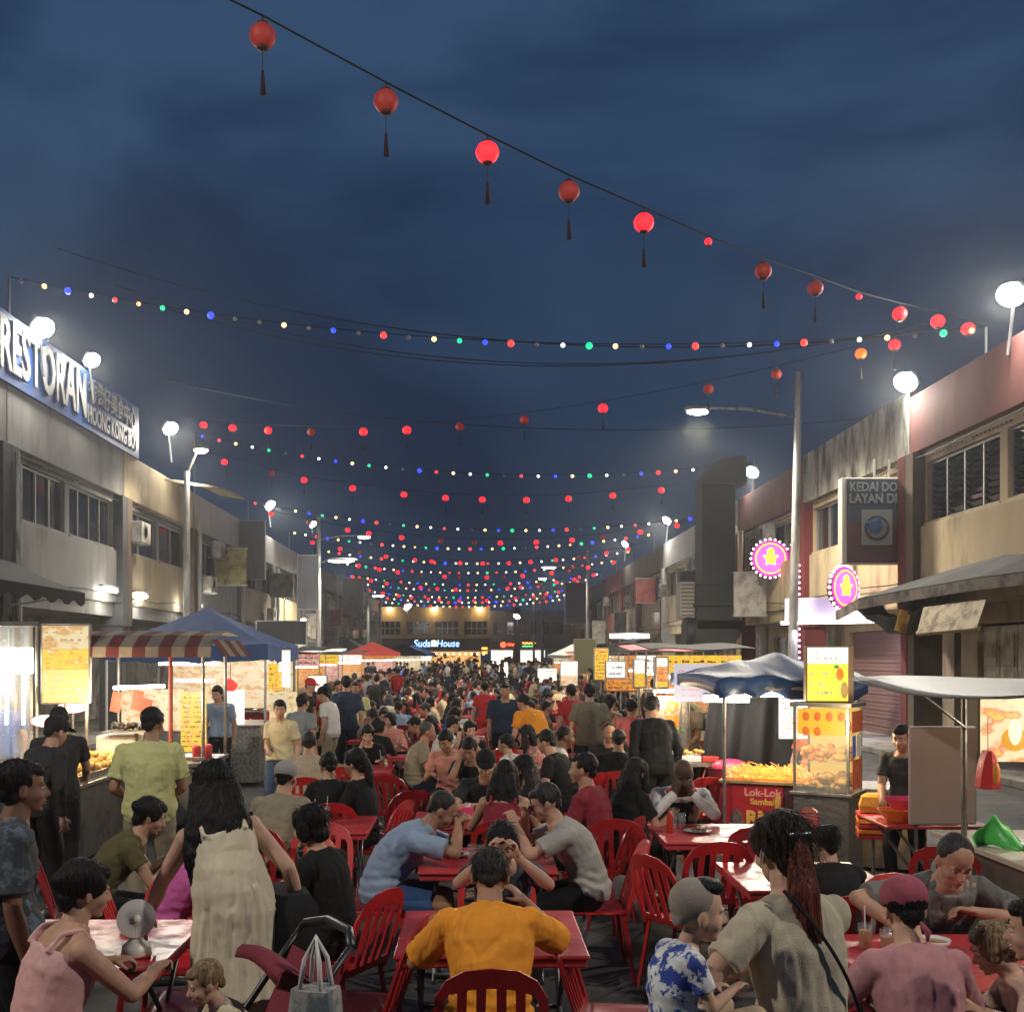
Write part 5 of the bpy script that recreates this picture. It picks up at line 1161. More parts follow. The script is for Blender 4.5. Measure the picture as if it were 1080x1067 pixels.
for k in range(n):
    b.cur = k % 2; x0, x1 = -.95+1.9*k/n, -.95+1.9*(k+1)/n
    b.loft([[Vector((x, y, z)) for x in (x0, x1) for z in ()]+[Vector((x0, y, z)), Vector((x1, y, z)), Vector((x1, y, z+.01)), Vector((x0, y, z+.01))] for y, z in ((.7, 2.36), (0, 2.40), (-.5, 2.34), (-.78, 2.20), (-.80, 2.09))])
b.build('striped_awning', (m_st, m_sr), s)
b = MB()
b.cur = 1
for k in range(5):
    b.cur = k % 2; y0, y1 = -.78+.3*k, -.78+.3*(k+1); b.loft([[Vector((x, y0, z)), Vector((x, y1, z)), Vector((x+.01, y1, z)), Vector((x+.01, y0, z))] for x, z in ((.95, 2.3), (1.12, 2.1))])
b.build('awning_side', (m_sr, m_st), s)
s.scale = (.88, 1, 1); s.location.x = -3.88; tube(s, (-.55, -.2, 1.72), (.15, -.2, 1.74), .022, 60); tube(s, (.2, .1, 1.80), (.75, .1, 1.80), .018, 35)
b = MB(); b.rng(-.74, -.2, -.35, .2, .85, 1.15); b.build('steamer_box', m_por, s, bevel=.02)
goods(s, 'skewers', -.55, .05, -.45, -.1, 1.22, mat('dark_skewers', (.05, .035, .02), rough=.5, bump=.6), 60, .02, .05, 8); b = MB(); b.rng(-.6, .1, -.5, -.05, 1.19, 1.21); b.rod((-.2, -.3, .85), (-.2, -.3, 1.19), .03); b.build('skewer_rack', m_steel, s)
for x, c_, z in ((-.40, m_orp, 1.56), (-.12, m_ink, 1.58), (.0, m_ink, 1.48)): b = MB(); b.box((x, -.5, z), (.14, .01, .24), M=Matrix.Rotation(R(12), 3, 'Y')); b.build('red_packet', em('packet_red', (1, .1, .04), .45), s)
b = MB(); b.rng(.22, .58, .3, .33, .9, 1.65); b.build('menu_board', e_yel, s); bars(s, 'menu_print', .24, .56, .95, 1.62, .298, m_inkd, 11, 9, .4)
b = MB(); b.rng(-.7, .2, .5, .52, 1.15, 1.68); b.build('back_panel', e_cream, s)
b = MB(); b.lathe([(.06, 0), (.09, .01), (.09, .12), (.02, .14)], c=(0, -.3, .86), n=16); b.build('candle_lamp', em('warm_glow', (1, .75, .4), 3.5), s, smooth=True)
# red round lamp pots and jars
for x, y in ((.62, -.3), (.72, -.1)): b = MB(); b.lathe([(.05, 0), (.06, .01), (.06, .16), (.04, .18)], c=(x, y, .85), n=14); b.build('jar', mat('red_jar', (.5, .05, .05), rough=.3), s, smooth=True)
# -- C: blue canopy stall
s = empty('market_tent', (-4.45, 19.0, 0), 0, 'peaked blue canopy tent over a bright stall on the left', 'tent')
tent(s, -1.55, 1.12, -1.4, 1.6, 2.30, 2.95, m_blue, .26); posts(s, (-1.5, 1.07), (-1.35, 1.55), 0, 2.3, mat('white_tube_post', (.5, .5, .5)), .022, 'pole')
b = MB(); b.rod((-1.5, -1.35, 2.26), (1.07, -1.35, 2.26), .018); b.rod((1.07, -1.35, 2.26), (1.07, 1.55, 2.26), .018); b.build('roof_frame', m_alu, s)
s = empty('stall', (-4.4, 18.6, 0), 0, 'brightly lit steel stall with a glowing white panel under the blue canopy', 'stall')
b = MB(); b.rng(-1.0, .28, -.7, .5, .1, .95); b.build('cabinet', m_steel, s, bevel=.01); b = MB(); b.rng(.30, .92, -.9, .3, .05, .96); b.build('side_cabinet', mat('speckled_steel', (.24, .23, .20), rough=.5, metal=.3, var=.5, vscale=20), s, bevel=.01)
b = MB(); b.rng(-1.05, .95, -.95, .55, .961, .99); b.build('counter_top', m_steel, s)
b = MB(); b.rng(.34, .66, -.9, -.84, 1.0, 1.56); b.build('glowing_panel', e_white, s); b = MB(); b.rng(.20, .33, -.92, -.82, 1.0, 1.56); b.build('black_case', m_dark, s)
b = MB(); b.rng(-.9, .9, .45, .5, 1.2, 2.1); b.build('back_banner', e_cream, s); bars(s, 'banner_print', -.8, .8, 1.3, 2.0, .449, m_pinkink, 5, 21)
b = MB(); b.rng(1.06, 1.22, -.9, -.86, 1.55, 1.98); b.build('orange_sign', e_yel, s); bars(s, 'sign_print', 1.08, 1.2, 1.6, 1.95, -.901, m_ink, 4, 2)
b = MB(); b.rng(1.28, 1.40, -.9, -.8, 1.6, 2.2); b.build('white_light_panel', e_white, s)
b = MB(); b.rng(1.04, 1.4, -.7, -.1, .8, 1.5); b.build('yellow_cabinet', e_cream, s)
tube(s, (-.8, -.6, 1.98), (.2, -.6, 1.98), .025, 90); tube(s, (.3, -.5, 2.1), (1.0, -.5, 2.1), .025, 90); goods(s, 'food_boxes', -.9, .2, -.6, .3, .99, mat('food_mix', (.4, .25, .12), var=.7, vscale=8), 40, .05, .1, 5)
s = empty('lantern', at(243, 722, 17.6), 0, 'red paper lantern hanging under the front of the blue canopy', 'lantern'); b = lprof(.12); b.build('shade', em('lantern_glow', (1, .08, .06), .9), s, smooth='all'); b = MB(); b.rod((0, 0, .1), (0, 0, .35), .006); b.build('cord', m_cable, s)
# generic stall for the far rows
def stall(x, y, w, d, roof, sign, label, sd, seed, rz=0, roofh=2.3, kind='flat', en=55, tl=True, goodm=None, col=(1, .84, .6)):
    q = random.Random(seed); s = empty('stall', (x, y, 0), rz, label, 'stall', 'food stalls along both sides')
    b = MB(); b.rng(-w/2, w/2, -d/2, d/2, .08, .88); b.build('cabinet', q.choice([m_steel, m_steeld, m_red, WC['white']]), s, bevel=.01)
    b = MB(); b.rng(-w/2-.04, w/2+.04, -d/2-.04, d/2+.04, .88, .92); b.build('counter_top', m_steel, s)
    posts(s, (-w/2, w/2), (-d/2, d/2), .92, roofh)
    if kind == 'tent': tent(s, -w/2-.3, w/2+.3, -d/2-.4, d/2+.3, roofh, roofh+.7, roof, .2)
    elif kind == 'flat': b = MB(); b.grid(lambda u, v: (-w/2-.2+(w+.4)*v, -d/2-.45+(d+.7)*u, roofh+.15-.12*(1-u)+.02*math.sin(v*9)), 4, 8); b.build('roof', roof, s, solid=.02)
    if kind != 'none': b = MB(); b.rng(-w/2, w/2, -d/2-.05, -d/2-.02, roofh-.45, roofh-.08); b.build('sign_panel', sign, s); bars(s, 'sign_print', -w/2+.1, w/2-.1, roofh-.42, roofh-.1, -d/2-.052, m_ink if q.random() < .6 else m_inkd, 2, seed)
    b = MB(); b.rng(-w/2+.03, w/2-.03, d/2-.06, d/2-.03, 1.0, roofh-.5); b.build('back_panel', q.choice([e_cream, e_or, e_pink, e_yel]), s)
    b = MB(); b.rng(-w/2+.05, w/2-.05, -d/2+.05, -d/2+.06, .92, 1.3); b.build('glass_guard', m_glassc, s)
    goods(s, 'food', -w/2+.1, w/2-.1, -d/2+.12, d/2-.2, .93, goodm or q.choice([m_gold, m_nood, mat('food_mix', (.4, .25, .12), var=.7, vscale=8)]), 60, .04, .09, seed)
    if tl: tube(s, (-w/2+.1, -d/2+.15, roofh-.5), (w/2-.1, -d/2+.15, roofh-.5), .022, en, col=col)
    return s
e_lan = em('orange_lamp', (1, .55, .15), 5)
rdt = mat('glowing_red_tent', (.60, .06, .045), rough=.6, emit=(.9, .12, .08), estr=.35, sample=False); blt = mat('light_blue_tent', (.05, .13, .34), rough=.6)  # red tent cloth is no lamp; a glow is put into its colour
LS = [(-5.2, 24, 1.5, m_awn_grey, e_cream, 'flat', 'small lit stall just beyond the blue canopy on the left'), (-5.6, 29, 1.6, m_white, e_white, 'flat', 'stall with white lit sign second beyond the blue canopy'), (-6.0, 36, 2.0, m_awn_grey, e_pink, 'flat', 'stall with pink lit sign near the tall left lamp post'),
      (-6.6, 46, 1.9, m_white, e_yel, 'flat', 'white-roofed stall with yellow sign halfway down the left row'), (-6.9, 58, 2.0, m_awn_grey, e_white, 'flat', 'low grey-roofed stall with white sign down the left row'), (-6.5, 70, 2.8, rdt, e_or, 'tent', 'red peaked tent stall far down the left row'), (-5.2, 80, 2.6, m_awn_grey, e_cream, 'tent', 'grey peaked tent stall between the far red and blue tents'), (-4.9, 88, 3.0, blt, e_white, 'tent', 'light blue peaked tent stall at the far left end')]
for i, (x, y, w, rf, sg, kd, lab) in enumerate(LS): stall(x, y, w, 1.4, rf, sg, lab, -1, 30+i, 0, 2.25 if kd != 'tent' else 2.35, kd, 70 if y < 50 else 110)
RS = [(4.3, 21.5, 1.6, m_awn_grey, e_yel, 'flat', 'stall with yellow lit sign and golden food left of the roast case'), (4.6, 25.5, 1.8, mat('pink_striped_awning', (.5, .14, .16), rough=.7), e_white, 'flat', 'stall with pink awning and bright white sign on the right row'), (5.2, 31, 2.0, m_awn_grey, e_or, 'flat', 'orange-lit stall third down the right row'),
      (5.7, 38, 2.0, m_awn_dark, e_cream, 'flat', 'cream-lit stall fourth down the right row'), (6.0, 47, 2.2, m_awn_grey, e_white, 'flat', 'white-lit stall before the khaki notice board'), (6.3, 58, 2.4, rdt, e_or, 'flat', 'stall with red roof far down the right row'), (6.5, 72, 2.6, m_white, e_cream, 'tent', 'white tented stall near the far right end')]
for i, (x, y, w, rf, sg, kd, lab) in enumerate(RS): stall(x, y, w, 1.3, rf, sg, lab, 1, 60+i, 0, 2.2, kd, 70 if y < 40 else 110, col=(1, .78, .5))
def lbox(px, py, d, w, h, rz, label, pan, ink=m_pinkink, legs=True, seed=1, rows=4):
    c = at(px, py, d); s = empty('light_box', c, rz, label, 'sign', 'lit menu boxes on the stalls')
    b = MB(); b.rng(-w/2, w/2, -.06, .06, -h/2, h/2); b.build('case', m_steel, s, bevel=.008)
    z = h/2-.02
    for i, (fr_, m) in enumerate(pan): b = MB(); b.rng(-w/2+.02, w/2-.02, -.068, -.061, z-fr_*(h-.04)+.002, z); b.build('panel', m, s); z -= fr_*(h-.04)
    bars(s, 'print', -w/2+.05, w/2-.05, -h/2+.05, h/2-.05, -.069, ink, rows*2, seed, .7)
    if legs: b = MB(); b.rod((0, 0, -h/2), (0, 0, -c.z), .02); b.rng(-.15, .15, -.12, .12, -c.z, -c.z+.03); b.build('stand', m_steel, s)
    return s
lbox(674, 710, 19.5, .22, .52, 0, 'narrow white and yellow lit menu box on the right row', ((.5, e_white), (.5, e_yel)), seed=4)
lbox(697, 709, 13.6, .17, .40, R(4), 'narrow lit menu box on top of the roast chestnut case', ((.3, e_white), (.5, e_or), (.2, e_yel)), m_ink, seed=6, rows=5)
lbox(634, 700, 25, .35, .75, 0, 'yellow upright lit menu box left of the white lamp panel', ((1, e_yel),), m_ink, seed=8)
lbox(649, 706, 22.5, .42, .36, 0, 'bright white lamp panel above the golden stall', ((1, e_white),), mat('blue_strokes', (.2, .25, .5)), seed=9, rows=1)
lbox(600, 735-25, 30, .5, .7, 0, 'white lit box among the people on the right row', ((.6, e_white), (.4, e_cream)), seed=10)
lbox(655, 722, 21, .62, .26, 0, 'orange lit board under the white lamp panel', ((1, e_or),), m_inkd, seed=11, rows=1)
lbox(577, 712, 44, .8, .6, 0, 'small white lit box beyond the standing crowd, right of centre', ((1, e_white),), seed=12, rows=2)
lbox(305, 712, 24, .22, .9, 0, 'narrow cream lit column right of the blue canopy', ((1, e_cream),), seed=13, rows=3)
lbox(335, 722, 28, .5, .5, 0, 'white lit box beyond the yellow polo woman', ((1, e_white),), seed=14, rows=3)
# -- J: roast case with chinese lettering
s = empty('roast_case', at(704, 770, 13.4), R(8), 'tall glass roast case with orange Chinese characters on the right row', 'display case'); s.location.z = 0
b = MB(); b.rng(-.24, .24, -.2, .2, .05, .92); b.build('cabinet', m_steel, s, bevel=.01)
posts(s, (-.22, .22), (-.18, .18), .92, 1.66, m_steel, .012); b = MB(); b.rng(-.25, .25, -.21, .21, 1.66, 1.70); b.build('roof', m_steel, s)
b = MB(); b.rng(-.2, .2, .1, .12, .95, 1.62); b.build('lit_back', e_or, s); goods(s, 'roast_ducks', -.16, .16, -.05, .05, 1.1, mat('roast_brown', (.35, .12, .03), rough=.3), 16, .05, .09, 3, 4)
b = MB(); b.rng(-.19, .19, -.192, -.186, .95, 1.62); b.build('glass', m_glassc, s)
for k, ch in enumerate('炒栗子'): text('lettering', ch, em('orange_characters', (1, .30, .02), .8), .20, (0, -.196, 1.50-.21*k), parent=s, bold=.006, ext=.003)
b = MB(); b.rng(-.12, .14, -.2, -.195, 1.19, 1.22); b.build('green_tape', mat('green_tape', (.04, .4, .06)), s)
light('stall_light', s.location+Vector((0, -.35, 1.62)), 40, (1, .75, .45), 'POINT', .1)
# prep table of the vendor
s = empty('prep_table', at(728, 790, 12.8), 0, 'steel preparation table with trays in front of the grey-shirted vendor', 'table'); s.location.z = 0
b = MB(); b.rng(-.62, .55, -.35, .35, .84, .88); b.build('tabletop', m_steel, s)
for sx in (-1, 1):
    for sy in (-1, 1): b = MB(); b.rod((sx*.5, sy*.3, .84), (sx*.5, sy*.3, 0), .016); b.build('leg', m_steel, s)
for x, m_, w, lab in ((-.42, m_pinkp, .12, 'pink bowl'), (-.1, m_por, .2, ''), (.25, m_ink, .16, '')): b = MB(); b.rng(x-w, x+w*.9, -.25, .1, .882, .95); b.build('tray', m_, s, bevel=.01)
goods(s, 'ingredients', -.25, .1, -.2, .08, .95, m_gold, 30, .02, .04, 3)
b = MB(); b.lathe([(.10, 0), (.12, .02), (.13, .45), (.11, .5)], c=(.42, .05, .9), n=16); b.build('pot', m_steel, s, smooth=True)
s = empty('plastic_bin', at(770, 790, 12.4), 0, 'crimson plastic tub beside the black curtain', 'tub'); s.location.z = 0; b = MB(); b.lathe([(.18, 0), (.2, .02), (.24, .82), (.27, .84), (.25, .84), (.2, .1)], n=20); b.build('tub', mat('crimson_plastic', (.35, .02, .05), rough=.4), s, smooth=True); b = MB(); b.ball((0, 0, .84), (.22, .22, .1)); b.build('bag', m_pinkp, s, smooth='all')
# -- H: blue canopy with the lok-lok counter, sticks and black curtain
s = empty('market_tent', at(792, 700, 12.2), 0, 'low sagging dark blue canopy over the lok-lok stall on the right', 'tent'); s.location.z = 0
def Hc(px, py, d): return at(px, py, d)-s.location
b = MB()
L0 = [Hc(718, 712, 12.0), Hc(760, 706, 11.3), Hc(800, 715, 10.6), Hc(863, 718, 10.2)]; 
def Hf(u, v):
    fr_ = Vector((-.70+1.48*v, -1.5+.1*math.sin(v*3), 1.84+.04*math.sin(v*7))); bk_ = Vector((-.72+1.55*v, 1.0, 1.92)); p = fr_.lerp(bk_, u)
    z = .27*max(0, 1-abs(u-.5)*1.9)**.8*max(0, 1-abs(v-.62)*1.55)+.02*math.sin(v*19+u*5)
    return p+Vector((0, 0, z))
b.grid(Hf, 14, 20); b.grid(lambda u, v: Hf(0, v)-Vector((0, .02*math.sin(v*30), .16*u+.02*math.sin(v*30)*u)), 2, 24); b.grid(lambda u, v: Hf(v, 0)-Vector((0, 0, .13*u)), 1, 12); b.build('canopy', mat('dark_blue_tarp', (.014, .05, .15), rough=.48, bump=.6, bscale=9, spec=.4), s, smooth='all', solid=.006)
posts(s, (-.62, .70), (-1.4, .9), 0, 1.84, m_steel, .018, 'pole'); b = MB(); b.rod((-.68, -1.4, 1.78), (.75, -1.4, 1.78), .018); b.build('front_bar', m_steel, s)
s = empty('lok_lok_counter', at(818, 815, 11.0), R(-24), 'red lok-lok counter heaped with orange bamboo skewers under the dark blue canopy', 'counter'); s.location.z = 0
b = MB(); b.rng(-.42, .5, -.3, .55, .05, .84); b.build('cabinet', mat('counter_maroon', (.10, .015, .018), rough=.6), s, bevel=.01)
b = MB(); b.rng(-.43, .12, -.318, -.301, .12, .83); b.build('red_sign', mat('sign_red', (.38, .014, .025), rough=.4), s)
gy = mat('gold_letters', (.65, .38, .08), rough=.5)
text('lettering', 'Lok-Lok', mat('pale_pink_letters', (.7, .3, .3)), .105, (-.08, -.320, .755), parent=s, bold=.003); text('lettering', 'Sambal', gy, .085, (-.08, -.320, .665), parent=s, bold=.003); text('lettering', 'RM', gy, .19, (-.11, -.320, .50), parent=s, bold=.008); text('lettering', '1', gy, .36, (.07, -.320, .58), parent=s, bold=.01)
b = MB(); b.ball((-.33, -.318, .42), (.07, .006, .17)); b.build('food_picture', mat('picture_brown', (.10, .07, .06), var=.6, vscale=25), s)
b = MB(); b.rng(-.5, .55, -.36, .6, .845, .87); b.build('tray', m_wood, s)
m_skw = mat('orange_skewers', (.95, .38, .03), rough=.5, var=.25, vscale=30, emit=(1, .35, .02), estr=.10, sample=False)
b = MB(); q = random.Random(5)
for k in range(330):
    x = q.uniform(-.46, .50); y = q.uniform(-.28, .5); a = q.gauss(R(115), .25); L_ = q.uniform(.16, .24); z = .885+q.uniform(0, .07); b.rod((x-L_*math.cos(a)/2, y-L_*math.sin(a)/2, z-.01), (x+L_*math.cos(a)/2, y+L_*math.sin(a)/2, z+.03), .006, .004, 5)
b.rng(-.46, .5, -.3, .54, .871, .895); b.build('skewers', m_skw, s)
b = MB(); b.rng(.13, .5, -.36, -.30, .30, .33); b.build('shelf_rail', m_steel, s)
light('stall_light', at(800, 738, 10.9), 60, (1, .85, .62), 'POINT', .2)
for k, (px, py, d, L_) in enumerate(((808, 731, 10.9, .42), (766, 737, 12.2, .5), (858, 742, 11.2, .3))):
    c = at(px, py, d); t_ = empty('tube_lamp', c, R(-10), ['warm tube lamp over the bamboo skewers', 'tube lamp below the left corner of the dark blue canopy', 'bright tube lamp behind the glass fried-snack case'][k], 'tube light', 'tube lamps under the dark blue canopy'); b = MB(); b.rod((-L_/2, 0, 0), (L_/2, 0, 0), .035); b.build('tube', tube_m, t_); b = MB(); b.rod((-L_/2, 0, .05), (L_/2, 0, .05), .02); b.rod((0, 0, .05), (0, 0, .22), .01); b.build('fitting', m_steel, t_)
light('stall_light', at(768, 745, 12.0), 45, (1, .9, .7), 'POINT', .15)
s = empty('curtain', at(760, 800, 12.6), 0, 'tall black curtain hanging behind the skewers', 'curtain'); s.location.z = 0
b = MB(); b.grid(lambda u, v: (-.10+1.25*v-.25*(1-u)*(1-v), .10*math.sin(v*24)*(.6+.4*(1-u))-.2*v, .05+1.72*u), 6, 60); b.build('cloth', mat('black_cloth', (.012, .011, .013), rough=.85, bump=.3), s, smooth='all', solid=.01)
b = MB(); b.rod((-.15, 0, 1.79), (1.2, -.2, 1.79), .015); b.build('rail', m_steel, s)
s = empty('poster', at(841, 752, 12.0), R(-4), 'white lit price poster hanging behind the lok-lok counter', 'poster'); b = MB(); b.rng(-.20, .20, -.01, .01, -.28, .24); b.build('sheet', e_white, s); bars(s, 'print', -.17, .17, -.24, .2, -.011, m_pinkink, 8, 4); b = MB(); b.rng(.05, .19, -.014, -.011, -.2, .14); b.build('red_block', m_ink, s)
s = empty('poster', at(733, 718, 12.8), R(6), 'pale picture poster hanging left of the black curtain', 'poster'); b = MB(); b.rng(-.25, .25, -.01, .01, -.24, .2); b.build('sheet', em('lit_pale_poster', (.8, .75, .85), .7), s); bars(s, 'print', -.2, .2, -.2, .16, -.011, m_pinkink, 5, 6)
# -- G: glass fried snack cart
s = empty('glass_food_cart', at(893, 880, 10.2), R(-33), 'glass fried-snack cart on a steel base with a big yellow and white sign on top', 'food cart'); s.location.z = 0
b = MB(); b.rng(-.50, .02, 0, .5, .08, .78); b.build('steel_base', mat('hammered_steel', (.16, .16, .16), rough=.35, metal=.7, bump=1, bscale=18), s, bevel=.01)
b = MB(); b.rng(-.53, .05, -.03, .53, .78, .81); b.build('ledge', m_steel, s, bevel=.004)
for x, y in ((-.49, .01), (.01, .01), (-.49, .49), (.01, .49)): b = MB(); b.rng(x-.012, x+.012, y-.012, y+.012, .81, 1.62); b.build('corner_post', m_steel, s)
b = MB(); b.rng(-.53, .05, -.03, .53, 1.62, 1.66); b.build('roof', m_steel, s, bevel=.004)
b = MB(); b.rng(-.48, 0, .485, .495, .82, 1.60); b.build('lit_back', em('lit_amber_panel', (1, .60, .12), .8), s)
b = MB(); b.rng(-.47, -.0, .02, .48, 1.08, 1.09); b.rng(-.47, -.0, .02, .48, 1.34, 1.35); b.build('shelf', m_glassc, s)
fr1 = mat('orange_fritters', (.75, .28, .03), rough=.5, bump=.8, bscale=50, var=.4, vscale=25)
for z in (.82, 1.095, 1.355): goods(s, 'fried_snacks', -.44, -.04, .08, .44, z, fr1 if z > 1 else m_gold, 60, .03, .06, int(z*10), 1.8)
b = MB(); b.rng(-.475, -.005, .006, .010, .82, 1.61); b.build('front_glass', m_glassc, s)
b = MB(); b.rng(-.46, -.02, .001, .005, 1.36, 1.60); b.build('yellow_sticker', em('sticker_yellow', (1, .55, .03), .7), s); b = MB(); [b.ball((-.38+.11*(k % 4), -.002, 1.53-.14*(k//4)), (.035, .003, .045), 8, 5) for k in range(6)]; b.build('food_stickers', em('sticker_orange', (1, .22, .02), .5), s)
b = MB(); b.rng(.026, .030, .03, .47, .82, 1.61); b.build('side_glass', m_glassc, s)
b = MB(); b.rng(.031, .034, .06, .46, 1.38, 1.58); b.rng(.031, .034, .08, .44, .84, 1.12); b.build('red_sticker', mat('sticker_red', (.5, .09, .02), rough=.5, var=.5, vscale=30), s); b = MB(); b.rng(.031, .034, .08, .20, 1.15, 1.35); b.build('blue_sticker', mat('sticker_blue', (.05, .12, .4)), s); b = MB(); b.rng(.031, .034, .24, .42, 1.15, 1.35); b.build('white_sticker', m_white, s)
g = empty('light_box', (0, 0, 0)); g.location = Matrix.Rotation(R(-33), 4, 'Z') @ Vector((-.24, .2, 1.90))+s.location; g.rotation_euler = (0, 0, R(-12)); tag(g, 'big white and yellow lit snack sign on top of the glass cart', 'sign')
b = MB(); b.rng(-.20, .24, -.10, .16, -.24, .30); b.build('case', mat('sign_case_brown', (.16, .10, .06), rough=.6), g, bevel=.008)
b = MB(); b.rng(-.185, .185, -.112, -.101, .13, .285); b.build('white_panel', em('lit_sign_white', (1, .98, .82), 1.15), g); b = MB(); b.rng(-.185, .185, -.112, -.101, -.225, .128); b.build('yellow_panel', em('lit_sign_yellow', (1, .80, .06), 1.15), g)
bars(g, 'grey_print', -.13, .15, .16, .26, -.113, mat('grey_green_print', (.4, .42, .3)), 2, 3); bars(g, 'pink_print', -.17, .04, -.10, .10, -.113, m_pinkink, 2, 4); bars(g, 'blue_print', -.17, .05, -.17, -.11, -.113, m_blueink, 1, 5)
b = MB(); b.ball((.11, -.114, .03), (.035, .004, .06)); b.build('food_picture', em('picture_orange', (1, .25, .03), .8), g); b = MB(); b.ball((.08, -.114, .10), (.025, .004, .018)); b.build('leaf_picture', em('picture_green', (.05, .5, .08), .6), g); b = MB(); b.ball((.15, -.115, -.12), (.035, .004, .08)); b.build('bowl_picture', em('picture_tan', (.6, .35, .1), .8), g)
light('stall_light', at(885, 770, 9.75), 40, (1, .78, .45), 'POINT', .12)
# pile of trays and orange bags beside the cart
s = empty('tray_stack', at(921, 868, 9.7), R(-15), 'stack of red and orange trays with an orange bag on a pole stand', 'trays'); 
b = MB()
for k in range(5): b.cur = k % 2; b.rng(-.14, .14, -.16, .16, -.12+.045*k, -.085+.045*k)
b.build('tray', (m_red, m_orp), s, bevel=.008); b = MB(); b.loft([[Vector((x*.12*w_, y*.08*w_, z)) for x, y in ((-1, -1), (1, -1), (1, 1), (-1, 1))] for z, w_ in ((.105, .95), (.16, 1), (.24, .8), (.27, .45))]); b.build('orange_bag', mat('orange_bag', (.85, .36, .05), rough=.4, bump=.6), s); b = MB(); b.rod((0, 0, -.12), (0, 0, -s.location.z), .015); b.rng(-.2, .2, -.2, .2, -s.location.z, -s.location.z+.03); b.build('pole_stand', m_steel, s)
s = empty('street_cabinet', at(925, 900, 10.8), R(-20), 'grimy brown metal cabinet standing behind the tray stack', 'cabinet'); s.location.z = 0
b = MB(); b.rng(-.35, .45, -.2, .5, .04, .78); b.build('body', mat('rusty_sheet', (.20, .14, .08), rough=.5, metal=.3, dirt=(.08, .06, .05), dscale=3), s, bevel=.01); b = MB(); b.rng(-.37, .47, -.22, .52, .78, .81); b.build('top', m_steel, s)
# red folding table with bowls behind
s = empty('folding_table', at(975, 866, 8.9), 0, 'red folding table stacked with pink and orange bowls before the white board', 'table'); zt = s.location.z; s.location.z = 0; zt = .76
b = MB(); b.rng(-.42, .42, -.3, .3, zt-.025, zt); b.build('tabletop', m_redt, s, bevel=.006)
for sx in (-1, 1):
    for sy in (-1, 1): b = MB(); b.rod((sx*.32, sy*.25, zt-.03), (-sx*.12+.1, sy*.25, 0), .012); b.build('leg', m_steel, s)
for i, (x, m_, r_, h_, nm, lab) in enumerate(((-.20, m_pinkp, .15, .09, 'plastic_bowl', 'large pink plastic bowl on top of the orange ones'), (-.24, m_orp, .16, .10, 'plastic_bowl', 'orange bowl under the pink one on the red table'), (-.06, m_orp, .12, .07, 'plastic_bowl', 'small orange bowl right of the pink bowl'), (.16, m_steel, .09, .10, 'steel_pot', 'steel pot standing on the red table before the white board'))):
    z = zt+(.10 if i == 0 else .0)+.002; o = empty(nm, s.location+Vector((x, -.05, z)), 0, lab, 'bowl' if i < 3 else 'pot'); b = MB(); b.lathe([(r_*.5, 0), (r_*.55, .005), (r_*.95, h_*.9), (r_, h_), (r_*.92, h_), (r_*.5, .02)], n=22); b.build('bowl' if i < 3 else 'pot', m_, o, smooth=True)
s = empty('white_board', at(994, 812, 8.4), R(4), 'large blank pinkish white board standing beside the right stall', 'board'); zc = s.location.z; b = MB(); b.rng(-.27, .27, -.015, .015, -.42, .34); b.build('panel', mat('pinkish_board', (.50, .40, .36), rough=.35, var=.05), s, bevel=.02); b = MB(); b.rod((-.2, .02, -.42), (-.2, .02, -zc), .015); b.rod((.2, .02, -.42), (.2, .02, -zc), .015); b.build('legs', m_steel, s)
# -- F: nearest right stall
s = empty('drink_stall', (3.9, 6.75, 0), 0, 'nearest stall at the right edge with grey canopy, lit banner and green cloth', 'stall')
b = MB(); b.rng(-.68, 1.6, -.9, .75, .06, .86); b.build('cabinet', mat('greasy_steel', (.20, .18, .15), rough=.35, metal=.5, var=.15, dirt=(.10, .09, .08), dscale=2), s, bevel=.01)
b = MB(); b.rng(-.74, 1.65, -.96, .8, .86, .90); b.build('counter_top', mat('cream_counter', (.50, .42, .32), rough=.3), s, bevel=.006)
posts(s, (-.62,), (.55, -.85), .9, 1.88, m_steel, .02); posts(s, (1.5,), (.55,), .9, 1.95, m_steel, .02)
def Ff(u, v): return (-1.15+3.1*v, -1.15+2.4*u, 1.845+.14*v+.05*math.sin(v*7+1)*(1-v)-.05*math.sin(u*PI)+.05*u)
b = MB(); b.grid(Ff, 10, 24); b.build('canopy', mat('grey_canopy_sheet', (.06, .059, .052), rough=.45, bump=.4, bscale=9), s, smooth='all', solid=.012)
b = MB(); b.rod((-.62, .52, 1.62), (-.95, .4, 1.84), .01); b.build('strut', m_steel, s)
b = MB(); b.rng(-.52, 1.5, .50, .53, 1.40, 1.84); b.build('lit_banner', emp('lit_banner_cream', (1, .80, .45), (1, .28, .12), 1.0, 6, .50, .58, (1, .62, .12)), s)
b = MB(); b.ball((-.31, .49, 1.55), (.09, .006, .08)); b.ball((-.12, .49, 1.46), (.10, .006, .05)); b.ball((.2, .49, 1.47), (.2, .006, .045)); b.build('food_picture', em('banner_orange', (1, .45, .04), .8), s)
b = MB(); b.ball((-.31, .485, 1.60), (.045, .004, .09)); b.ball((-.20, .485, 1.5), (.02, .004, .03)); b.build('bowl_picture', em('banner_pale', (1, .9, .55), 1.2), s); b = MB(); b.ball((-.03, .487, 1.62), (.03, .004, .07)); b.ball((-.08, .487, 1.56), (.05, .004, .04)); b.build('pink_picture', em('banner_pink', (1, .5, .4), .8), s)
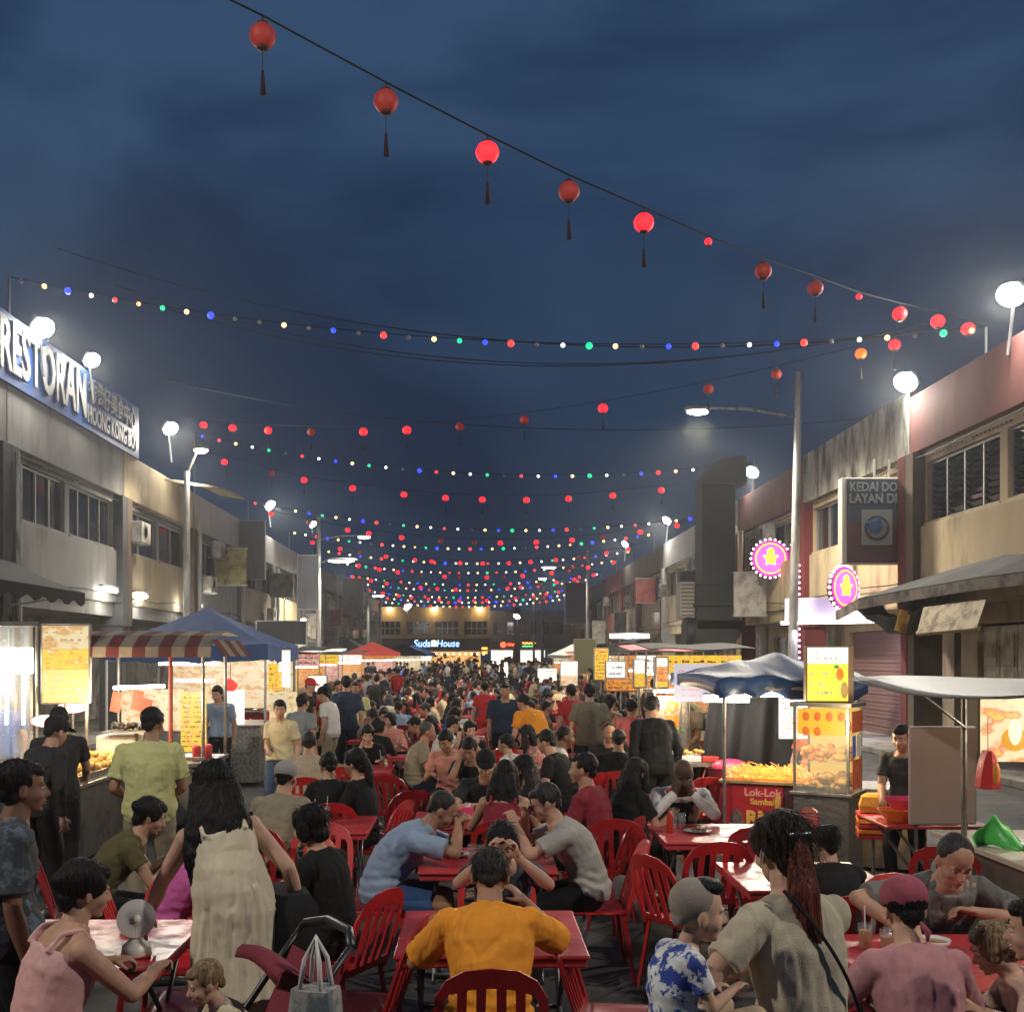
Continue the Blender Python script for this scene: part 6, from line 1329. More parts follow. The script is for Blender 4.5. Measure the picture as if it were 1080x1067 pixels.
b = MB(); b.rng(-.50, -.15, -.2, .3, .905, .93); b.rng(-.1, .8, -.6, .2, .905, .96); b.build('tray', m_steel, s, bevel=.005); goods(s, 'pink_sweets', -.05, .75, -.55, .15, .96, mat('pink_sweets', (.7, .2, .22), rough=.4, var=.3, vscale=30), 60, .03, .05, 4); goods(s, 'orange_jars', .0, .6, .2, .4, .93, m_orp, 10, .04, .06, 6)
tube(s, (-.3, .2, 1.78), (.7, .2, 1.8), .018, 45)
s = empty('green_cloth', at(1050, 862, 6.9), 0, 'bright green plastic sheet peaked on the right stall counter', 'cloth'); b = MB()
b.grid(lambda u, v: (-.15+.34*v, .12*math.sin(v*7)*u-.06*u, (1-u)*(.20-.55*abs(v-.42)*.6)+.01*math.sin(v*20)), 6, 16); b.build('sheet', mat('green_plastic', (.10, .62, .12), rough=.35, bump=.4), s, solid=.004, smooth='all'); s.location.z = .90
s = empty('hanging_bag', at(1042, 812, 7.15), 0, 'red and orange plastic bags hanging from the right stall', 'bag'); b = MB(); b.loft([[Vector((x*w_, y*.04, z)) for x, y in ((-1, -1), (0, -1.4), (1, -1), (1, 1), (0, 1.4), (-1, 1))] for z, w_ in ((.13, .02), (.08, .04), (-.02, .06), (-.11, .07), (-.12, .05))]); b.build('bag', mat('red_bag', (.75, .05, .05), rough=.35, bump=.5), s); b = MB(); b.ball((.03, -.045, -.02), (.03, .02, .08)); b.build('orange_bag', mat('orange_bag2', (.9, .3, .05), rough=.35), s, smooth='all'); b = MB(); b.rod((0, 0, .13), (0, 0, .35), .003); b.build('string', m_por, s)
# ---------------------------------------------------------------- the people nearest the camera
def T(px, d): return ((px-VX)*d/F, d)
def D(c): return R(c)
def hero(label, px, d, yaw, **k):
    x, y = T(px, d); k.setdefault('vox', .0065 if d < 7 else .008 if d < 11 else .011)
    r, J = person('person', (x, y), R(yaw), **k); tag(r, label, 'person'); return r, J
C = cloth
c_black = C('black', (.009, .009, .010)); c_navy = C('navy', (.012, .019, .042)); c_jean = C('denim', (.045, .075, .14)); c_grey = C('grey', (.20, .20, .20)); c_khaki = C('khaki', (.26, .22, .15))
c_white = C('white', (.62, .60, .56)); c_red = C('red', (.45, .03, .03)); c_maroon = C('maroon', (.22, .022, .035)); c_orange = C('orange', (.72, .27, .025)); c_pinkd = C('dusty_pink', (.42, .20, .21)); c_mag = C('magenta', (.50, .10, .30))
c_olive = C('olive', (.10, .085, .035)); c_lime = C('yellow_green', (.55, .54, .24)); c_lblue = C('light_blue', (.25, .32, .44)); c_pinkl = C('pale_pink', (.62, .36, .34)); c_beige = C('beige', (.60, .52, .38)); c_cream = C('cream', (.60, .52, .32)); c_salmon = C('salmon', (.60, .26, .20)); c_dgrey = C('dark_grey', (.026, .026, .028)); c_brown = C('brown', (.12, .07, .04)); c_teal = C('teal', (.03, .12, .13)); c_cyan = C('blue', (.03, .10, .35)); c_sand = C('sand', (.38, .32, .22))
def camo():
    m = cloth('patterned_dark', (.035, .045, .06)); return m
m_camo = mat('cloth_patterned', (.030, .036, .045), rough=.85, bump=.3, bscale=240, dirt=(.10, .13, .16), dscale=16, dpos=(.52, .60))
m_floral = mat('cloth_colour_blocks', (.60, .60, .58), rough=.8, dirt=(.03, .06, .28), dscale=20, dpos=(.50, .54), var=.3, vscale=18)
# tables T1..T7 of the photograph
TB = {}
def tb(k, px, d, lab, rz=0):
    x, y = T(px, d); put_table(x, y, R(rz), lab); TB[k] = (x, y, R(rz)); return x, y
tb(1, 517, 5.42, 'red folding table in front of the orange-shirted man'); tb(2, 514, 7.35, 'red folding table between the light blue shirt man and the man in glasses'); tb(3, 493, 9.15, 'red folding table with a pink tissue box before the man in a black cap')
tb(4, 752, 8.45, 'red folding table of the dark-skinned man with his face in his hands'); tb(5, 846, 6.8, 'red folding table behind the ponytailed woman, beside the boy in black'); tb(6, 996, 4.92, 'red folding table between grey shirt man and pink cap person'); x, y = tb(7, 97, 5.22, 'glossy red folding table with a small white fan at the lower left')
put_table(TB[6][0]+.93, 4.95, 0, 'red folding table at the lower right corner beside the curly hair')
tb(8, 330, 10.4, 'red folding table beside the old man in beige, left of centre'); tb(9, 335, 8.9, 'red folding table with yellow straws behind the grey cap man'); tb(10, 430, 15.2, 'small red folding table among the far left diners')
HP = []
# 1 orange man, seen from behind
hero('seated man in a bright orange t-shirt seen from behind, at the centre front', 517, 4.6, 0, h=1.64, fat=1.1, lean=24, curve=.06, head=(26, 4, 0), hands=[(.16, .36, .985), (-.20, .44, .80)], elb=[(.9, .1, -.9), (-.9, .1, -.9)], curls=(.8, .6), palms=((-.6, .2, -.5), (.2, 0, -1)), skin_m='tan', hair='thin', hair_c='salt', top=('tee', c_orange), bottom=('long', c_dgrey), sleeve=.86, loose=1.5)
put_chair(*T(517, 4.62), 0, 'red plastic chair under the orange-shirted man')
# 2 woman facing the camera behind table 1
hero('woman with short black hair facing the camera behind the orange man', 530, 6.30, 180, h=1.56, female=True, fat=1.15, lean=30, head=(22, 0, 4), hands=[(.085, .46, 1.03), (-.07, .45, 1.02)], elb=[(1, .2, -.8), (-1, .2, -.8)], palms=((-1, .2, 0), (1, .2, 0), (-.2, .1, 1), (.2, .1, 1)), curls=(.9, .9), hair='bob', top=('tee', m_camo), bottom=('long', c_black), sleeve=.5)
put_chair(*T(525, 6.35), PI, 'red plastic chair of the short-haired woman behind the orange man')
# 3 light blue shirt man
hero('grey-haired man in a light blue shirt hunched over his food, facing right', 404, 7.25, -90, h=1.70, fat=1.12, lean=36, curve=.09, head=(34, 0, 0), hands=[(.05, .50, .99), (-.08, .52, .97)], elb=[(1, -.2, -.8), (-.8, -.1, -1)], palms=((-.6, .4, -.3), (.6, .4, -.3)), curls=(.9, .9), skin_m='tan', hair='crop', hair_c='salt', top=('polo', c_lblue), bottom=('shorts', C('blue_shorts', (.05, .11, .26))), sleeve=.75, loose=1.3)
put_chair(*T(399, 7.28), R(-90), 'red plastic chair turned sideways under the light blue shirt man')
# 4 man in glasses on the right
hero('man in glasses and pale grey t-shirt eating noodles, facing left', 622, 7.25, 90, h=1.68, fat=1.0, lean=27, curve=.06, head=(20, 0, 0), hands=[(.04, .43, 1.04), (-.10, .50, 1.0)], elb=[(.7, -.1, -1), (-.7, -.1, -1)], palms=((-.7, .3, -.2), (.7, .3, -.2)), curls=(.85, .85), skin_m='light', hair='short', hair_c='salt', top=('tee', C('pale_grey', (.36, .34, .31))), bottom=('long', c_black), glasses=True, sleeve=.7, loose=1.35)
put_chair(*T(627, 7.25), R(90), 'red plastic chair turned sideways under the man in glasses')
# 5 red tank top woman
hero('woman with long black hair and a dark red tank top seen from behind', 531, 8.45, -8, h=1.62, female=True, lean=12, head=(10, 10, 0), hands=[(.22, .38, .78), (-.26, .40, .78)], top=('tank', c_maroon), bottom=('long', c_black), hair='long', hair_len=.42, skin_m='light')
put_chair(*T(531, 8.50), R(-5), 'red plastic chair under the woman in the dark red tank top')
# 6 black cap man
r, J = hero('young man in a black t-shirt and black cap facing the camera', 512, 9.95, 180, h=1.68, lean=24, head=(22, 0, 0), hands=[(.10, .46, .80), (-.12, .46, .80)], elb=[(1, -.3, -.6), (-1, -.3, -.6)], top=('tee', c_dgrey), bottom=('long', c_black), hair='short')
def cap(J, m, parent, brim=True):
    hp, Mh, hs = J['hp'], J['Mh'], J['hs']; b = MB(); b.ball(hp(0, -.016, .052), (.090*hs, .107*hs, .082*hs), 20, 12, Mh); o = b.build('cap', m, parent, smooth='all')
    if brim: b = MB(); b.ball(hp(0, .105, .055), (.068*hs, .070*hs, .007*hs), 16, 6, Mh @ Matrix.Rotation(R(-10), 3, 'X')); b.build('brim', m, o, smooth='all')
cap(J, c_black, r)
put_chair(*T(512, 10.05), PI, 'red plastic chair of the young man in the black cap')
hero('woman in black with long dark hair looking left beside the red tank top woman', 572, 9.3, 70, h=1.58, female=True, lean=16, head=(14, 10, 0), hands=[(.15, .36, .78), (-.15, .38, .79)], top=('tee', c_black), bottom=('long', c_black), hair='long', hair_len=.38)
put_chair(*T(576, 9.3), R(75), 'red plastic chair under the woman in black beside the red tank top')
hero('young man in a maroon polo looking left, above the man in glasses', 625, 8.55, 62, h=1.72, lean=6, head=(2, -8, 0), hands=[(.16, .34, .76), (-.16, .36, .76)], top=('polo', c_maroon), bottom=('long', c_black), hair='short', skin_m='light')
put_chair(*T(630, 8.5), R(62), 'red plastic chair under the young man in the maroon polo')
hero('man in a black shirt looking down to the left, beyond the maroon polo', 597, 11.7, 60, h=1.72, lean=20, head=(18, 0, 0), top=('tee', c_black), bottom=('long', c_black), hair='short')
put_chair(*T(602, 11.7), R(60), 'red plastic chair under the black-shirted man beyond the maroon polo')
hero('woman in black with long black hair seated on the chair right of the maroon polo', 655, 8.9, -55, h=1.6, female=True, lean=16, head=(12, -6, 0), hands=[(.18, .38, .80), (-.14, .40, .82)], palms=((0, .3, 1), (0, .3, 1)), top=('tee', c_black), bottom=('long', c_black), hair='long', hair_len=.34)
put_chair(*T(652, 8.55), R(-10), 'red plastic chair turned away from the camera right of the maroon polo man')
# bald man, face in hands
r, J = hero('bald dark-skinned man in a black vest with both hands at his face', 712, 9.35, 180, h=1.74, fat=1.1, lean=32, head=(26, 0, 0), hands=[(.07, .42, .99), (-.05, .42, .98)], elb=[(1, .3, -.9), (-1, .3, -.9)], palms=((-.6, -.8, 0), (.6, -.8, 0), (-.1, .1, 1), (.1, .1, 1)), curls=(.4, .4), skin_m='dark', hair=None, hair_c='black', top=('long', c_white), bottom=('long', c_black))
hp, Mh, hs = J['hp'], J['Mh'], J['hs']; b = MB(); sp_, fr_ = J['sp'], J['fr']; rings = []
for u, rx, ry in ((.0, .185, .15), (.3, .17, .14), (.6, .175, .145), (.8, .17, .14), (.93, .13, .12)): t_, X_, Y_ = fr_(u); rings.append(ell_ring(sp_(u), X_, Y_, rx, ry, 24))
b.loft(rings); b.build('vest', c_black, r, smooth=True)
b = MB(); b.tube([sp_(.97)+Vector((.11*math.cos(a), .10*math.sin(a), .03*math.sin(a))) for a in [2*PI*k/16 for k in range(17)]], .022, 8); b.build('red_collar', c_red, r, smooth='all')
put_chair(*T(705, 9.45), PI, 'red plastic chair of the bald man with his face in his hands')
put_chair(*T(748, 7.55), R(0), 'empty red plastic chair seen from behind at the table of the bald man')
put_chair(*T(812, 8.75), R(98), 'empty red plastic chair at the right side of the bald man\'s table')
put_chair(*T(728, 6.9), R(-60), 'tilted empty red chair left of the orange-lit table, behind the baby'); put_chair(*T(806, 7.45), R(175), 'red plastic chair just past the table corner near the boy in black')
put_chair(*T(735, 11.4), R(8), 'empty red plastic chair standing alone before the black curtain')
# boy in black
hero('boy in a black t-shirt with black hair seen from behind, right of the ponytail', 882, 6.05, 8, h=1.36, lean=12, head=(8, 0, 0), hands=[(.14, .34, .76), (-.14, .34, .76)], feet=[(.1, .3, .09), (-.1, .3, .09)], top=('tee', c_black), bottom=('long', c_black), hair='short')
put_chair(*T(880, 5.95), R(5), 'red plastic chair under the boy in black')
# ponytail woman with the baby
rw, J = hero('woman with a long auburn ponytail and beige t-shirt carrying a baby', 838, 3.4, 24, h=1.60, female=True, fat=.98, sit=False, lean=4, head=(8, 8, 0), hands=[(-.16, .32, 1.0), (-.46, .10, .93)], elb=[(1, -.1, -.9), (-1, -.4, -.5)], palms=((0, .1, 1), (.3, .1, .9)), top=('tee', C('oatmeal', (.44, .38, .28))), bottom=('long', c_navy), hair='pony', hair_c='brown', pony_c='auburn', hair_len=.70, sleeve=.62, loose=1.25, skin_m='fair', vox=.006)
sp_, fr_ = J['sp'], J['fr']; b = MB()
pts = []
for t in [k/12 for k in range(13)]:
    u = 1.0-.72*t; t_, X_, Y_ = fr_(u); pts.append(sp_(u)+X_*(-.09+.24*t)-Y_*(.100+.03*math.sin(t*3.1)))
b.tube(pts, .006, 6); b.build('bag_strap', c_black, rw, smooth='all')
hp = J['hp']; b = MB(); [b.ball(hp(-.03+.015*k, -.118, .052), .008, 8, 6) for k in range(5)]; b.build('hair_clip', mat('clip', (.3, .3, .32), rough=.2, metal=.8), rw, smooth='all')
rb, J = hero('baby with shaved head and black tuft in a colourful shirt, held by the ponytail woman', 722, 3.15, -72, h=.80, fat=1.12, sit=True, seat=.98, lean=4, head=(6, 8, 4), hands=[(.05, .13, 1.14), (-.07, .12, 1.12)], feet=[(.09, .17, .88), (-.09, .15, .86)], hair='crop', hair_c=mat('stubble', (.27, .22, .18), rough=.9, bump=.5, bscale=300), top=('tee', m_floral), bottom=('long', C('baby_beige', (.50, .36, .24))), skin_m='fair', vox=.0055, shoes=False, face=False, hsc=1.2)
hp, Mh, hs = J['hp'], J['Mh'], J['hs']; b = MB(); b.ball(hp(0, .018, .094), (.056*hs, .068*hs, .034*hs), 18, 10, Mh); b.build('hair_tuft', hairm('black'), rb, smooth='all')
put_chair(*T(662, 5.0), R(-100), 'red plastic chair seen side on at the lower middle, back rest tilted right'); put_chair(*T(655, 3.55), R(5), 'red plastic chair cut by the bottom edge, right of the orange man')
# grey t-shirt man on the right
hero('man with cropped grey hair and grey t-shirt leaning over the right table', 975, 5.72, 180, h=1.70, fat=1.15, lean=32, head=(34, 0, 0), hands=[(.30, .44, .79), (-.12, .34, .84)], elb=[(1, -.1, .1), (-1, 0, .0)], curls=(.6, .8), skin_m='light', hair='crop', hair_c='salt', top=('tee', C('mid_grey', (.17, .165, .15))), bottom=('long', c_black), sleeve=.8, loose=1.3)
put_chair(*T(970, 5.8), PI, 'red plastic chair of the grey t-shirt man on the right'); put_chair(*T(1008, 7.3), R(-35), 'bright red chair in front of the steel counter of the right stall'); put_chair(*T(880, 5.1), R(-88), 'red plastic chair edge on at the left end of the right table')
# pink cap person
r, J = hero('person in a dusty pink cap and pink top seen from behind, lower right', 975, 4.02, 2, h=1.58, female=True, fat=1.1, lean=16, head=(14, 0, 0), hands=[(.24, .40, .78), (-.28, .42, .79)], hair='short', top=('long', c_pinkd), bottom=('long', c_navy), skin_m='fair', vox=.006, strands=False)
cap(J, C('rose_cap', (.30, .07, .10)), r, False)
b = MB(); hp = J['hp']; b.tube([hp(.02, -.085, -.045), hp(.045, -.10, -.09), hp(.04, -.095, -.125)], [.006, .014, .004], 8); b.build('cap_ribbon', C('rose_cap', (.30, .07, .10)), r, smooth='all')
put_chair(*T(975, 3.9), 0, 'red plastic chair under the pink cap person')
hero('person with curly light brown hair leaning in from the right edge', 1118, 4.2, 80, h=1.28, female=True, lean=28, head=(24, 0, 0), hair='curly', hair_c='fair', top=('long', C('cream_pink', (.50, .34, .28))), bottom=('long', c_navy), skin_m='fair')
hero('person in a grey shirt with dark hair cut by the lower right corner', 1150, 3.7, 55, h=1.62, lean=14, head=(10, 0, 0), hair='short', top=('tee', c_grey), bottom=('long', c_navy))
# beige dress woman standing
r, J = hero('woman in a pleated beige sleeveless dress with long black hair, reaching to the table', 252, 5.0, 25, h=1.63, female=True, sit=False, fat=.98, lean=14, side=-10, head=(24, 6, 0), hands=[(.30, .05, .92), (-.36, .34, .86)], elb=[(.6, -.5, -.8), (-.9, -.4, -.4)], palms=((0, .2, -1), (.1, .1, -1)), curls=(.5, .25), hair='long', hair_len=.50, hair_w=1.05, hair_b=.075, top=('dress', c_beige), bottom=('long', c_beige), skin_m='fair', vox=.006, loose=1.1)
sp_, fr_ = J['sp'], J['fr']; sh = J['sh'][0]
s = empty('shoulder_bag', r.location, R(25), 'black shoulder bag hanging from the beige dress woman', 'bag')
b = MB(); b.tube([sh+Vector((.0, -.10, -.25)), sh+Vector((-.02, -.07, .01)), sh+Vector((.0, .0, .055)), sh+Vector((.05, .06, -.08)), sh+Vector((.08, .06, -.32))], .012, 8); b.build('strap', c_black, s, smooth='all')
b = MB(); cz = sh.z-.50; b.loft([[Vector((sh.x+.16+x*.10*w_, sh.y-.05+y*.20*w_, cz+z)) for x, y in ((-1, -1), (0, -1.25), (1, -1), (1.25, 0), (1, 1), (0, 1.25), (-1, 1), (-1.25, 0))] for z, w_ in ((-.22, .8), (-.2, 1), (0, 1.05), (.15, .95), (.2, .7))]); b.build('bag_body', c_black, s, smooth=True)
# pink top woman lower left
hero('woman in a pale pink camisole with hair in a bun, seated at the fan table', 52, 4.3, -48, h=1.62, female=True, fat=1.08, lean=12, head=(10, 2, 0), hands=[(.06, .42, .80), (-.26, .36, .78)], elb=[(1, -.3, -.8), (-1, -.3, -.8)], curls=(1.0, .8), hair='bun', top=('tank', c_pinkl), bottom=('long', c_black), skin_m='light', vox=.006)
put_chair(*T(44, 4.2), R(-60), 'red plastic chair under the pale pink camisole woman'); put_chair(*T(20, 3.7), R(0), 'red plastic chair back cut by the lower left corner')
# dark patterned shirt man at far left
hero('man in a dark patterned shirt standing in profile at the left edge', 8, 4.75, -60, h=1.64, sit=False, fat=1.15, lean=4, head=(4, 0, 0), top=('tee', m_camo), bottom=('long', c_black), hair='short', skin_m='brown', sleeve=.8, loose=1.5)
# magenta shirt
hero('person in a magenta t-shirt bending forward behind the fan table', 172, 6.3, -75, h=1.6, female=True, fat=1.1, lean=42, curve=.08, head=(40, 0, 0), hands=[(.16, .42, .78), (-.14, .44, .8)], hair='short', top=('tee', c_mag), bottom=('long', c_black), sleeve=.8, loose=1.3)
put_chair(*T(168, 6.25), R(-75), 'red plastic chair under the magenta t-shirt'); put_chair(*T(178, 5.95), R(178), 'empty red plastic chair facing the camera behind the fan table'); put_chair(*T(205, 5.25), R(95), 'empty red plastic chair at the right side of the fan table')
hero('woman in an olive top with tied hair leaning forward beyond the magenta shirt', 100, 6.95, -70, h=1.6, female=True, lean=34, curve=.07, head=(22, 0, 0), hands=[(.10, .50, .80), (-.1, .52, .8)], hair='bun', top=('tee', c_olive), bottom=('long', c_black), sleeve=.5)
put_chair(*T(95, 6.95), R(-70), 'red plastic chair under the olive top woman')
hero('man in a yellow-green polo shirt standing with his back to the camera', 158, 8.4, 12, h=1.70, sit=False, fat=1.12, lean=3, head=(14, 22, 0), hands=[(.16, .22, 1.0), (-.20, .20, 1.0)], hair='short', top=('polo', c_lime), bottom=('long', c_khaki), sleeve=.75, loose=1.6, skin_m='tan')
hero('snack seller in a dark shirt with his back turned at the golden fritters', 62, 9.6, 20, h=1.66, sit=False, lean=10, head=(26, 0, 0), hands=[(.22, .40, 1.0), (-.16, .40, .98)], hair='short', top=('tee', c_dgrey), bottom=('long', c_black))
r, J = hero('dark figure in a cap standing just left of the golden fritters', 40, 8.8, -30, h=1.62, sit=False, lean=14, head=(20, 0, 0), hair='short', top=('long', c_dgrey), bottom=('long', c_black)); cap(J, c_black, r)
hero('woman in a cream polo and jeans standing at the left, facing the camera', 296, 13.2, 168, h=1.57, female=True, sit=False, lean=2, head=(8, -20, 0), hands=[(.05, .26, .98), (-.22, .05, .80)], hair='short', top=('polo', c_cream), bottom=('long', c_jean), loose=1.3)
r, J = hero('man in a pale grey cap and khaki shirt seen from behind, left of centre', 289, 8.3, -15, h=1.66, lean=20, head=(12, 0, 0), hair='crop', top=('tee', c_khaki), bottom=('long', c_black), fat=1.1); cap(J, C('grey_cap', (.30, .29, .27)), r, False)
put_chair(*T(286, 8.2), R(-12), 'red plastic chair under the pale grey cap man'); put_chair(*T(262, 10.2), R(-50), 'red plastic chair left of the pale grey cap man')
hero('old man in a beige shirt seen from behind at the table left of centre', 325, 11.5, 5, h=1.66, fat=1.15, lean=10, head=(10, 0, 0), hair='thin', hair_c='salt', top=('tee', c_sand), bottom=('long', c_black))
put_chair(*T(325, 11.4), R(3), 'red plastic chair under the old man in beige')
hero('short-haired woman in a black t-shirt before the old man in beige', 348, 9.55, 10, h=1.56, female=True, lean=12, head=(14, -16, 0), hair='short', top=('tee', c_black), bottom=('long', c_black))
put_chair(*T(350, 9.45), R(6), 'red plastic chair with slatted back behind the short-haired woman in black')
hero('woman in black with hair tied back, face in profile to the left', 382, 9.5, 68, h=1.62, female=True, lean=6, head=(2, 0, 0), hair='pony', hair_len=.34, top=('long', c_black), bottom=('long', c_black))
put_chair(*T(390, 9.4), R(70), 'red plastic chair under the woman in black with hair tied back')
hero('woman in black with a dark bob in profile to the left, beside the beige dress', 349, 6.05, 62, h=1.60, female=True, lean=12, head=(14, 0, 0), hair='bob', top=('long', c_black), bottom=('long', c_black), hands=[(.16, .34, .77), (-.16, .36, .77)])
put_chair(*T(352, 5.9), R(62), 'red plastic chair seen side on under the woman with the dark bob'); put_chair(*T(372, 5.2), R(80), 'empty red plastic chair seen side on behind the pushchair'); put_chair(*T(330, 7.7), R(175), 'red plastic chair with slats below the khaki sleeve, left of centre')
put_chair(*T(424, 10.3), R(22), 'empty red chair angled between the black-clad diners and the blue shirt man'); put_chair(*T(420, 11.6), R(-18), 'red plastic chair beside the girl with black hair left of centre')
# pushchair with the toddler and the bag
s = empty('pushchair', (-.94, 4.1, 0), R(122), 'crimson pushchair with black frame at the bottom left of centre', 'pushchair')
m_fr = mat('black_frame', (.015, .015, .017), rough=.4); m_cr = mat('crimson_fabric', (.17, .013, .028), rough=.75, bump=.4, bscale=90)
for sx in (-1, 1):
    b = MB(); b.tube([(sx*.22, -.42, 1.0), (sx*.22, -.30, .86), (sx*.22, .02, .46), (sx*.22, .34, .10)], .014, 8); b.tube([(sx*.21, .10, .60), (sx*.21, -.10, .36), (sx*.22, -.30, .09)], .013, 8); b.build('frame', m_fr, s, smooth='all')
    for y in (.36, -.32): b = MB(); b.lathe([(.055, -.012), (.085, -.018), (.085, .018), (.055, .012)], c=(sx*.23, y, .087), n=20, M=Matrix.Rotation(R(90), 3, 'Y')); b.build('wheel', m_fr, s, smooth=True)
b = MB(); b.tube([(-.22, -.42, 1.0), (-.1, -.47, 1.03), (.1, -.47, 1.03), (.22, -.42, 1.0)], .019, 8); b.build('handle', m_fr, s, smooth='all')
b = MB(); b.loft([[Vector((-.20, y, z)), Vector((.20, y, z)), Vector((.20, y-.03, z-.03)), Vector((-.20, y-.03, z-.03))] for y, z in ((-.36, .92), (-.22, .62), (-.10, .42), (.16, .40), (.24, .30))]); b.build('seat', m_cr, s, solid=.01)
b = MB(); b.grid(lambda u, v: (-.215+.43*v, -.40+.30*math.sin(u*1.5)-.02, .70+.34*math.sin(u*1.9)-.12*u+.03*math.sin(v*PI)), 8, 6); b.build('hood', m_cr, s, solid=.008, smooth='all')
b = MB(); b.rng(-.19, .19, .22, .32, .10, .13); b.build('footrest', m_fr, s, bevel=.01)
rt, J = hero('toddler with wispy light hair sitting in the crimson pushchair', 240, 4.1, 122, h=.86, fat=1.2, seat=.50, lean=10, head=(20, 10, 0), hands=[(.10, .18, .66), (-.10, .18, .66)], feet=[(.08, .28, .36), (-.08, .28, .36)], strands=False, hair='short', hair_c='fair', top=('tee', C('toddler_cream', (.5, .42, .28))), bottom=('long', c_navy), skin_m='fair', vox=.0055)
s = empty('tote_bag', at(333, 1062, 4.0), R(-20), 'faded printed tote bag with white straps hanging at the pushchair', 'bag')
b = MB(); b.loft([[Vector((x*w_, y*.05, z)) for x, y in ((-1, -1), (0, -1.3), (1, -1), (1, 1), (0, 1.3), (-1, 1))] for z, w_ in ((-.17, .075), (-.15, .085), (0, .085), (.075, .075))]); b.build('bag', mat('tote_print', (.30, .28, .26), rough=.9, dirt=(.12, .14, .15), dscale=12, dpos=(.48, .56), bump=.4), s, smooth=True)
for y in (-.045, .045): b = MB(); b.tube([(-.045, y, .06), (-.03, y*.7, .18), (0, 0, .26), (.03, y*.7, .18), (.045, y, .06)], .009, 6); b.build('strap', c_white, s, smooth='all')
# fan on the left table
s = empty('table_fan', (TB[7][0]+.29, TB[7][1]-.25, .736), R(15), 'small white table fan on the glossy red table', 'fan')
m_fan = mat('fan_white', (.78, .74, .66), rough=.35); b = MB(); b.lathe([(.06, 0), (.068, .01), (.062, .05), (.035, .07), (.02, .11)], n=20); b.build('base', m_fan, s, smooth='all')
Mf = Matrix.Rotation(R(80), 3, 'X')
b = MB(); b.lathe([(.078, -.022), (.086, -.02), (.086, .02), (.078, .022)], c=(0, 0, .17), n=28, M=Mf); b.build('cage_ring', m_fan, s, smooth=True)
b = MB(); [b.rod(Vector((0, 0, .17))+Mf @ Vector((.015*math.cos(a), .015*math.sin(a), .026)), Vector((0, 0, .17))+Mf @ Vector((.082*math.cos(a), .082*math.sin(a), .02)), .0014, n=5) for a in [2*PI*k/28 for k in range(28)]]; b.ball(Vector((0, 0, .17))+Mf @ Vector((0, 0, .024)), (.02, .02, .02)); b.build('grille', m_fan, s)
b = MB(); [b.ball(Vector((0, 0, .17))+Mf @ Vector((.042*math.cos(a), .042*math.sin(a), 0)), (.036, .022, .004), 10, 6, Mf @ Matrix.Rotation(a, 3, 'Z') @ Matrix.Rotation(R(20), 3, 'X')) for a in (0, 2.09, 4.19)]; b.build('blades', mat('fan_grey', (.30, .29, .27), rough=.4), s, smooth='all')
b = MB(); b.rng(-.065, .065, -.065, .065, -.0, .012); b.build('red_foot', m_red, s, bevel=.004)
# mid-distance people that stand out
hero('man in a pink t-shirt seated with his head bowed, centre of the crowd', 476, 12.6, 172, h=1.68, lean=22, head=(28, 20, 0), hair='short', top=('tee', c_salmon), bottom=('long', c_black), skin_m='tan')
hero('man in black resting his forehead on his hand beside the pink t-shirt man', 503, 11.7, 165, h=1.68, lean=26, head=(30, 0, 0), hands=[(.08, .36, 1.06), (-.16, .40, .78)], palms=((-.4, -.8, .2), (0, .2, -1), (-.3, -.2, 1), None), hair='short', top=('tee', c_black), bottom=('long', c_black), skin_m='tan')
r, J = hero('woman in a white cap and cream top seated facing the camera, centre', 491, 14.6, 178, h=1.58, female=True, lean=10, head=(10, 0, 0), hair='long', hair_len=.3, top=('tee', c_white), bottom=('long', c_black)); cap(J, C('white_cap', (.6, .58, .52)), r)
hero('person in a white shirt leaning right, left of the white cap', 462, 15.2, -60, h=1.66, lean=22, head=(14, 0, 0), hair='short', top=('long', c_white), bottom=('long', c_black))
hero('boy in a white t-shirt turned to the left, right of the centre aisle', 541, 12.3, 60, h=1.5, lean=8, head=(6, 0, 0), hair='short', top=('tee', c_white), bottom=('long', c_navy))
put_chair(*T(545, 12.3), R(62), 'red plastic chair under the boy in the white t-shirt')
hero('stout man in a navy t-shirt standing in the centre, facing the camera', 533, 16.6, 176, h=1.70, sit=False, fat=1.3, lean=0, head=(10, 0, 0), hair='short', top=('tee', C('deep_navy', (.020, .035, .065))), bottom=('long', c_black), sleeve=.8, loose=1.6)
hero('woman in a red shirt and short trousers standing with her back to the camera, centre', 512, 21, 8, h=1.62, female=True, sit=False, hair='short', top=('tee', c_red), bottom=('shorts', c_red), loose=1.4)
hero('man in a mustard shirt standing and bending over a table, right of centre', 569, 15.4, 35, h=1.68, sit=False, fat=1.2, lean=38, curve=.07, head=(20, 0, 0), hands=[(.2, .45, .85), (-.2, .45, .85)], hair='short', top=('tee', c_orange), bottom=('long', c_black), loose=1.5)
hero('man in an olive-grey t-shirt standing with his back turned, on the right', 622, 15.2, -4, h=1.72, sit=False, fat=1.15, head=(4, 0, 0), hair='short', top=('tee', C('olive_grey', (.17, .155, .11))), bottom=('long', c_navy), loose=1.4, sleeve=.7)
hero('person in a bright red shirt standing behind the olive-grey t-shirt man', 605, 17.2, 20, h=1.66, sit=False, hair='short', top=('tee', c_red), bottom=('long', c_black))
hero('person in a faded red blouse standing at the roast stall, back to the camera', 665, 13.9, -12, h=1.56, female=True, sit=False, head=(12, 0, 0), hair='short', top=('tee', C('faded_red', (.42, .10, .10))), bottom=('long', c_jean), loose=1.4, sleeve=.8)
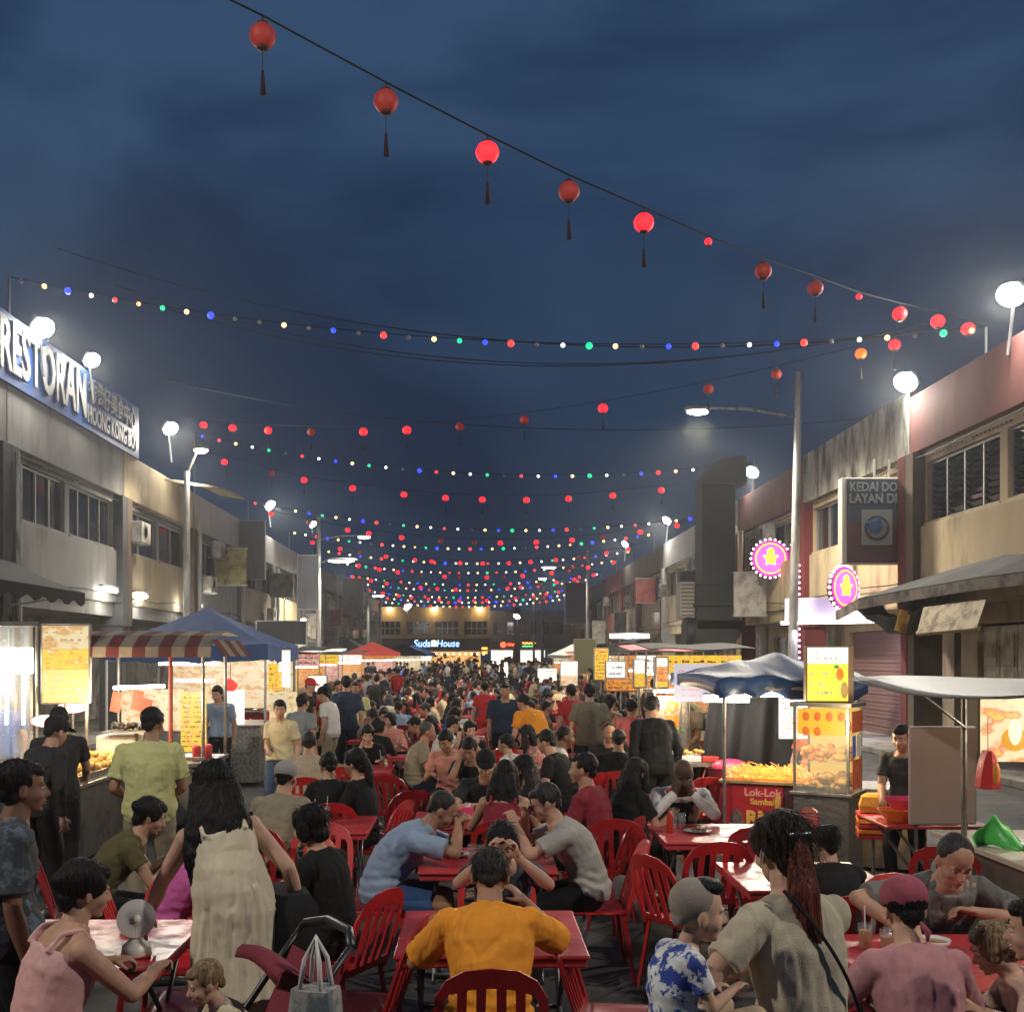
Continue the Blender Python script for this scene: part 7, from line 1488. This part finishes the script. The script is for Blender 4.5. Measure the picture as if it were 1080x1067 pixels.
hero('man dressed in black stooping towards the roast stall', 692, 11.6, 12, h=1.70, sit=False, fat=1.1, lean=14, head=(30, 25, 0), hair='short', top=('long', c_black), bottom=('long', c_black), loose=1.4)
hero('vendor in a grey t-shirt working at the steel preparation table', 724, 13.9, 150, h=1.66, sit=False, lean=8, head=(18, 0, 0), hands=[(.14, .36, .98), (-.14, .36, .98)], hair='short', top=('tee', C('warm_grey', (.33, .29, .22))), bottom=('long', c_black), skin_m='tan')
hero('second vendor in a pale shirt behind the grey t-shirt vendor', 715, 15.2, -150, h=1.68, sit=False, head=(10, 0, 0), hair='short', top=('tee', c_grey), bottom=('long', c_black))
hero('woman in a yellow patterned dress standing left of the faded red blouse', 642, 15.6, -20, h=1.55, female=True, sit=False, hair='pony', hair_len=.2, top=('dress', mat('cloth_yellow_print', (.55, .38, .12), rough=.8, dirt=(.35, .06, .04), dscale=14, dpos=(.5, .56))), bottom=('long', c_brown))
hero('woman in an orange top working under the dark blue canopy behind the skewers', 858, 12.2, 160, h=1.5, female=True, sit=False, head=(14, 0, 0), hair='short', top=('tee', C('orange_red', (.7, .14, .03))), bottom=('long', c_black))
hero('person in black and red behind the white board of the right stall', 956, 9.4, 140, h=1.52, sit=False, head=(14, 0, 0), hands=[(.1, .3, .9), (-.1, .3, .9)], hair='short', top=('tee', c_dgrey), bottom=('long', c_black), skin_m='tan')
hero('man in a dark navy shirt standing with his back turned, left of the aisle', 365, 18.0, 5, h=1.78, sit=False, hair='short', top=('tee', C('slate_navy', (.03, .045, .075))), bottom=('long', c_navy), loose=1.5, sleeve=.8)
r, J = hero('person in white with a dark cap beyond the cream polo woman', 349, 17.4, 70, h=1.62, sit=False, hair='short', head=(16, 0, 0), top=('tee', c_white), bottom=('long', c_sand)); cap(J, c_black, r)
hero('man in a pale blue-grey shirt standing behind the cream polo woman', 315, 14.6, -25, h=1.60, sit=False, hair='short', top=('tee', C('blue_grey', (.22, .25, .28))), bottom=('long', c_black))
r, J = hero('vendor in black with a red cap on the left, beyond the blue canopy', 322, 19.8, -120, h=1.70, sit=False, hair='short', top=('tee', c_black), bottom=('long', c_black), lean=8, head=(14, 0, 0)); cap(J, c_red, r)
hero('cook in a pale shirt under the blue canopy', 212, 20.6, 160, h=1.66, sit=False, hair='short', top=('tee', c_white), bottom=('long', c_black), lean=6, head=(12, 0, 0))
hero('cook in light blue behind the striped-awning cart', 232, 16.4, 170, h=1.66, sit=False, hair='short', top=('tee', c_lblue), bottom=('long', c_black), lean=6, head=(14, 0, 0))
hero('person in a blue shirt with his back turned, far left edge behind the plastic sheet', 4, 13.4, 20, h=1.70, sit=False, hair='short', top=('tee', c_cyan), bottom=('long', c_navy))
# things on the near tables
def on(k, dx, dy, kind, rz, lab): x, y, a = TB[k]; return ware(kind, x+dx, y+dy, .736, rz, lab)
on(1, .20, .18, 'plate', .4, 'plate of fried noodles on the orange man\'s table'); on(1, .28, -.25, 'chopsticks', .2, 'chopsticks lying near the right corner of the orange man\'s table'); on(1, -.30, .25, 'chopsticks', 1.3, 'chopsticks at the left side of the orange man\'s table')
on(2, -.22, .10, 'plate', .2, 'plate of noodles before the light blue shirt man'); on(2, .27, .05, 'plate', 1, 'plate of noodles before the man in glasses'); on(2, -.10, -.12, 'empty_glass', 0, 'left one of two plain glasses on the glasses man\'s table'); on(2, -.03, -.16, 'empty_glass', 0, 'right one of two plain glasses on the glasses man\'s table'); on(2, .22, -.28, 'chopsticks', .1, 'chopsticks at the near edge of the glasses man\'s table')
on(3, .0, -.05, 'napkins', .2, 'pink tissue box glowing on the black cap man\'s table'); on(3, -.2, .2, 'glass', 0, 'iced drink left of the pink tissue box'); on(3, .25, .1, 'plate', 0, 'plate on the black cap man\'s table')
on(4, -.12, -.0, 'plate', 0, 'plate on the bald man\'s table'); on(4, -.28, .15, 'empty_glass', 0, 'left plain glass before the bald man'); on(4, -.20, .22, 'empty_glass', 0, 'right plain glass before the bald man'); on(4, -.33, .02, 'bottle', 0, 'chilli bottle before the bald man')
on(6, -.24, .05, 'glass', 0, 'yellow iced drink with straws left of the pink cap'); on(6, -.30, .16, 'glass', 1, 'second iced drink behind the yellow one left of the pink cap'); on(6, .0, .12, 'bowl', 0, 'bowl in front of the grey t-shirt man'); on(6, .30, .1, 'plate', 0, 'plate right of the pink cap'); on(6, .75, .1, 'plate', 0, 'plate of food before the curly hair'); on(6, .9, -.2, 'bowl', 0, 'bowl near the lower right corner')
on(7, .12, .25, 'bowl', 0, 'bowl at the magenta shirt person'); on(8, .1, .1, 'plate', 0, 'plate before the old man in beige'); on(9, -.05, .0, 'glass', 0, 'drink with yellow straw behind the grey cap man'); on(9, .05, .15, 'glass', 1, 'second drink behind the grey cap man'); on(5, .1, .1, 'plate', 0, 'plate on the orange-lit empty table')
# ---------------------------------------------------------------- the crowd: prototypes first, then copies
q = random.Random(21)
COLS = [('black', c_black, 8), ('navy', c_navy, 3), ('white', c_white, 7), ('dark grey', c_dgrey, 4), ('grey', c_grey, 3), ('red', c_red, 4), ('maroon', c_maroon, 2), ('pink', c_salmon, 2), ('beige', c_sand, 2), ('khaki', c_khaki, 2), ('light blue', c_lblue, 2), ('blue', c_cyan, 2), ('teal', c_teal, 1), ('orange', c_orange, 1), ('brown', c_brown, 2), ('yellow', c_lime, 2), ('cream', c_cream, 2), ('striped', mat('cloth_stripe', (.45, .43, .40), rough=.9, dirt=(.02, .03, .07), dscale=30, dpos=(.48, .50), stretch=(.03, .03, 1)), 2), ('patterned', mat('cloth_print', (.03, .03, .04), rough=.9, dirt=(.4, .36, .3), dscale=22, dpos=(.56, .60)), 2), ('flowery', mat('cloth_flower', (.45, .16, .14), rough=.9, dirt=(.55, .5, .4), dscale=26, dpos=(.54, .58)), 1)]
bag_ = [c for c in COLS for _ in range(c[2])]
SPEC = [dict(hair='short', top=('tee', c_grey), lean=18, head=(16, 0, 0)), dict(hair='long', hair_len=.34, female=True, h=1.58, top=('tee', c_grey), lean=14, head=(14, 12, 0)), dict(hair='short', top=('polo', c_grey), lean=6, head=(4, -30, 0), hands=[(.2, .3, .76), (-.14, .38, .78)]),
        dict(hair='bun', female=True, h=1.58, top=('tee', c_grey), lean=20, head=(22, 0, 0), hands=[(.08, .36, .98), (-.16, .4, .78)]), dict(hair='short', top=('tee', c_grey), lean=26, curve=.07, head=(30, 0, 0), hands=[(.08, .42, .92), (-.14, .42, .79)]), dict(hair='bob', female=True, h=1.56, top=('long', c_grey), lean=8, head=(6, 35, 0)),
        dict(hair='crop', fat=1.2, top=('tee', c_grey), lean=12, head=(10, 0, 0)), dict(hair='pony', hair_len=.3, female=True, h=1.6, top=('tee', c_grey), lean=10, head=(8, -25, 4), hands=[(.1, .30, 1.02), (-.12, .34, .98)], palms=((-.3, -1, 0), (.3, -1, 0), (0, .1, 1), (0, .1, 1)))]
SPEC2 = [dict(hair='short', top=('tee', c_grey)), dict(hair='long', hair_len=.36, female=True, h=1.58, top=('tee', c_grey), lean=2, head=(6, 20, 0)), dict(hair='short', top=('long', c_grey), hands=[(.16, .30, 1.02), (-.2, .12, .85)], head=(12, 0, 0), fat=1.1), dict(hair='bun', female=True, h=1.56, top=('tee', c_grey), hands=[(.10, .28, 1.05), (-.12, .28, 1.05)], head=(16, -15, 0)), dict(hair='crop', fat=1.2, top=('polo', c_grey), head=(0, -30, 0))]
def protos(specs, sit, vox, face):
    out = []
    for sp in specs:
        k = dict(lean=3) if not sit else {}; k.update(sp); r, J = person('person', (0, 0), 0, sit=sit, bottom=('long', c_black), vox=vox, face=face, **k); out.append([r, 0])
    return out
PN = protos(SPEC, True, .0105, True); PF = protos(SPEC, True, .016, False); SF = protos(SPEC2, False, .014, False)
skins = [skin('light'), skin('tan'), skin('fair'), skin('brown')]
hairs = [hairm('black')]*6+[hairm('brown')]*2+[hairm('salt'), hairm('grey')]
hn = {0: 'short hair', 1: 'long hair', 2: 'short hair', 3: 'a bun', 4: 'short hair', 5: 'a bob', 6: 'cropped hair', 7: 'a ponytail'}; hs2 = {0: 'short hair', 1: 'long hair', 2: 'short hair', 3: 'a bun', 4: 'cropped hair'}
NC = [0]; PEOPLE_MAX = 238
def setm(o, m):
    if o.data and o.material_slots: o.material_slots[0].link = 'OBJECT'; o.material_slots[0].material = m
def crowd(pool, i, x, y, yaw, lab, grp, far=False, cc=None, sc=1.0):
    if NC[0] >= PEOPLE_MAX: return
    pr = pool[i]; r = pr[0] if pr[1] == 0 else copy_tree(pr[0]); pr[1] += 1; NC[0] += 1
    r.location = (x, y, 0); r.rotation_euler = (0, 0, yaw); r.scale = (sc, sc, sc)
    cn, cm, _ = cc or q.choice(bag_); sk = q.choice(skins); bt = q.choice([c_black, c_navy, c_jean, c_dgrey, c_khaki])
    for ch in CH[r.name]:
        n = ch.name.split('.')[0]
        if n in ('t_shirt', 'polo_shirt', 'long_sleeved_shirt'): setm(ch, cm)
        elif n == 'trousers': setm(ch, bt)
        elif n == 'body': setm(ch, sk)
        elif n == 'hair': setm(ch, hairs[q.randrange(10)])
    tag(r, lab(cn), 'person', grp)
cw = {'farleft': 'far left', 'left': 'left', 'middle': 'middle', 'right': 'right', 'farright': 'far right'}
def big_ord(j):
    t = ['', 'twenty-', 'thirty-', 'forty-', 'fifty-', 'sixty-', 'seventy-']; j += 1
    if j < 17: return ordn[j-1]
    if j < 20: return ['seventeenth', 'eighteenth', 'nineteenth'][j-17]
    return ['', 'twentieth', 'thirtieth', 'fortieth', 'fiftieth', 'sixtieth', 'seventieth'][j//10-1] if j % 10 == 0 and 0 else (t[j//10-1]+ordn[j % 10-1] if j % 10 else ['twentieth', 'thirtieth', 'fortieth', 'fiftieth', 'sixtieth', 'seventieth'][j//10-2])
GR = []   # (column, x, first d, last d)
for cn_, x0, d0, d1 in (('left', -1.25, 13.3, 60), ('middle', .15, 13.4, 60), ('right', 1.75, 12.7, 60), ('farleft', -3.1, 21.5, 60), ('farright', 3.3, 17.0, 60)):
    d = d0; k = 0
    while d < d1:
        x = x0+q.uniform(-.22, .22)+(d-12)*(.035 if x0 > 1 else -.035 if x0 < -1 else 0); GR.append((d, cn_, k, x)); d += q.uniform(2.15, 2.5)*(1 if d < 32 else 1.25); k += 1
GR.sort()
def near_hero(x, y, r=.45):
    return any((o.location.x-x)**2+(o.location.y-y)**2 < r*r for o in HEROES)
HEROES = [o for o in COL.objects if o.get('category') == 'person' and o.parent is None]
OCC = {}
for d, cn_, k, x in GR:
    if d > 44 and cn_ in ('farleft', 'farright') and k % 2: continue
    tabl = f'{ordn[k] if k < 16 else "last"} {cw[cn_]} row table'
    if chair_used[0] < 296 and d < 46:
        put_table(x, d, q.uniform(-.06, .06), f'red folding table, {ordn[k] if k < 16 else "last"} from the camera in the {cw[cn_]} row of diners')
        if d < 24: ware(q.choice(['plate', 'bowl', 'glass', 'plate', 'napkins', 'bottle']), x+q.uniform(-.25, .25), d+q.uniform(-.25, .25), .736, q.uniform(0, 3), f'tableware on the {tabl}')
        if d < 20:
            for w_, kk in enumerate(('plate', 'glass', 'bowl')): ware(kk, x+(-.28, .26, .05)[w_]+q.uniform(-.06, .06), d+(.2, .22, -.05)[w_]+q.uniform(-.08, .08), .736, q.uniform(0, 3), f'{("left-hand plate", "right-hand drink", "middle bowl")[w_]} on the {tabl}')
        if d < 24: ware(q.choice(['plate', 'empty_glass', 'glass', 'bowl']), x+q.uniform(-.3, .3), d-.3+q.uniform(-.05, .2), .736, q.uniform(0, 3), f'dish near the front edge of the {tabl}')
    for side, (ox, oy, yw) in (('near', (0, -.74, 0)), ('far', (0, .76, PI)), ('left', (-.74, 0, -PI/2)), ('right', (.74, 0, PI/2))):
        px, py = x+ox*1.0+q.uniform(-.08, .08), d+oy+q.uniform(-.05, .05)
        if near_hero(px, py): continue
        if side in ('near', 'far') and q.random() < .18: continue
        if side in ('left', 'right') and q.random() < .22: continue
        yaw = yw+q.uniform(-.25, .25)
        if chair_used[0] < 300 and d < 42: put_chair(px, py-(0 if side != 'near' else .0), yaw, f'red plastic chair at the {side} side of the {tabl}')
        if q.random() < (.66 if d < 24 else .85):
            pool = PN if d < 17.5 else PF; i = q.randrange(len(pool)); far_ = d >= 17.5
            sc = q.uniform(.94, 1.04)
            crowd(pool, i, px, py, yaw, (lambda c, i=i, side=side, tabl=tabl: f'diner in {c} with {hn[i]}, {side} side, {tabl}'), 'diners seated in the crowd', sc=1.0 if far_ else 1.0)
PEOPLE_MAX = 240
# if a prototype found no seat it takes a place at the far end
nst = 0
spots = []
for k in range(18): spots.append((-2.45+q.uniform(-.5, .4)-k*.06, 18.5+k*2.1+q.uniform(-.6, .6), 'left aisle'))
for k in range(16): spots.append((3.0+q.uniform(-.4, .5)+k*.10, 17.5+k*2.4+q.uniform(-.6, .6), 'right aisle'))
for k in range(34): spots.append((q.uniform(-6.5, 6.2), 48+k*1.3, 'far end'))
NC_s = NC[0]; PEOPLE_MAX = 10**6
budget = 298-len(HEROES)-NC_s
print('crowd', NC_s, 'heroes', len(HEROES), 'standing budget', budget, 'chairs', chair_used[0])
for j, (x, y, w) in enumerate(spots[:max(0, budget)] if budget < len(spots) else spots):
    if near_hero(x, y, .5): continue
    i = q.randrange(len(SF)) if j >= len(SF) else j
    crowd(SF, i, x, y, q.uniform(-PI, PI) if q.random() < .4 else q.choice([0, PI])+q.uniform(-.4, .4), (lambda c, i=i, w=w, j=j: f'{big_ord(j)} stander in the {w}, in {c} with {hs2[i]}'), 'people standing among the stalls')
for pool in (PN, PF, SF):
    for i, pr in enumerate(pool):
        if pr[1] == 0:
            crowd(pool, i, q.uniform(-5, 5), 60+i, 0, (lambda c, i=i: f'diner in a {c} top at the far end of the street, number {i} hidden' if 0 else f'person in a {c} top almost hidden at the far end'), 'people standing among the stalls')
# everyone beyond them reads as one mass
tone = [c_black, c_navy, c_white, c_dgrey, c_red, c_sand, c_lblue]
stuff = MB()
for k in range(170):
    x = q.uniform(-7, 6.8); y = q.uniform(60, 104); z = 0 if q.random() < .45 else .36; a = q.uniform(0, 6.3); M = Matrix.Rotation(a, 3, 'Z'); c = Vector((x, y, z))
    def P(v): return c+M @ Vector(v)
    stuff.cur = q.randrange(7)
    stuff.loft([[P((rx*math.cos(g), ry*math.sin(g)+dy, zz)) for g in [2*PI*t/10 for t in range(10)]] for zz, rx, ry, dy in ((.55, .17, .12, 0), (.75, .16, .11, 0), (1.0, .20, .12, .02), (1.08, .19, .10, .03), (1.14, .07, .06, .03))])
    for sg in (-1, 1): stuff.rod(P((sg*.20, .02, 1.06)), P((sg*.24, .06, .80)), .05, .04, 6)
    stuff.cur = 7
    for sg in (-1, 1): stuff.rod(P((sg*.24, .06, .80)), P((sg*.18, .25, .70)), .036, .028, 6)
    stuff.ball(P((0, .04, 1.25)), (.078, .095, .115), 10, 7, M); stuff.rod(P((0, .03, 1.1)), P((0, .035, 1.2)), .05, n=6)
    stuff.cur = 8; stuff.ball(P((0, .015, 1.285)), (.086, .098, .098), 10, 7, M)
    stuff.cur = 9
    for sg in (-1, 1): stuff.rod(P((sg*.09, 0, .58)), P((sg*.10, .02, -z+.02)), .085, .05, 7)
o = stuff.build('far_crowd', tone+[skin('light'), hairm('black'), c_navy], smooth='all'); tag(o, 'dense crowd of diners and walkers at the far end of the street', 'crowd', kind='stuff')
# ---------------------------------------------------------------- humid, smoky night air
b = MB(); b.rng(-70, 70, -8, 150, -1, 14); hz = b.build('haze', None); hz.data.materials.clear()
hm = bpy.data.materials.new('haze_air'); hm.use_nodes = True; ht = hm.node_tree; ht.nodes.clear(); ho = ht.nodes.new('ShaderNodeOutputMaterial'); pv = ht.nodes.new('ShaderNodeVolumePrincipled')
pv.inputs['Color'].default_value = (.80, .84, .90, 1); pv.inputs['Density'].default_value = .0012; pv.inputs['Anisotropy'].default_value = .80; ht.links.new(pv.outputs[0], ho.inputs['Volume'])
hz.data.materials.append(hm); tag(hz, 'thin smoky humid air over the whole street', kind='stuff')
S.cycles.volume_bounces = 0
